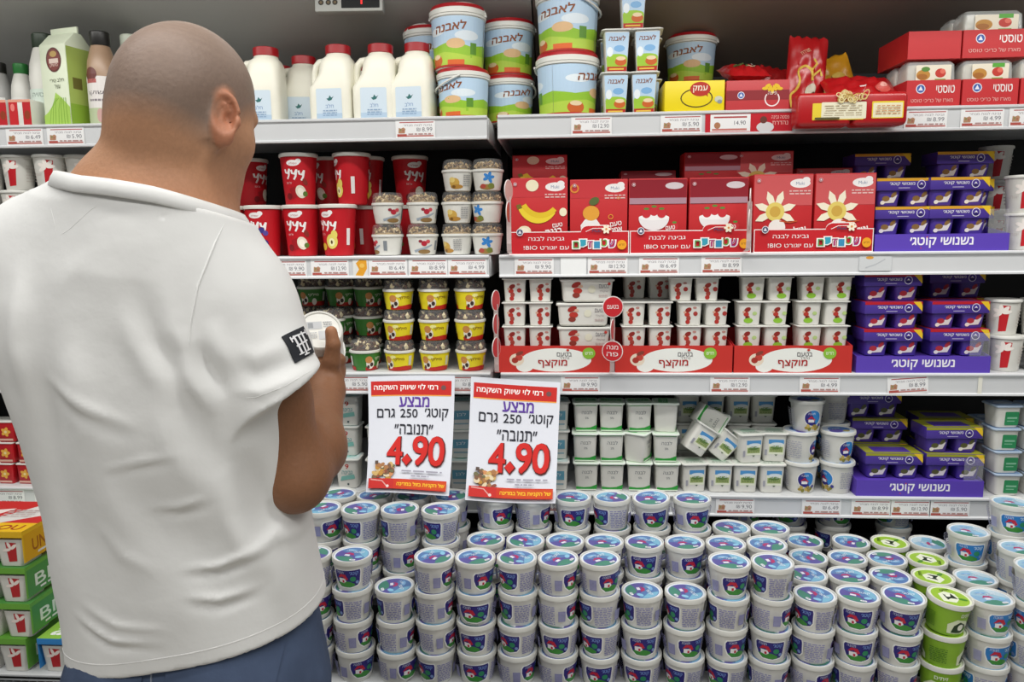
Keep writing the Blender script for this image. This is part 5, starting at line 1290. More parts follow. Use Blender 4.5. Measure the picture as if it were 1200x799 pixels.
# ================================================================== third shelf
def shelf_three():
    G = 'chocolate topped dessert cups'
    for ci, u in enumerate((467.5, 508.5, 551)):
        for i in range(3):
            place('dome_yellow', P(u+(1, 0, -0.5)[i], 3, 2.05, i*DOME_H), (0, 0, R((0, 14, 28)[i]+8*ci-10)), 'yellow dessert cup with chocolate dome, %s, %s' % (level_word(2-i, 3), ('left yellow column', 'middle yellow column', 'right yellow column')[ci]), 'dessert cup', G)
    for j, (u, Y, lv, rz, d) in enumerate(((428, 2.05, 0, 60, 'green dessert cup at the front next to the yellow cups'), (387, 2.06, 0, 20, 'green dessert cup at the front behind the hand'), (342, 2.06, 0, 10, 'green dessert cup at the front behind the sleeve'),
        (387, 2.075, 1, 30, 'green dessert cup on the one behind the hand'), (344, 2.075, 1, 30, 'green dessert cup on the one behind the sleeve'),
        (432, 2.15, 0, 40, 'rear green dessert cup, bottom, nearest the yellow cups'), (432, 2.15, 1, 50, 'rear green dessert cup, middle, nearest the yellow cups'), (432, 2.15, 2, 45, 'rear green dessert cup, topmost, nearest the yellow cups'),
        (399, 2.165, 0, 20, 'rear green dessert cup, bottom, second from yellow cups'), (399, 2.165, 1, 45, 'rear green dessert cup, middle, second from yellow cups'), (399, 2.165, 2, 40, 'rear green dessert cup, topmost, second from yellow cups'),
        (366, 2.175, 0, 10, 'rear green dessert cup, bottom, third from yellow cups'), (366, 2.175, 1, 90, 'rear green dessert cup, middle, third from yellow cups'), (366, 2.175, 2, 5, 'rear green dessert cup, topmost, third from yellow cups'))):
        place('dome_green', P(u, 3, Y, lv*DOME_H), (0, 0, R(rz)), d, 'dessert cup', G)
    place('yog_strawberry', P(335, 3, 2.23, 0), (0, 0, 0), 'red yogurt cup in the dark beside the sleeve, third shelf', 'yogurt cup', 'red cups on the third shelf')
    # red trays of whipped dessert
    GT = 'twin packs of whipped dessert'
    def pack(kind, u, lv, Y, lab, rz=0): place(kind, P(u, 3, Y, 0.060+lv*TWIN_H), (0, 0, R(rz)), lab, 'dessert pack', GT)
    for ti, (u0, u1) in enumerate(((580, 716), (721, 858), (860, 998))):
        X0, X1 = x_at(u0, 2.003, ZS[3]+0.03), x_at(u1, 2.003, ZS[3]+0.03)
        place('whip_tray', ((X0+X1)/2, 2.003, zz(3)), (0, 0, 0), 'red tray with white oval and green dot, %s of the three' % ('left', 'middle', 'right')[ti], 'display tray', 'red whipped dessert trays', scale=((X1-X0)/0.316, 1, 1))
    lw = ('bottom', 'middle', 'top')
    for lv in range(3):
        pack('twin_red', 618.5, lv, 2.048, 'white twin dessert pack, left tray, left column, %s layer' % lw[lv], (0, -1, 1)[lv])
        pack('twin_wide', (684, 683, 687)[lv], lv*1.0, 2.05, 'wide white dessert pack showing its long side, %s layer' % lw[lv], (0, 0.5, 3)[lv])
        pack('twin_red', 757, lv if lv < 2 else 2, 2.048 if lv < 2 else 2.14, 'white twin dessert pack, middle tray, left column, %s layer' % lw[lv], (0, -2, 0)[lv])
        if lv == 2:
            for q in range(2): pack('twin_red', 757, q, 2.14, 'white twin dessert pack hidden behind middle tray left column, %s layer' % lw[q])
        pack('twin_red', (822, 822, 812)[lv], lv, (2.048, 2.048, 2.055)[lv], 'white twin dessert pack, middle tray, right column, %s layer' % lw[lv], (0, 2, -3)[lv])
        pack('twin_green', (891, 891, 896)[lv], lv, (2.048, 2.048, 2.056)[lv], 'green-dotted twin dessert pack, right tray, left column, %s layer' % lw[lv], (-2, 0, -4)[lv])
        pack('twin_green', (960, 960, 965)[lv], lv, (2.048, 2.048, 2.056)[lv], 'green-dotted twin dessert pack, right tray, right column, %s layer' % lw[lv], (2, 1, -3)[lv])
    snack_block(3, 'red', 1003, 1160, [(1038.5, 0, 2.055), (1115, 0, 2.055), (1038, 1, 2.058), (1115, 1, 2.06), (1038, 2, 2.066)], [(1035, 0, 2.155), (1035, 1, 2.155), (1112, 0, 2.16), (1112, 1, 2.16), (1112, 2, 2.16)], 'third shelf')
    for j, (u, nn) in enumerate(((1177, 2), (1219, 2))):
        for i in range(nn): place('flower_cup', P(u-3*i, 3, 2.05+0.01*i, i*FLOWER_H), (0, 0, R(-38+3*i)), 'white cup with red flower panel, right photo edge, third shelf, %s, %s' % (('lower', 'upper')[i], ('first', 'second')[j]), 'yogurt cup', 'white and red cups at right edge')
shelf_three()
# ================================================================== fourth shelf
def shelf_four():
    G = 'square white cheese cups'
    lw = ('bottom', 'middle', 'top')
    for ci, (u, Y) in enumerate(((685.5, 2.045), (715.5, 2.045), (747.5, 2.045), (779, 2.045))):
        for i in range(3):
            kind = 'sq_green'
            place(kind, P(u+(1, 0, 0.5)[i], 4, Y+(0.0, 0.002, 0.012)[i], i*SQ_H), (0, 0, R(((1, -1, 2), (0, 2, -2), (-2, 62, 3), (2, -2, 85))[ci][i])), 'square white cup with green wave, column %s from the paper sign, %s' % (ORD[ci+1], lw[i]), 'cheese cup', G)
    for ci, u in enumerate((811, 842, 871.5, 901.5)):
        place('sq_hill', P(u, 4, 2.045, 0), (0, 0, R((6, 0, -2, 1)[ci])), 'square cup with landscape picture, bottom front, %s from the green-wave cups' % ORD[ci+1], 'cheese cup', G)
    place('sq_hill', P(876, 4, 2.05, SQ_H), (0, 0, R(10)), 'square cup with landscape picture standing on two bottom cups', 'cheese cup', G)
    place('sq_hill', P(905, 4, 2.062, SQ_H), (0, 0, R(-4)), 'square cup with landscape picture, upper right beside the nut tubs', 'cheese cup', G)
    for ci, u in enumerate((804, 833, 863, 892)):
        for i in range(3):
            place('sq_hill', P(u, 4, 2.165, i*SQ_H), (0, 0, R((3, -3, 1)[i])), 'shadowed square cup, rear row %s from the green-wave cups, %s' % (ORD[ci+1], lw[i]), 'cheese cup', G)
    # tumbled cups
    place('sq_hill', tuple(at(809, 527, 2.050)), (0, R(33), R(8)), 'square cup tipped to the left on the landscape cups', 'cheese cup', G)
    place('sq_hill', tuple(at(836, 532, 2.065)), (0, R(40), R(4)), 'square cup leaning deeper under the fallen cup', 'cheese cup', G, scale=(0.95, 0.95, 0.95))
    place('sq_green', tuple(at(816, 481, 2.085)), (R(8), R(122), R(10)), 'square cup fallen on its side atop the tipped cups', 'cheese cup', G)
    GN = 'nut topped cottage tubs'
    for u, Y, i, rz, d in ((938, 2.05, 0, 5, 'cottage tub with round blue label, bottom left of five'), (980, 2.05, 0, -65, 'cottage tub with round blue label, bottom right of five'), (937, 2.055, 1, 55, 'cottage tub with round blue label, middle left of five'), (981, 2.055, 1, 22, 'cottage tub with round blue label, middle right of five'), (945, 2.06, 2, 8, 'cottage tub with round blue label, top of five'),
                        (975, 2.15, 0, 90, 'cottage tub with round blue label, rear row bottom'), (975, 2.15, 1, 90, 'cottage tub with round blue label, rear row middle'), (975, 2.15, 2, 90, 'cottage tub with round blue label, rear row top')):
        place('nut_tub', P(u, 4, Y, i*NUT_H), (0, 0, R(rz)), d, 'tub', GN)
    snack_block(4, 'olive', 1003, 1152, [(1040, 0, 2.062), (1110, 0, 2.058), (1108, 1, 2.064)], [(1024, 0, 2.16), (1024, 1, 2.16), (1017, 2, 2.165), (1100, 0, 2.17), (1100, 1, 2.17)], 'fourth shelf')
    for ci, (u, Y) in enumerate(((1173, 2.045), (1210, 2.045))):
        for i in range(4):
            place('sq_blue', P(u+(1, 0, -1, 1)[i], 4, Y, i*0.0622), (0, 0, R((-2, 2, -1, 3)[i])), 'low white cup with green square and bluish lid, %s, %s column' % (level_word(3-i, 4), ('full', 'edge-cut')[ci]), 'cheese cup', 'low cups with bluish lids')
    for i in range(3):
        place('sq_blue', P(1155, 4, 2.145, i*0.0622), (0, 0, R(3)), 'low white cup with bluish lid, rear column, %s' % level_word(2-i, 3), 'cheese cup', 'low cups with bluish lids')
    # left bay: cups with a red nine
    for ci, (u, Y) in enumerate(((410, 2.045), (446, 2.045), (377, 2.045))):
        for i in range(3 if ci != 1 else 2):
            place('sq_nine', P(u, 4, Y+(0, 0.03, 0.03)[i], i*0.0868), (0, 0, R((2, -2, 1)[i])), 'white cup with red nine, %s column, %s' % (('elbow-side', 'sign-side', 'arm-hidden')[ci], lw[i]), 'cheese cup', 'cups with red nine')
    for ci, u in enumerate((541, 652)):
        for i in range(3):
            if ci == 0 and abs(x_at(541, 2.05, -0.65)-(-0.175)) < 0.05: uu = 534
            else: uu = u
            place('sq_teal', P(uu, 4, 2.05+(0.0 if i < 1 else 0.02), i*SQ_H), (0, 0, R(3*i)), 'white cup with teal panel, %s, %s' % (lw[i], ('between the two paper signs', 'right of the right paper sign')[ci]), 'cheese cup', 'cups behind the signs')
    # red cups at the far left
    for j, u in enumerate((-6, 14, 37, 60)):
        for i in range(3):
            nm = 'red_cube_cup'
            place(nm, P(u, 4, 2.05, i*0.063), (0, 0, R(2*i-2)), 'small red cup pack left of the shirt, fourth shelf, %s, %s' % (lw[i], ('first', 'second', 'third', 'fourth')[j]), 'cup', 'small red packs at the left edge')
def red_cube():
    t = thing('yogurt_pack', None, None)
    b = link('cup_body', sqloft('cup_body', [(0.022, 0.026, 0.005, 0), (0.023, 0.027, 0.006, 0.0015), (0.0245, 0.029, 0.006, 0.058)], REDP, 3), t)
    link('foil', sqloft('foil', [(0.0252, 0.030, 0.005, 0.0575), (0.0262, 0.031, 0.005, 0.0585), (0.0262, 0.031, 0.005, 0.0605), (0.025, 0.030, 0.005, 0.0612)], LIDM, 3), t)
    p = Print()
    for a in range(5): p.ell(0.007*math.cos(a*1.256), 0.030+0.007*math.sin(a*1.256), 0.0075, 0.005, '#e8b04a', rot=a*1.256)
    p.ell(0, 0.030, 0.004, 0.004, '#f0dca0').rect(-0.02, 0.004, 0.02, 0.010, '#e0b0a0')
    link('label', p.build('label', map_front(lambda z: -(0.027+0.002*z/0.058)), None), b)
    return t
PROTO['red_cube_cup'] = red_cube
shelf_four()

# ================================================================== multipacks on the deck at the left
def multipack(col, topcol, label, loc, nrow=3, w=0.235, d=0.20, top='plain', rz=0, hh=0.089):
    t = thing('yogurt_multipack', label, 'multipack', loc, (0, 0, rz), 'yogurt multipacks on the left deck')
    cm = mat('sleeve_'+col.strip('#'), col, 0.45, noise=0.04)
    h = hh
    # sleeve: top sheet, two side walls and a lower back
    bm = bmesh.new(); add_box(bm, -w/2, w/2, 0, d, h-0.0015, h); add_box(bm, -w/2, -w/2+0.0015, 0, d, 0.012, h-0.002); add_box(bm, w/2-0.0015, w/2, 0, d, 0.012, h-0.002); add_box(bm, -w/2, w/2, -0.0012, 0.0, h-0.014, h)
    sl = link('sleeve', bm_mesh('sleeve', bm, cm), t)
    for k in range(nrow):
        x = -w/2+w/nrow*(k+0.5)
        b = link('cup', sqloft('cup', [(w/nrow*0.36, 0.032, 0.008, 0), (w/nrow*0.38, 0.034, 0.010, 0.002), (w/nrow*0.47, 0.038, 0.010, 0.068)], WHITE, 3), t, (x, 0.042, 0))
        p = Print().poly([(-0.004, 0.012), (0.016, 0.014), (0.019, 0.060), (-0.008, 0.062)], '#b8242a')
        for a in (40, 110, 190): p.ell(0.004+0.010*math.cos(R(a)), 0.044+0.010*math.sin(R(a)), 0.010, 0.004, '#f2e6de', rot=R(a))
        link('cup_print', p.build('cup_print', map_front(lambda z: -(0.034+0.004*z/0.068)), None), b)
    p = Print()
    if top == 'red':
        p.rect(-w/2, 0, w/2, d, '#d8d6d2').poly([(-w/2, d*0.3), (-w*0.1, d*0.3), (w*0.25, d), (-w/2, d)], '#c42a2a').poly([(w*0.1, 0.055), (w/2, 0.055), (w/2, d*0.6)], '#c42a2a').rect(-w/2, 0, w/2, 0.055, '#e6b81e')
        p.poly([(-w*0.36, d*0.5), (-w*0.1, d*0.55), (-w*0.02, d*0.75), (-w*0.25, d*0.68)], '#ecdcd6'); p.text('UNLOU', 0.03, 0.027, 0.028, '#a03018', w=0.14, bold=0.02, hebrew=False)
        p.lines(-w*0.05, d*0.45, w*0.3, d*0.7, 4, '#c9b9b6')
    elif top == 'blue':
        p.rect(-w/2, 0, w/2, d, '#2f86cc').poly([(-w/2, 0), (-w*0.2, 0), (-w*0.05, d*0.5), (-w/2, d*0.5)], '#8fbf4a').text('actu', -w*0.05, d*0.20, 0.045, '#f0f2ee', w=0.13, bold=0.03, shear=0.3, hebrew=False).poly([(w*0.15, d*0.3), (w*0.2, d*0.3), (w*0.3, d*0.6), (w*0.26, d*0.6)], '#dce8f2')
    else: p.rect(-w/2, 0, w/2, d, topcol).poly([(-w/2, d*0.2), (w*0.3, d*0.2), (w/2, d), (-w*0.2, d)], '#dfe6d4')
    link('top_print', p.build('top_print', map_top(h), None), sl)
    q = Print().rect(0.004, 0.014, d-0.004, 0.080, topcol if top != 'red' else '#d8a21c'); q.text('UNLOU' if top == 'red' else 'BIO', d*0.45, 0.046, 0.030, '#a8641a' if top == 'red' else '#dfe8d2', w=d*0.6, bold=0.02, hebrew=False); q.lines(d*0.2, 0.018, d*0.8, 0.028, 1, '#e6e6da')
    link('side_print', q.build('side_print', map_right(w/2), None), sl)
    return t
def deck_left():
    Y0 = 1.605; z0 = CAMZ+DECK; hp = 0.0895
    xe = x_at(34, Y0, DECK+0.2)      # right front edge of the main stack
    w = 0.235
    x = xe-w/2
    multipack('#6aa83a', '#5f9c38', 'yogurt multipack in green sleeve, lowest at the left photo edge', (x-0.02, Y0, z0), top='plain')
    multipack('#6aa83a', '#4f8f44', 'yogurt multipack in green sleeve, second from the bottom', (x, Y0, z0+hp), top='plain')
    multipack('#6aa83a', '#4f8f44', 'yogurt multipack in green sleeve, directly under the yellow one', (x-0.004, Y0, z0+2*hp), top='plain')
    multipack('#e3b51c', '#c4262b', 'yogurt multipack in yellow sleeve with red and white top', (x-0.002, Y0, z0+3*hp), top='red')
    multipack('#2f86cc', '#2f7cc0', 'blue-topped yogurt multipack on the deck beside the shirt hem', (xe+0.10, Y0+0.004, z0), top='blue', w=0.19)
    xr = x_at(78, 1.90, DECK+0.2)
    for k in range(2):
        multipack('#d8d2d0', '#c4262b', 'red and white multipack in the stack behind, %s' % ('lowest', 'second', 'third')[k], (xr-0.08, 1.84, z0+k*hp), top='plain', w=0.21)
    multipack('#6aa83a', '#4f8f44', 'green multipack at the back, topmost behind the yellow one', (xr-0.13, 1.84, z0+2*hp), top='plain', w=0.21)
    multipack('#d8d2d0', '#c4262b', 'white multipack on the deck under the shirt hem', (xe+0.31, Y0+0.004, z0), top='plain', w=0.19)
deck_left()

# ================================================================== paper price signs hanging from the third shelf
def sign(label, tl, tr, bl, br, bend, seed):
    """A4 sheet in a sleeve: hangs from the rail and rests forward on the tub lids"""
    w, h = 0.226, 0.322
    TLp, TRp = at(tl[0], tl[1], 1.978), at(tr[0], tr[1], 1.978)
    BLp, BRp = at(bl[0], bl[1], 1.785), at(br[0], br[1], 1.785)
    def surf(x, y, d):
        s = x/w+0.5; q = y/h+0.5
        top = TLp.lerp(TRp, s); bot = BLp.lerp(BRp, s); p = bot.lerp(top, q)
        nrm = (TRp-TLp).cross(TLp-BLp).normalized()          # towards the aisle
        if nrm.y > 0: nrm = -nrm
        off = bend*math.sin(PI*s)*(0.3+0.7*(1-q)) + 0.020*math.sin(PI*q)*-1 + 0.003*math.sin(5*s+seed)*(1-q)
        return p + nrm*(off+d)
    t = thing('price_sign', label, 'sign', (0, 0, 0), (0, 0, 0), 'paper price signs')
    n = 14; V = []; F = []
    for k in (0, 1):
        for j in range(n+1):
            for i in range(n+1): V.append(surf((i/n-0.5)*w, (j/n-0.5)*h, 0.0 if k == 0 else -0.0008))
    m = (n+1)**2
    for k in (0, 1):
        for j in range(n):
            for i in range(n):
                a = k*m+j*(n+1)+i; F.append((a, a+1, a+n+2, a+n+1))
    for i in range(n):
        F += [(i, i+1, m+i+1, m+i), (m-1-i, m-2-i, 2*m-2-i, 2*m-1-i), (i*(n+1), (i+1)*(n+1), m+(i+1)*(n+1), m+i*(n+1)), (i*(n+1)+n, (i+1)*(n+1)+n, m+(i+1)*(n+1)+n, m+i*(n+1)+n)]
    paper = mat('sign_paper', '#d2d5de', 0.55, noise=0.02)
    sh = link('sheet', mesh_from('sheet', V, F, paper, 60), t)
    p = Print()
    X = lambda f: (f-0.5)*w
    Z = lambda f: (0.5-f)*h
    p.rect(X(0.035), Z(0.165), X(0.965), Z(0.045), '#c02420'); p.rect(X(0.035), Z(0.172), X(0.965), Z(0.163), '#e8a04a')
    p.text('רמי לוי שיווק השקמה', X(0.44), Z(0.102), 0.019, '#f6efec', w=w*0.74, bold=0.025); p.ell(X(0.875), Z(0.102), 0.0065, 0.0065, '#6d4a4a')
    p.text('מבצע', X(0.54), Z(0.222), 0.026, '#5c3a98', w=w*0.345, bold=0.035)
    p.text('קוטג׳', X(0.80), Z(0.325), 0.032, '#20222e', w=w*0.27, bold=0.012); p.text('250', X(0.48), Z(0.318), 0.023, '#20222e', w=w*0.20, bold=0.012, hebrew=False); p.text('גרם', X(0.21), Z(0.318), 0.024, '#20222e', w=w*0.21, bold=0.012)
    p.text('״תנובה״', X(0.54), Z(0.455), 0.027, '#20222e', w=w*0.45, bold=0.010)
    # big price, drawn twice: dark edge, red face
    def digits(col, dx, dz, grow):
        b = 0.008*grow
        p.text('4', X(0.33)+dx, Z(0.645)+dz, 0.075+b, col, w=w*0.17+b, bold=0.03, hebrew=False)
        s = 0.013+b*0.5; cx, cz = X(0.475)+dx, Z(0.72)+dz; p.poly([(cx-s, cz), (cx, cz-s*1.25), (cx+s, cz), (cx, cz+s*1.25)], col)
        p.text('9', X(0.63)+dx, Z(0.64)+dz, 0.078+b, col, w=w*0.165+b, bold=0.03, hebrew=False)
        p.text('0', X(0.82)+dx, Z(0.64)+dz, 0.078+b, col, w=w*0.175+b, bold=0.03, hebrew=False)
    digits('#5a1a18', 0.0006, -0.0006, 0.5); digits('#c9221d', -0.0008, 0.0006, 0.0)
    # shopping trolley heaped with goods
    rn = random.Random(seed)
    for k in range(34):
        p.ell(X(0.10+0.22*rn.random()), Z(0.885-0.12*rn.random()**0.7), rn.uniform(0.004, 0.009), rn.uniform(0.004, 0.010), rn.choice(('#a5744a', '#7a5a44', '#c9a86a', '#b8863c', '#8a4a3a', '#d8c9a8', '#6d6a4a', '#c98a5a')), rot=rn.random()*3, n=8)
    p.rect(X(0.10), Z(0.765), X(0.14), Z(0.735), '#5a4a42')
    p.lines(X(0.42), Z(0.83), X(0.90), Z(0.808), 1, '#9a98a6', 0.55, rnd=rn); p.lines(X(0.53), Z(0.87), X(0.75), Z(0.850), 1, '#9a98a6', 0.55, rnd=rn)
    p.rect(X(0.035), Z(0.975), X(0.965), Z(0.890), '#c93420'); p.rect(X(0.035), Z(0.975), X(0.34), Z(0.890), '#c22a26'); p.rect(X(0.40), Z(0.965), X(0.965), Z(0.90), '#cc4a1c')
    p.line([(X(0.06), Z(0.90)), (X(0.20), Z(0.91)), (X(0.26), Z(0.955))], 0.003, '#d8a09a'); p.ell(X(0.27), Z(0.955), 0.004, 0.004, '#e6d0cc')
    p.text('של הקניות בזול במדינה', X(0.66), Z(0.935), 0.013, '#f6c832', w=w*0.56, bold=0.03)
    # finer subdivision so that the print follows the curl of the sheet
    link('sign_print', p.build('sign_print', surf, 0.012, PAPER_INK, gap=0.00008, base=0.0005), sh)
    return t
sign('white paper price sign nearer the man, hanging left of the gap', (431, 441), (533, 440), (429, 577), (526, 581), 0.010, 1)
sign('white paper price sign slightly askew, right of the other sign', (552, 441), (657, 448), (545, 586), (651, 590), -0.006, 2)

# ================================================================== shelf talkers: plastic strips with round red discs
TALK = mat('talker_plastic', '#e6dcda', 0.35, noise=0.03)
def disc(parent, loc, rz, col, r=0.0275, txt=None):
    me = lathe('disc', [(0.0, -0.0009), (r, -0.0009), (r+0.0004, 0.0), (r, 0.0009), (0.0, 0.0009)], TALK, 28, 30, False, False)
    o = link('disc', me, parent, loc, (R(90), 0, rz))
    p = Print().ell(0, 0, r*0.93, r*0.93, col, n=28)
    if txt:
        for k, s in enumerate(txt): p.text(s, 0, (0.010 if k == 0 else -0.008) if len(txt) > 1 else 0.0, 0.010, '#f2e4e2', w=0.030, bold=0.02)
    link('disc_print', p.build('disc_print', lambda x, y, d: (x, y, 0.0009+d), None), o)
    return o
def talker(label, u, level, ztop, specs):
    X = x_at(u, 1.955, ZS[level]+ztop)
    t = thing('shelf_talker', label, 'shelf talker', (X, 1.955, zz(level)), (0, 0, 0), 'plastic shelf talkers')
    pts = [(0, 0.036, 0.0+0.004), (0, 0.018, 0.006), (0, 0.004, 0.012), (0, 0.0, 0.03), (0, 0.0015, ztop)]
    bm = bmesh.new(); prev = None
    for x, y, z in pts:
        a = bm.verts.new((-0.006, y, z)); b = bm.verts.new((0.006, y, z))
        if prev: bm.faces.new((prev[0], prev[1], b, a))
        prev = (a, b)
    bmesh.ops.solidify(bm, geom=list(bm.faces), thickness=0.0008)
    link('strip', bm_mesh('strip', bm, TALK), t)
    for z, rz, col, txt in specs: disc(t, (0, -0.003, z), rz, col, 0.0275, txt)
    return t
talker('strip of three red discs hanging before the whipped dessert trays', 718, 3, 0.165, [(0.182, 0.15, '#c42830', ('בטעם',)), (0.123, R(74), '#c42830', None), (0.066, -0.25, '#c42830', ('מנה', 'פה'))])
talker('strip of edge-on discs hanging at the bay gap, third shelf', 581, 3, 0.19, [(0.200, R(72), '#c42830', None), (0.138, R(78), '#c42830', None), (0.076, R(72), '#c42830', None)])
talker('curled strip of pale discs at the bay gap, second shelf', 596, 2, 0.15, [(0.165, R(72), '#d2a8a4', None), (0.110, R(80), '#b8303a', None)])
talker('curled disc strip hanging between the middle and right trays', 879, 2, 0.13, [(0.135, R(74), '#cfb4b0', None), (0.085, R(72), '#c8b8b4', None)])

# ================================================================== temperature display under the canopy
def thermo():
    p0 = at(410, 6, 2.12)
    t = thing('temperature_display', 'white temperature display with red digit under the canopy', 'display', tuple(p0), (R(-6), 0, R(3)))
    X = 0.092
    link('housing', box('housing', -X, X, -0.015, 0.015, -0.022, 0.050, mat('display_housing', '#b9bbb6', 0.4, noise=0.03), 0.003), t)
    p = Print().rect(-0.020, -0.014, X-0.008, 0.044, '#14161a', 0.002)
    for x in (-0.075, -0.055, -0.037): p.ell(x, 0.002, 0.0072, 0.0072, '#3a3632').ell(x, 0.002, 0.004, 0.004, '#7a6a52')
    link('faceplate', p.build('faceplate', map_front(-0.015), None), t)
    em = bpy.data.materials.new('red_led'); em.use_nodes = True; b = em.node_tree.nodes['Principled BSDF']; b.inputs['Base Color'].default_value = (0.5, 0.01, 0.01, 1); b.inputs['Emission Color'].default_value = (1, 0.03, 0.03, 1); b.inputs['Emission Strength'].default_value = 1.2
    bm = bmesh.new(); add_box(bm, 0.033, 0.037, -0.0166, -0.0156, -0.004, 0.030); link('led_digit', bm_mesh('led_digit', bm, em), t)
thermo()
# ================================================================== the man: implicit surfaces meshed with surface nets
PX0, PY0 = -0.52, 0.97                     # feet on the floor
def V3(*a): return np.array(a, float)
def loc_at(u, v, Y):
    q = at(u, v, Y); return V3(q.x-PX0, q.y-PY0, q.z)
def smin(a, b, k):
    h = np.maximum(k-np.abs(a-b), 0.0)/k
    return np.minimum(a, b)-h*h*k*0.25
def smax(a, b, k): return -smin(-a, -b, k)
def rc(p, a, b, ra, rb):
    a = np.asarray(a, float); ab = np.asarray(b, float)-a
    q = p-a; t = np.clip(q@ab/(ab@ab), 0, 1)
    return np.linalg.norm(q-t[:, None]*ab, axis=1)-(ra+(rb-ra)*t)
def ellip(p, c, r, rot=None):
    q = p-np.asarray(c, float)
    if rot is not None: q = q@rot
    r = np.asarray(r, float)
    k0 = np.linalg.norm(q/r, axis=1); k1 = np.linalg.norm(q/(r*r), axis=1)
    return k0*(k0-1.0)/np.maximum(k1, 1e-6)
def chain(p, pts, rad, k=0.012):
    d = None
    for i in range(len(pts)-1):
        e = rc(p, pts[i], pts[i+1], rad[i], rad[i+1])
        d = e if d is None else smin(d, e, k)
    return d
def rotm(rx=0, ry=0, rz=0): return np.array(Euler((rx, ry, rz)).to_matrix())
def surface(f, lo, hi, h, newton=2):
    lo = np.array(lo, float); n = np.ceil((np.array(hi)-lo)/h).astype(int)+1
    B = 12; nb = np.ceil(n/B).astype(int); N = nb*B
    F = np.empty(tuple(N), np.float32)
    cb = np.stack(np.meshgrid(*[np.arange(k) for k in nb], indexing='ij'), -1).reshape(-1, 3)
    cen = lo+(cb*B+(B-1)/2)*h
    dc = f(cen)
    act = np.abs(dc) < h*B*0.5*1.733*1.35
    g = np.stack(np.meshgrid(*[np.arange(B)]*3, indexing='ij'), -1).reshape(-1, 3)
    for b, d, a in zip(cb, dc, act):
        if not a: F[b[0]*B:(b[0]+1)*B, b[1]*B:(b[1]+1)*B, b[2]*B:(b[2]+1)*B] = d
    ab = cb[act]
    for i in range(0, len(ab), 120):
        bl = ab[i:i+120]
        pts = (lo+(bl[:, None, :]*B+g[None])*h).reshape(-1, 3)
        val = f(pts).reshape(len(bl), B, B, B)
        for b, q in zip(bl, val): F[b[0]*B:(b[0]+1)*B, b[1]*B:(b[1]+1)*B, b[2]*B:(b[2]+1)*B] = q
    ins = F < 0
    # cells with a sign change
    c8 = [ins[i:N[0]-1+i, j:N[1]-1+j, k:N[2]-1+k] for i in (0, 1) for j in (0, 1) for k in (0, 1)]
    s = sum(q.astype(np.int8) for q in c8)
    cell = (s > 0) & (s < 8)
    idx = np.full(cell.shape, -1, np.int32); ci = np.argwhere(cell); idx[cell] = np.arange(len(ci))
    acc = np.zeros((len(ci), 3)); cnt = np.zeros(len(ci))
    corners = np.array([(i, j, k) for i in (0, 1) for j in (0, 1) for k in (0, 1)])
    for a in range(8):
        for ax in range(3):
            if corners[a][ax]: continue
            b = corners[a].copy(); b[ax] = 1
            p0 = ci+corners[a]; p1 = ci+b
            f0 = F[p0[:, 0], p0[:, 1], p0[:, 2]]; f1 = F[p1[:, 0], p1[:, 1], p1[:, 2]]
            m = (f0 < 0) != (f1 < 0)
            t = np.where(m, f0/np.where(m, f0-f1, 1), 0)
            q = p0.astype(float); q[:, ax] += t
            acc[m] += q[m]; cnt[m] += 1
    v = lo+(acc/cnt[:, None])*h
    faces = []
    for ax in range(3):
        sl0 = [slice(None)]*3; sl1 = [slice(None)]*3; sl0[ax] = slice(0, -1); sl1[ax] = slice(1, None)
        ch = ins[tuple(sl0)] != ins[tuple(sl1)]
        e = np.argwhere(ch); u, w = [q for q in range(3) if q != ax]
        ok = (e[:, u] > 0) & (e[:, w] > 0) & (e[:, u] < N[u]-1) & (e[:, w] < N[w]-1); e = e[ok]
        quad = []
        for du, dw in ((-1, -1), (0, -1), (0, 0), (-1, 0)):
            q = e.copy(); q[:, u] += du; q[:, w] += dw; quad.append(idx[q[:, 0], q[:, 1], q[:, 2]])
        Q = np.stack(quad, 1)
        fl = ins[e[:, 0], e[:, 1], e[:, 2]]
        if ax == 1: fl = ~fl
        Q[~fl] = Q[~fl][:, ::-1]
        faces.append(Q)
    Q = np.concatenate(faces); Q = Q[(Q >= 0).all(1)]
    for _ in range(newton):
        d = f(v); e = h*0.4; gr = np.stack([(f(v+e*np.eye(3)[a])-f(v-e*np.eye(3)[a])) for a in range(3)], 1)/(2*e)
        gn = (gr*gr).sum(1)
        v = v-np.clip(d/np.maximum(gn, 0.25), -h*0.6, h*0.6)[:, None]*gr
    return v, Q
def np_mesh(name, v, Q, m, col=None):
    me = bpy.data.meshes.new(name)
    me.vertices.add(len(v)); me.vertices.foreach_set('co', v.astype(np.float32).ravel())
    me.loops.add(Q.size); me.loops.foreach_set('vertex_index', Q.astype(np.int32).ravel())
    me.polygons.add(len(Q)); me.polygons.foreach_set('loop_start', np.arange(0, Q.size, 4, dtype=np.int32))
    me.update(calc_edges=True); me.validate()
    me.polygons.foreach_set('use_smooth', np.ones(len(me.polygons), bool))
    if col is not None:
        ca = me.color_attributes.new('Col', 'FLOAT_COLOR', 'POINT')
        ca.data.foreach_set('color', np.concatenate([col, np.ones((len(col), 1))], 1).astype(np.float32).ravel())
    me.materials.append(m); me.update()
    return me
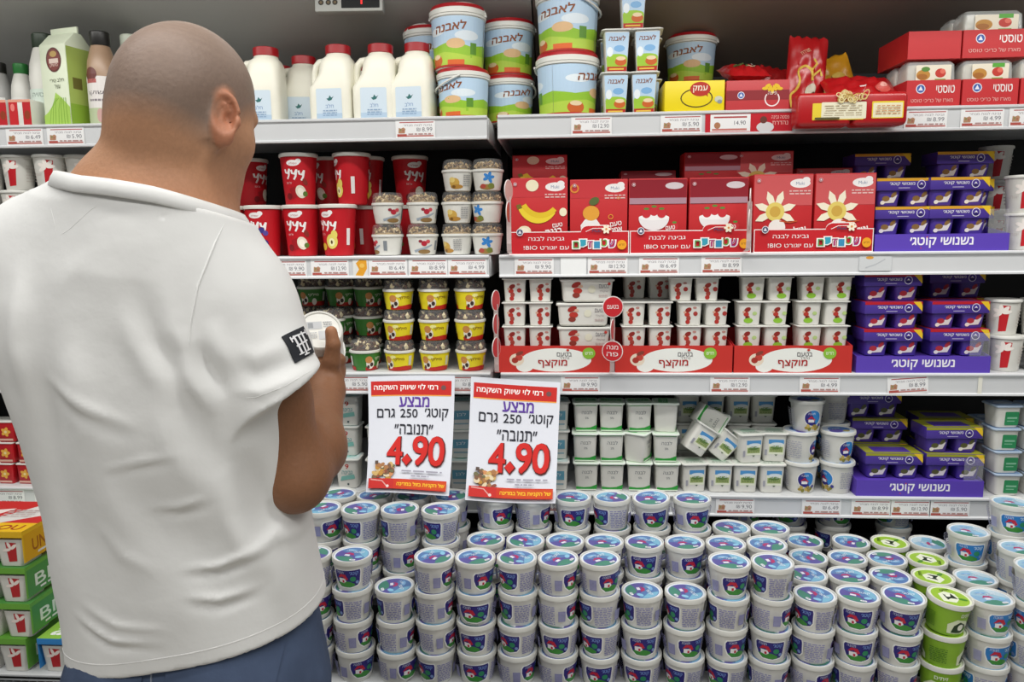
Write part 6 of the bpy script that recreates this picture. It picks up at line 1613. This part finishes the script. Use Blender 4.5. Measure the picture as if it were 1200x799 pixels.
# ---- pose
SH_R, SH_L = V3(0.090, 0.000, 1.420), V3(-0.172, 0.005, 1.487)
EL_R = V3(0.163, -0.010, 1.180); WR_R = loc_at(383, 458, 1.165)
EL_L, WR_L = V3(-0.165, 0.13, 1.21), V3(-0.06, 0.32, 1.24)
SLE_R = V3(0.148, -0.030, 1.302); SLE_L = V3(-0.168, 0.075, 1.345)
HC = V3(0.040, 0.012, 1.672)
HS = 0.90
HR = rotm(0, 0, R(-19)) @ rotm(R(-20), 0, 0) @ rotm(0, R(3), 0)      # turned to his right, looking down
def to_head(p): return ((p-HC) @ HR)/HS
CUPC = loc_at(375, 386, 1.195)
CUPN = V3(0.33, -0.72, 0.61); CUPN /= np.linalg.norm(CUPN)
def f_head(p):
    q = to_head(p); x, y, z = q.T
    d = ellip(q, (0, -0.006, 0.022), (0.0785, 0.0985, 0.0875))
    d = smin(d, ellip(q, (0, -0.060, -0.020), (0.062, 0.046, 0.060)), 0.05)
    d = smin(d, ellip(q, (0, 0.030, -0.048), (0.061, 0.060, 0.066)), 0.05)
    d = smin(d, ellip(q, (0, 0.062, -0.085), (0.046, 0.036, 0.036)), 0.04)
    for s in (-1, 1):
        d = smin(d, ellip(q, (s*0.046, 0.052, -0.036), (0.024, 0.028, 0.026)), 0.025)      # cheek
        d = smin(d, rc(q, (s*0.010, 0.090, 0.016), (s*0.046, 0.074, 0.014), 0.008, 0.007), 0.014)  # brow
        d = smax(d, -ellip(q, (s*0.031, 0.102, -0.004), (0.017, 0.014, 0.011)), 0.010)      # eye socket
        d = smin(d, ellip(q, (s*0.031, 0.077, -0.005), (0.0125, 0.0125, 0.0115)), 0.003)     # lid over the eye
        # ear
        c = V3(s*0.0775, -0.008, -0.024); e = ((q-c) @ rotm(R(12), 0, R(s*-36)))/1.10
        ex, ey, ez = e.T
        ey2 = ey*1.62
        rr_ = np.sqrt(ey2**2+ez**2)
        hel = np.sqrt((rr_-0.0265)**2+(ex-s*0.006)**2)-0.0050
        hel = np.where((ey > 0.010) & (ez < 0.004), hel+0.5*np.minimum(0.02, (ey-0.010)), hel)
        plate = ellip(e, (s*0.001, 0, 0), (0.0042, 0.0165, 0.027))
        anti = np.sqrt((np.sqrt((ey2+0.002)**2+(ez+0.002)**2)-0.0165)**2+(ex-s*0.005)**2)-0.0030
        anti = np.where(ey > 0.004, anti+0.006, anti)
        lobe = ellip(e, (s*0.004, 0.002, -0.0290), (0.0050, 0.0085, 0.0085))
        trag = ellip(e, (s*0.006, 0.0150, -0.006), (0.005, 0.005, 0.007))
        ear = smin(smin(smin(hel, plate, 0.004), smin(lobe, trag, 0.004), 0.006), anti, 0.003)
        ear = smax(ear, -ellip(e, (s*0.009, 0.0050, -0.003), (0.0100, 0.0075, 0.0105)), 0.002)
        d = smin(d, ear, 0.006)
    d = smin(d, rc(q, (0, 0.096, 0.006), (0, 0.113, -0.030), 0.0075, 0.0105), 0.012)        # nose
    for s in (-1, 1): d = smin(d, ellip(q, (s*0.011, 0.101, -0.035), (0.0075, 0.009, 0.007)), 0.006)
    d = smin(d, ellip(q, (0, 0.094, -0.062), (0.023, 0.010, 0.0055)), 0.006)
    d = smin(d, ellip(q, (0, 0.092, -0.073), (0.020, 0.010, 0.006)), 0.006)
    d = smin(d, ellip(q, (0, 0.088, -0.098), (0.018, 0.014, 0.014)), 0.02)
    return d*HS
def finger(p, pts, r): return chain(p, pts, r, 0.004)
# right hand around the cup: cup axis frame
_t = V3(0, 0, 1.0); CX = np.cross(_t, CUPN); CX /= np.linalg.norm(CX); CYv = np.cross(CUPN, CX)
def cupf(ax, ay, an): return CUPC + CX*ax + CYv*ay + CUPN*an
THUMB = [loc_at(384, 446, 1.175), loc_at(388.5, 424, 1.170), loc_at(390.5, 404, 1.168), loc_at(388, 389, 1.170)]
PALM = [WR_R, loc_at(383, 434, 1.205)]
KN = [cupf(0.026, -0.046, -0.024), cupf(0.018, -0.052, -0.040), cupf(0.008, -0.055, -0.054), cupf(-0.004, -0.056, -0.066)]
def f_hand_r(p):
    d = chain(p, [WR_R, PALM[1], cupf(0.016, -0.052, -0.044)], [0.025, 0.026, 0.019], 0.02)
    for k in KN: d = smin(d, rc(p, PALM[1], k, 0.017, 0.0105), 0.010)
    for k, kn in enumerate(KN):                               # fingers curl over the far side of the cup
        a0 = math.atan2((kn-CUPC)@CYv, (kn-CUPC)@CX); an = (kn-CUPC)@CUPN
        L = (0.95, 1.10, 1.02, 0.78)[k]
        pts = [kn]
        for j, s in enumerate((0.62, 1.10, 1.50)):
            a = a0 - s*L*0.95
            rr_ = 0.0525
            pts.append(CUPC + CX*math.cos(a)*rr_ + CYv*math.sin(a)*rr_ + CUPN*(an-0.006*j))
        d = smin(d, finger(p, pts, [0.0105, 0.0098, 0.0090, 0.0080]), 0.006)
    d = smin(d, finger(p, THUMB, [0.0170, 0.0140, 0.0112, 0.0098]), 0.010)
    return d
def f_hand_l(p):
    d = chain(p, [WR_L, WR_L+V3(0.012, 0.05, 0.0), WR_L+V3(0.016, 0.085, -0.004)], [0.025, 0.030, 0.027], 0.02)
    for k in range(4):
        b = WR_L+V3(-0.012+0.019*k, 0.092, -0.002+0.004*k); L = (0.034, 0.042, 0.039, 0.030)[k]
        d = smin(d, finger(p, [b, b+V3(0.002, L, -0.008), b+V3(0.004, L*1.55, -0.026), b+V3(0.004, L*1.75, -0.046)], [0.0105, 0.0098, 0.009, 0.008]), 0.006)
    b = WR_L+V3(0.026, 0.03, 0.004)
    return smin(d, finger(p, [b, b+V3(0.026, 0.030, 0.008), b+V3(0.034, 0.058, 0.004)], [0.015, 0.0125, 0.0105]), 0.010)
def f_core(p):
    nk = chain(p, [(-0.015, -0.006, 1.46), (-0.004, -0.006, 1.535), (0.014, -0.010, 1.615)], [0.092, 0.0745, 0.0705], 0.03)
    nk = smin(nk, rc(p, (0.022, 0.026, 1.585), (0.000, 0.03, 1.50), 0.043, 0.052), 0.03)
    d = nk
    for s, sh in ((1, SH_R), (-1, SH_L)):
        d = smin(d, rc(p, (s*0.035-0.018, -0.018, 1.538+(0.016 if s < 0 else -0.006)), sh+V3(-s*0.02, -0.01, 0.002), 0.052, 0.050), 0.045)
    d = smin(d, chain(p, [(0, 0.0, 1.45), (0, 0.0, 1.25), (0, 0, 1.06)], [0.105, 0.110, 0.110], 0.05), 0.06)
    return d
def f_body(p):
    d = f_head(p)
    d = smin(d, f_core(p), 0.035)
    # arms
    ar = chain(p, [SH_R, (SH_R*0.45+EL_R*0.55), EL_R], [0.056, 0.049, 0.0425], 0.03)
    mid = EL_R*0.68+WR_R*0.32+V3(0.006, 0, -0.004)
    fo = chain(p, [EL_R, mid, WR_R], [0.0420, 0.0440, 0.0265], 0.03)
    ar = smin(smin(ar, fo, 0.020), ellip(p, EL_R+V3(0.002, -0.016, -0.012), (0.028, 0.026, 0.026)), 0.02)
    ar = smin(ar, f_hand_r(p), 0.018)
    al = chain(p, [SH_L, SH_L*0.45+EL_L*0.55, EL_L], [0.054, 0.048, 0.041], 0.03)
    al = smin(al, chain(p, [EL_L, EL_L*0.68+WR_L*0.32, WR_L], [0.040, 0.042, 0.026], 0.03), 0.02)
    al = smin(al, f_hand_l(p), 0.018)
    return smin(smin(d, ar, 0.02), al, 0.02)
# ---- shirt: lofted torso, sleeves, hem, folds
_zt = np.linspace(0.80, 1.60, 240)
def _sm(zs, vs, w=9):
    t = np.interp(_zt, zs, vs); k = np.hanning(w*2+1); k /= k.sum()
    return np.convolve(np.pad(t, w, mode='edge'), k, 'valid')
TZ = [0.86, 0.93, 1.00, 1.14, 1.25, 1.34, 1.40, 1.45, 1.49, 1.53]
TA = _sm(TZ, [0.182, 0.180, 0.176, 0.174, 0.184, 0.198, 0.198, 0.185, 0.150, 0.100])
TB = _sm(TZ, [0.142, 0.140, 0.137, 0.128, 0.130, 0.130, 0.122, 0.108, 0.090, 0.070])
TCX = _sm(TZ, [0.010, 0.008, 0.004, -0.008, -0.018, -0.028, -0.030, -0.030, -0.028, -0.025])
TCY = _sm(TZ, [0.012, 0.012, 0.010, 0.004, 0.0, -0.004, -0.004, -0.002, 0.0, 0.0])
def loft(p, grow=0.0, n=2.35):
    x, y, z = p.T
    sl = np.clip((z-1.10)/0.35, 0, 1); sl = 0.14*sl*sl*(3-2*sl)
    z2 = np.clip(z+sl*x, 0.80, 1.60)
    a = np.interp(z2, _zt, TA)+grow; b = np.interp(z2, _zt, TB)+grow; cx = np.interp(z2, _zt, TCX); cy = np.interp(z2, _zt, TCY)
    xx = np.abs(x-cx)/a; yy = np.abs(y-cy)/b
    r = (xx**n+yy**n)**(1/n)
    return np.maximum((r-1.0)*np.minimum(a, b)*1.05, (z+sl*x)-1.515)
HEM = lambda x, y: 0.958+0.16*x+0.05*np.maximum(y, 0)
# folds: strokes given on the shirt's back as (x, z) polylines, width, height (+ ridge, - crease)
def uvxz(u, v, Y=0.865): q = loc_at(u, v, Y); return (q[0], q[2])
FOLDS = []
def fold(pts, w, h, Y=0.865): FOLDS.append(([uvxz(u, v, Y) for u, v in pts], w, h))
fold([(160, 305), (190, 395), (225, 455)], 0.011, -0.0050); fold([(152, 350), (172, 400), (215, 475)], 0.013, 0.0042)
fold([(186, 290), (212, 385), (238, 430)], 0.012, 0.0040)
fold([(238, 395), (252, 430), (272, 462)], 0.008, -0.0060, 0.88); fold([(226, 408), (240, 446), (262, 486)], 0.010, 0.0045, 0.88); fold([(250, 372), (268, 412), (285, 440)], 0.011, 0.0040, 0.88)
fold([(214, 440), (236, 500), (262, 560)], 0.014, -0.0050); fold([(190, 450), (212, 520), (250, 590)], 0.016, 0.0048)
fold([(60, 436), (120, 470), (182, 498)], 0.009, 0.0036); fold([(70, 452), (130, 486), (185, 510)], 0.010, -0.0030)
fold([(140, 541), (180, 533), (216, 527)], 0.0055, 0.0034); fold([(140, 549), (182, 541), (220, 536)], 0.006, -0.0026)
fold([(180, 586), (215, 588), (246, 580)], 0.0055, 0.0034); fold([(184, 596), (218, 599), (250, 592)], 0.006, -0.0026)
fold([(216, 660), (256, 662), (296, 648)], 0.0055, 0.0036); fold([(220, 670), (258, 673), (300, 660)], 0.006, -0.0028)
fold([(222, 690), (258, 699), (296, 694)], 0.0055, 0.0034); fold([(226, 700), (260, 710), (300, 706)], 0.006, -0.0026)
fold([(40, 275), (62, 430), (82, 560), (112, 690)], 0.024, -0.0075); fold([(104, 375), (112, 450), (150, 580), (190, 690)], 0.028, 0.0085)
fold([(20, 300), (26, 400), (48, 500)], 0.014, 0.0040)
fold([(118, 500), (170, 560), (230, 640), (270, 720)], 0.028, -0.0085)
fold([(292, 520), (300, 590), (318, 640)], 0.016, -0.0085, 0.90); fold([(318, 600), (334, 660), (340, 720)], 0.014, 0.0045, 0.92); fold([(262, 540), (280, 610), (310, 690)], 0.016, 0.0050, 0.88)
fold([(90, 716), (140, 738), (200, 742)], 0.0055, 0.0030); fold([(96, 728), (145, 750), (205, 752)], 0.0055, -0.0026); fold([(100, 700), (150, 722), (210, 728)], 0.006, 0.0028)
fold([(150, 262), (110, 300), (70, 345)], 0.012, 0.0026); fold([(230, 270), (190, 300), (140, 312)], 0.014, -0.0022)
fold([(128, 600), (158, 640), (200, 664)], 0.009, 0.0030); fold([(300, 640), (330, 620), (352, 640)], 0.009, 0.0036, 0.92)
SLEEVE_F = [([uvxz(u, v, 0.88) for u, v in pts], w, h) for pts, w, h in (([(246, 300), (262, 340), (276, 380)], 0.010, 0.0034), ([(262, 420), (300, 440), (352, 424)], 0.009, -0.0030), ([(262, 400), (300, 418), (340, 402)], 0.010, 0.0030), ([(290, 330), (300, 370), (318, 400)], 0.012, -0.0024), ([(268, 455), (310, 458), (366, 436)], 0.007, 0.0026))]
def fold_disp(x, z, strokes):
    out = np.zeros_like(x)
    for pts, w, h in strokes:
        best = np.full_like(x, 1e9); tt = np.zeros_like(x); n = len(pts)-1
        for i in range(n):
            ax, az = pts[i]; bx, bz = pts[i+1]; dx, dz = bx-ax, bz-az
            t = np.clip(((x-ax)*dx+(z-az)*dz)/(dx*dx+dz*dz), 0, 1)
            d = (x-ax-t*dx)**2+(z-az-t*dz)**2
            m = d < best; best = np.where(m, d, best); tt = np.where(m, (i+t)/n, tt)
        out += 1.4*h*np.exp(-best/(w*w))*np.sin(np.pi*np.clip(tt*0.92+0.04, 0, 1))**1.3
    return out
def sleeve(p, sh, end, r0, r1, inner=0.0):
    ax = end-sh; ax = ax/np.linalg.norm(ax)
    far = end+ax*0.05
    d = rc(p, sh, far, r0-inner, r1-inner)
    return d, (p-end)@ax
AXR = SLE_R-SH_R
def f_shirt(p):
    x, y, z = p.T
    d = loft(p)
    for s, sh in ((1, SH_R), (-1, SH_L)):
        d = smin(d, rc(p, (s*0.060-0.02, -0.008, 1.506-0.20*s*0.060), sh+V3(-s*0.008, -0.004, 0.0), 0.058, 0.066), 0.05)
    back = np.clip((0.05-y)/0.06, 0, 1)
    d = d-fold_disp(x, z, FOLDS)*back
    d = d-0.0016*np.sin(38*x+11*z+3*np.sin(9*z))*np.sin(17*z+5*x+1.3)*np.clip((1.44-z)/0.2, 0, 1)
    sr, cutr = sleeve(p, SH_R+V3(0.000, -0.002, 0), SLE_R, 0.069, 0.0655)
    sr = sr-fold_disp(x, z, SLEEVE_F)
    # flatten the opening plane so that it faces down and forward
    nr = V3(0.42, 0.22, -0.88); nr /= np.linalg.norm(nr)
    sr = smax(sr, (p-SLE_R)@nr, 0.004)
    sri = smax(rc(p, SH_R, EL_R, 0.064, 0.0595), -((p-SLE_R)@nr+0.03), 0.004)
    sr = np.maximum(sr, -sri)
    sl, _ = sleeve(p, SH_L, SLE_L, 0.070, 0.064)
    nl = SLE_L-SH_L; nl = nl/np.linalg.norm(nl)
    sl = smax(sl, (p-SLE_L)@nl, 0.004)
    d = smin(d, sr, 0.022); d = smin(d, sl, 0.022)
    # hem, hollow near the bottom
    d = smax(d, HEM(x, y)-z, 0.003)
    inn = np.maximum(loft(p, -0.010), z-(HEM(x, y)+0.03))
    d = np.maximum(d, -inn)
    # cloth rising to the collar, trimmed along the tilted collar line
    fc = f_core(p)
    d = smin(d, fc-0.009, 0.03)
    cp_ = (z-(1.550-0.259*x-0.129*y))*0.96
    d = smax(d, cp_, 0.004)
    d = smax(d, -np.maximum(fc-0.003, -(cp_+0.03)), 0.003)
    return d
def f_jeans(p):
    x, y, z = p.T
    d = smin(ellip(p, (0.010, 0.008, 0.93), (0.168, 0.128, 0.17)), ellip(p, (-0.06, -0.040, 0.87), (0.090, 0.092, 0.11)), 0.05)
    d = smin(d, ellip(p, (0.085, -0.045, 0.87), (0.095, 0.095, 0.11)), 0.04)
    for s, kx in ((1, 0.115), (-1, -0.105)):
        lg = chain(p, [(s*0.088, 0.0, 0.86), (kx, 0.012, 0.50), (kx, -0.012, 0.075)], [0.100, 0.073, 0.066], 0.04)
        lg = lg-0.003*np.sin(70*z+14*x)*np.exp(-((z-0.5)/0.10)**2)-0.004*np.sin(90*z+9*y)*np.exp(-((z-0.13)/0.07)**2)
        lg = smax(lg, 0.045-z, 0.004)
        d = smin(d, lg, 0.03)
    d = smax(d, z-1.035, 0.004)
    return d
def build_man():
    man = thing('person', 'bald man in white t-shirt and jeans, seen from behind, reading a cup', 'person', (PX0, PY0, 0.0))
    v, Q = surface(f_body, (-0.27, -0.17, 1.00), (0.30, 0.50, 1.80), 0.0036)
    # skin colour: tanned arms, ruddier neck and ears, grey stubble cap on the scalp
    q = to_head(v); x, y, z = q.T
    skin = np.array(lin('#b98a6a')); arm = np.array(lin('#835a3f')); stub = np.array(lin('#7f7168')); ear = np.array(lin('#b9785c')); neck = np.array(lin('#b9805c'))
    rs = np.random.RandomState(3)
    col = np.tile(skin, (len(v), 1))
    def mix(c, m): nonlocal col; col = col*(1-m[:, None])+c*m[:, None]
    sm = lambda a, lo, hi: np.clip((a-lo)/(hi-lo), 0, 1)
    mix(neck, sm(-v[:, 2], -1.60, -1.53))
    mix(arm, sm(-v[:, 2], -1.40, -1.32))
    hairline = np.where(y < 0.0, -0.062-0.10*np.clip(y+0.04, -0.05, 0.04), -0.030+0.9*np.clip(y, 0, 0.09))
    isear = np.clip((np.abs(x)-0.0765)/0.004, 0, 1)*np.clip((1.25-np.sqrt(((y+0.012)/0.026)**2+((z+0.026)/0.038)**2))/0.25, 0, 1)
    st = sm(z-hairline, -0.015, 0.022)*(v[:, 2] > 1.5)*(1-isear)
    mix(stub, st*0.85)
    mottled = 0.5+0.5*np.sin(60*x+20*np.sin(40*z))*np.sin(55*z+30*y)
    mix(np.array(lin('#a08c7c')), st*0.35*mottled*sm(z, 0.02, 0.08))
    mix(ear, isear*(v[:, 2] > 1.5)*0.75)
    mix(np.array(lin('#8c6a58')), 0.30*sm(y, 0.0, 0.04)*sm(-z, 0.035, 0.07)*(v[:, 2] > 1.5)*(1-isear))   # beard shadow
    lips = (np.abs(x) < 0.024) & (y > 0.088) & (np.abs(z+0.067) < 0.011); mix(np.array(lin('#a8645a')), lips*0.7*(v[:, 2] > 1.5))
    brow = np.clip(1.6-1.6*(((np.abs(x)-0.030)/0.022)**2+((z-0.018+0.3*(np.abs(x)-0.03)**2*40)/0.0065)**2), 0, 1)*(y > 0.06); mix(np.array(lin('#3a2a22')), brow*0.8*(v[:, 2] > 1.5))
    nail = np.linalg.norm(v-THUMB[-1], axis=1) < 0.0085; mix(np.array(lin('#d3a992')), nail*0.4)
    col *= (0.95+0.10*rs.rand(len(v)))[:, None]
    SK = attr_mat('skin', 0.5, 0.35, bump=0.30, bscale=170, sss=0.0)
    link('body', np_mesh('body', v, Q, SK, col), man)
    # ---- shirt
    v, Q = surface(f_shirt, (-0.30, -0.20, 0.88), (0.30, 0.19, 1.58), 0.0044)
    SH = mat('white_cotton', '#e0e0de', 0.85, noise=0.03, nscale=30, bump=0.55, bscale=26, spec=0.15)
    me = np_mesh('t_shirt', v, Q, SH); so = link('t_shirt', me, man)
    from mathutils.bvhtree import BVHTree
    bvh = BVHTree.FromPolygons([Vector(a) for a in v.tolist()], Q.tolist())
    def hit(u, w):
        o = Vector((0-PX0, 0-PY0, CAMZ)); d = (at(u, w, 1.0)-Vector((0, 0, CAMZ))).normalized()
        h = bvh.ray_cast(o, d)
        return h[0], h[1]
    # collar rib: a flattened band round the neck opening
    bm = bmesh.new(); n = 56; prof = [(0.000, -0.013), (0.0030, -0.0115), (0.0040, 0.0), (0.0030, 0.008), (0.0, 0.0095), (-0.0024, 0.008), (-0.0026, -0.010)]
    rings = []
    rad = []
    for k in range(n):
        a = 2*PI*k/n; rs_ = np.linspace(0.05, 0.135, 120)
        pp = np.stack([-0.018+rs_*math.cos(a), rs_*math.sin(a), np.zeros(120)], 1); pp[:, 2] = 1.540-0.259*pp[:, 0]-0.129*pp[:, 1]
        ins_ = f_core(pp) < 0.009
        rad.append(min(0.118, rs_[np.argmin(ins_)] if not ins_.all() else 0.118))
    rad = np.array(rad); rad = sum(np.roll(rad, j) for j in range(-3, 4))/7
    for k in range(n):
        a = 2*PI*k/n; dirv = V3(math.cos(a), math.sin(a), 0)
        ctr = V3(-0.018+rad[k]*math.cos(a), rad[k]*math.sin(a), 0)
        ctr[2] = 1.5420-0.259*ctr[0]-0.129*ctr[1]+0.010*min(1.0, max(0.0, (math.cos(a)+0.35)/0.9))
        outw = dirv*0.9+V3(0, 0, 0.42)
        upv = V3(-dirv[0]*0.42, -dirv[1]*0.42, 0.9)
        rings.append([bm.verts.new(ctr+outw*q0+upv*q1) for q0, q1 in prof])
    for k in range(n):
        A, Bq = rings[k], rings[(k+1) % n]
        for i in range(len(prof)):
            j = (i+1) % len(prof); bm.faces.new((A[i], Bq[i], Bq[j], A[j]))
    link('collar', bm_mesh('collar', bm, SH, 60), so)
    # stitched seams that follow the cloth
    def seam(name, px, r=0.0011, m=SH, lift=-0.0006):
        pts = []
        for i in range(len(px)-1):
            for k in range(8):
                t = k/8; u = px[i][0]*(1-t)+px[i+1][0]*t; w = px[i][1]*(1-t)+px[i+1][1]*t
                h, nn = hit(u, w)
                if h is not None and h.length < 3: pts.append(h+nn*lift)
        if len(pts) > 3: link(name, tube(name, pts, [r*min(1.0, 0.25+4*min(i, len(pts)-1-i)/len(pts)) for i in range(len(pts))], m, 6), so)
    seam('shoulder_seam', [(276, 236), (252, 285), (232, 335), (223, 380), (222, 415)], 0.0019)
    seam('yoke_stitch', [(57, 236), (64, 262), (66, 279)], 0.0009); seam('yoke_stitch', [(66, 279), (82, 268), (106, 246), (122, 236)], 0.0009)
    seam('sleeve_hem_stitch', [(273, 467), (300, 466), (335, 452), (368, 432), (380, 420)], 0.0010)
    hemst = []
    for k in range(96):
        a = 2*PI*k/96; dv = V3(math.cos(a), math.sin(a), 0)
        c0 = V3(0.004, 0.010, 0); lo, hi = 0.05, 0.30
        for _ in range(24):
            md = (lo+hi)/2; pt = c0+dv*md; pt[2] = float(HEM(pt[0], pt[1]))+0.020
            if float(loft(pt[None])[0]) < 0: lo = md
            else: hi = md
        pt = c0+dv*(lo+0.0002); pt[2] = float(HEM(pt[0], pt[1]))+0.020; hemst.append(pt)
    # push the stitch line onto the folded surface
    pts = []
    for pt in hemst:
        h = bvh.find_nearest(Vector(pt)); pts.append(h[0]-h[1]*0.0005)
    link('hem_stitch', tube('hem_stitch', pts+[pts[0]], 0.0011, SH, 6), so)
    # sleeve patch with monogram
    NV = mat('navy_patch_cloth', '#1d2027', 0.8, noise=0.1, nscale=200)
    PC = []
    def patch_pt(s, t, lift):
        a = (329.5, 395.0); b = (354.0, 382.5); c = (369.5, 412.5); d = (345.5, 426.0)
        u = (a[0]*(1-s)+b[0]*s)*(1-t)+(d[0]*(1-s)+c[0]*s)*t; w = (a[1]*(1-s)+b[1]*s)*(1-t)+(d[1]*(1-s)+c[1]*s)*t
        if not PC:
            q = [hit(*k)[0] for k in (a, b, d)]
            PC.extend(q)
        pt = PC[0]+(PC[1]-PC[0])*s+(PC[2]-PC[0])*t
        h = bvh.find_nearest(pt)
        return h[0]+h[1]*lift
    n = 12; V = [patch_pt(i/n, j/n, 0.0022) for j in range(n+1) for i in range(n+1)]+[patch_pt(i/n, j/n, 0.0004) for j in range(n+1) for i in range(n+1)]
    F = []; m0 = (n+1)**2
    for j in range(n):
        for i in range(n):
            a = j*(n+1)+i; F.append((a, a+1, a+n+2, a+n+1))
    for i in range(n):
        F += [(i, i+1, m0+i+1, m0+i), (n*(n+1)+i, n*(n+1)+i+1, m0+n*(n+1)+i+1, m0+n*(n+1)+i), (i*(n+1), (i+1)*(n+1), m0+(i+1)*(n+1), m0+i*(n+1)), (i*(n+1)+n, (i+1)*(n+1)+n, m0+(i+1)*(n+1)+n, m0+i*(n+1)+n)]
    link('sleeve_patch', mesh_from('sleeve_patch', V, F, NV, 60), so)
    p = Print(); wt = '#e4e4e6'
    _ln = p.line
    def dl(pts, w, c):
        out = []
        for i in range(len(pts)-1):
            for k in range(8): out.append((pts[i][0]+(pts[i+1][0]-pts[i][0])*k/8, pts[i][1]+(pts[i+1][1]-pts[i][1])*k/8))
        _ln(out+[pts[-1]], w, c)
    p.line = dl
    p.line([(0.16, 0.26), (0.34, 0.20), (0.86, 0.22)], 0.055, wt); p.line([(0.30, 0.16), (0.33, 0.80)], 0.075, wt); p.line([(0.66, 0.14), (0.64, 0.80)], 0.075, wt); p.line([(0.48, 0.22), (0.49, 0.90)], 0.075, wt); p.line([(0.24, 0.50), (0.76, 0.48)], 0.055, wt)
    p.line([(0.22, 0.80), (0.42, 0.80)], 0.05, wt); p.line([(0.54, 0.80), (0.74, 0.80)], 0.05, wt); p.line([(0.38, 0.90), (0.60, 0.90)], 0.05, wt); p.line([(0.18, 0.16), (0.17, 0.34)], 0.05, wt); p.line([(0.85, 0.12), (0.86, 0.32)], 0.05, wt)
    link('patch_monogram', p.build('patch_monogram', lambda s, t, d: patch_pt(min(max(s, 0), 1), min(max(t, 0), 1), 0.0030+d), None), so)
    # ---- jeans
    v, Q = surface(f_jeans, (-0.24, -0.20, 0.03), (0.26, 0.19, 1.05), 0.0060)
    den = mat('blue_denim', '#4a5770', 0.85, noise=0.35, nscale=22, bump=0.9, bscale=38, spec=0.15)
    jo = link('jeans', np_mesh('jeans', v, Q, den), man)
    jb = BVHTree.FromPolygons([Vector(a) for a in v.tolist()], Q.tolist())
    th = mat('denim_thread', '#7d8596', 0.8)
    def jhit(x, z):
        h = jb.ray_cast(Vector((x, -0.5, z)), Vector((0, 1, 0)))
        if h[0] is None: h = jb.find_nearest(Vector((x, -0.05, z)))
        return h[0], h[1]
    def jseam(name, xz, r=0.0012, m=th, parent=jo):
        pts = []
        for i in range(len(xz)-1):
            for k in range(8):
                t = k/8; h, nn = jhit(xz[i][0]*(1-t)+xz[i+1][0]*t, xz[i][1]*(1-t)+xz[i+1][1]*t)
                if h is not None: pts.append(h+nn*0.0008)
        if len(pts) > 3: return link(name, tube(name, pts, r, m, 5), parent)
    for s in (1, -1):
        c = 0.080*s+0.008
        n = 10; outl = lambda a, b: (c+(a-0.5)*(0.135-0.02*b), 0.990-b*0.140-(0.018 if b > 0.99 else 0)*(1-abs(a-0.5)*2))
        V = []; F = []
        for lift in (0.0026, 0.0004):
            for j in range(n+1):
                for i in range(n+1):
                    xx, zz_ = outl(i/n, j/n); h, nn = jhit(xx, zz_); V.append(h+nn*lift)
        m0 = (n+1)**2
        for j in range(n):
            for i in range(n):
                a = j*(n+1)+i; F.append((a, a+1, a+n+2, a+n+1))
        for i in range(n):
            F += [(i, i+1, m0+i+1, m0+i), (n*(n+1)+i, n*(n+1)+i+1, m0+n*(n+1)+i+1, m0+n*(n+1)+i), (i*(n+1), (i+1)*(n+1), m0+(i+1)*(n+1), m0+i*(n+1)), (i*(n+1)+n, (i+1)*(n+1)+n, m0+(i+1)*(n+1)+n, m0+i*(n+1)+n)]
        link('back_pocket', mesh_from('back_pocket', V, F, den, 60), jo)
        jseam('pocket_stitch', [(c-0.064, 0.982), (c-0.055, 0.852), (c, 0.838), (c+0.055, 0.852), (c+0.064, 0.982), (c-0.064, 0.982)], 0.0011)
    jseam('yoke_seam', [(-0.155, 1.012), (0.0, 0.995), (0.155, 1.012)])
    jseam('centre_seam', [(0.004, 0.99), (0.004, 0.90), (0.006, 0.80)])
    # ---- shoes
    shm = mat('dark_leather', '#2b2622', 0.45, noise=0.1); som = mat('shoe_sole', '#c9c5bd', 0.6)
    for s, kx in ((1, 0.115), (-1, -0.105)):
        sh = link('shoe', sqloft('shoe', [(0.046, 0.130, 0.044, 0.018), (0.047, 0.131, 0.045, 0.040), (0.044, 0.120, 0.042, 0.062, 0, -0.006), (0.040, 0.075, 0.038, 0.088, 0, -0.045), (0.038, 0.050, 0.036, 0.105, 0, -0.062)], shm, 6), man, (kx, 0.045, 0))
        link('sole', sqloft('sole', [(0.047, 0.132, 0.045, 0.0), (0.049, 0.134, 0.046, 0.004), (0.049, 0.134, 0.046, 0.018)], som, 6), sh)
    return man
build_man()
# ---- the cup he is reading, held upside down so that its base faces him
def held_cup():
    loc = Vector((CUPC[0]+PX0, CUPC[1]+PY0, CUPC[2]))
    nrm = Vector(CUPN)
    t = thing('cottage_cheese_tub', 'white tub held up in the hand of the man, base turned to him', 'tub', tuple(loc))
    t.rotation_mode = 'QUATERNION'; t.rotation_quaternion = nrm.to_track_quat('Z', 'Y')
    b = link('tub_body', lathe('tub_body', [(0.0455, -0.072), (0.0450, -0.068), (0.0425, -0.064), (0.0375, -0.004), (0.0365, -0.001), (0.0345, 0.0005), (0.0325, 0.0), (0.0315, -0.0015), (0.010, -0.0015)], WHITE, 36), t)
    link('lid', lathe('lid', [(0.030, -0.078), (0.046, -0.077), (0.0475, -0.074), (0.0475, -0.068), (0.046, -0.067)], LIDM, 36), t)
    p = Print().rect(-0.020, 0.002, 0.004, 0.016, '#b9bbbd').rect(-0.018, 0.004, -0.010, 0.014, '#8a8d90').rect(-0.003, -0.018, 0.016, -0.002, '#c2c4c6').lines(0.006, 0.004, 0.020, 0.016, 3, '#a8aaac').lines(-0.020, -0.016, -0.006, -0.004, 3, '#b4b6b8')
    link('base_print', p.build('base_print', map_top(-0.0015), None), b)
held_cup()
for lab, ns in LABELS.items():
    if len(ns) > 1: print('DUPLICATE LABEL', len(ns), lab)
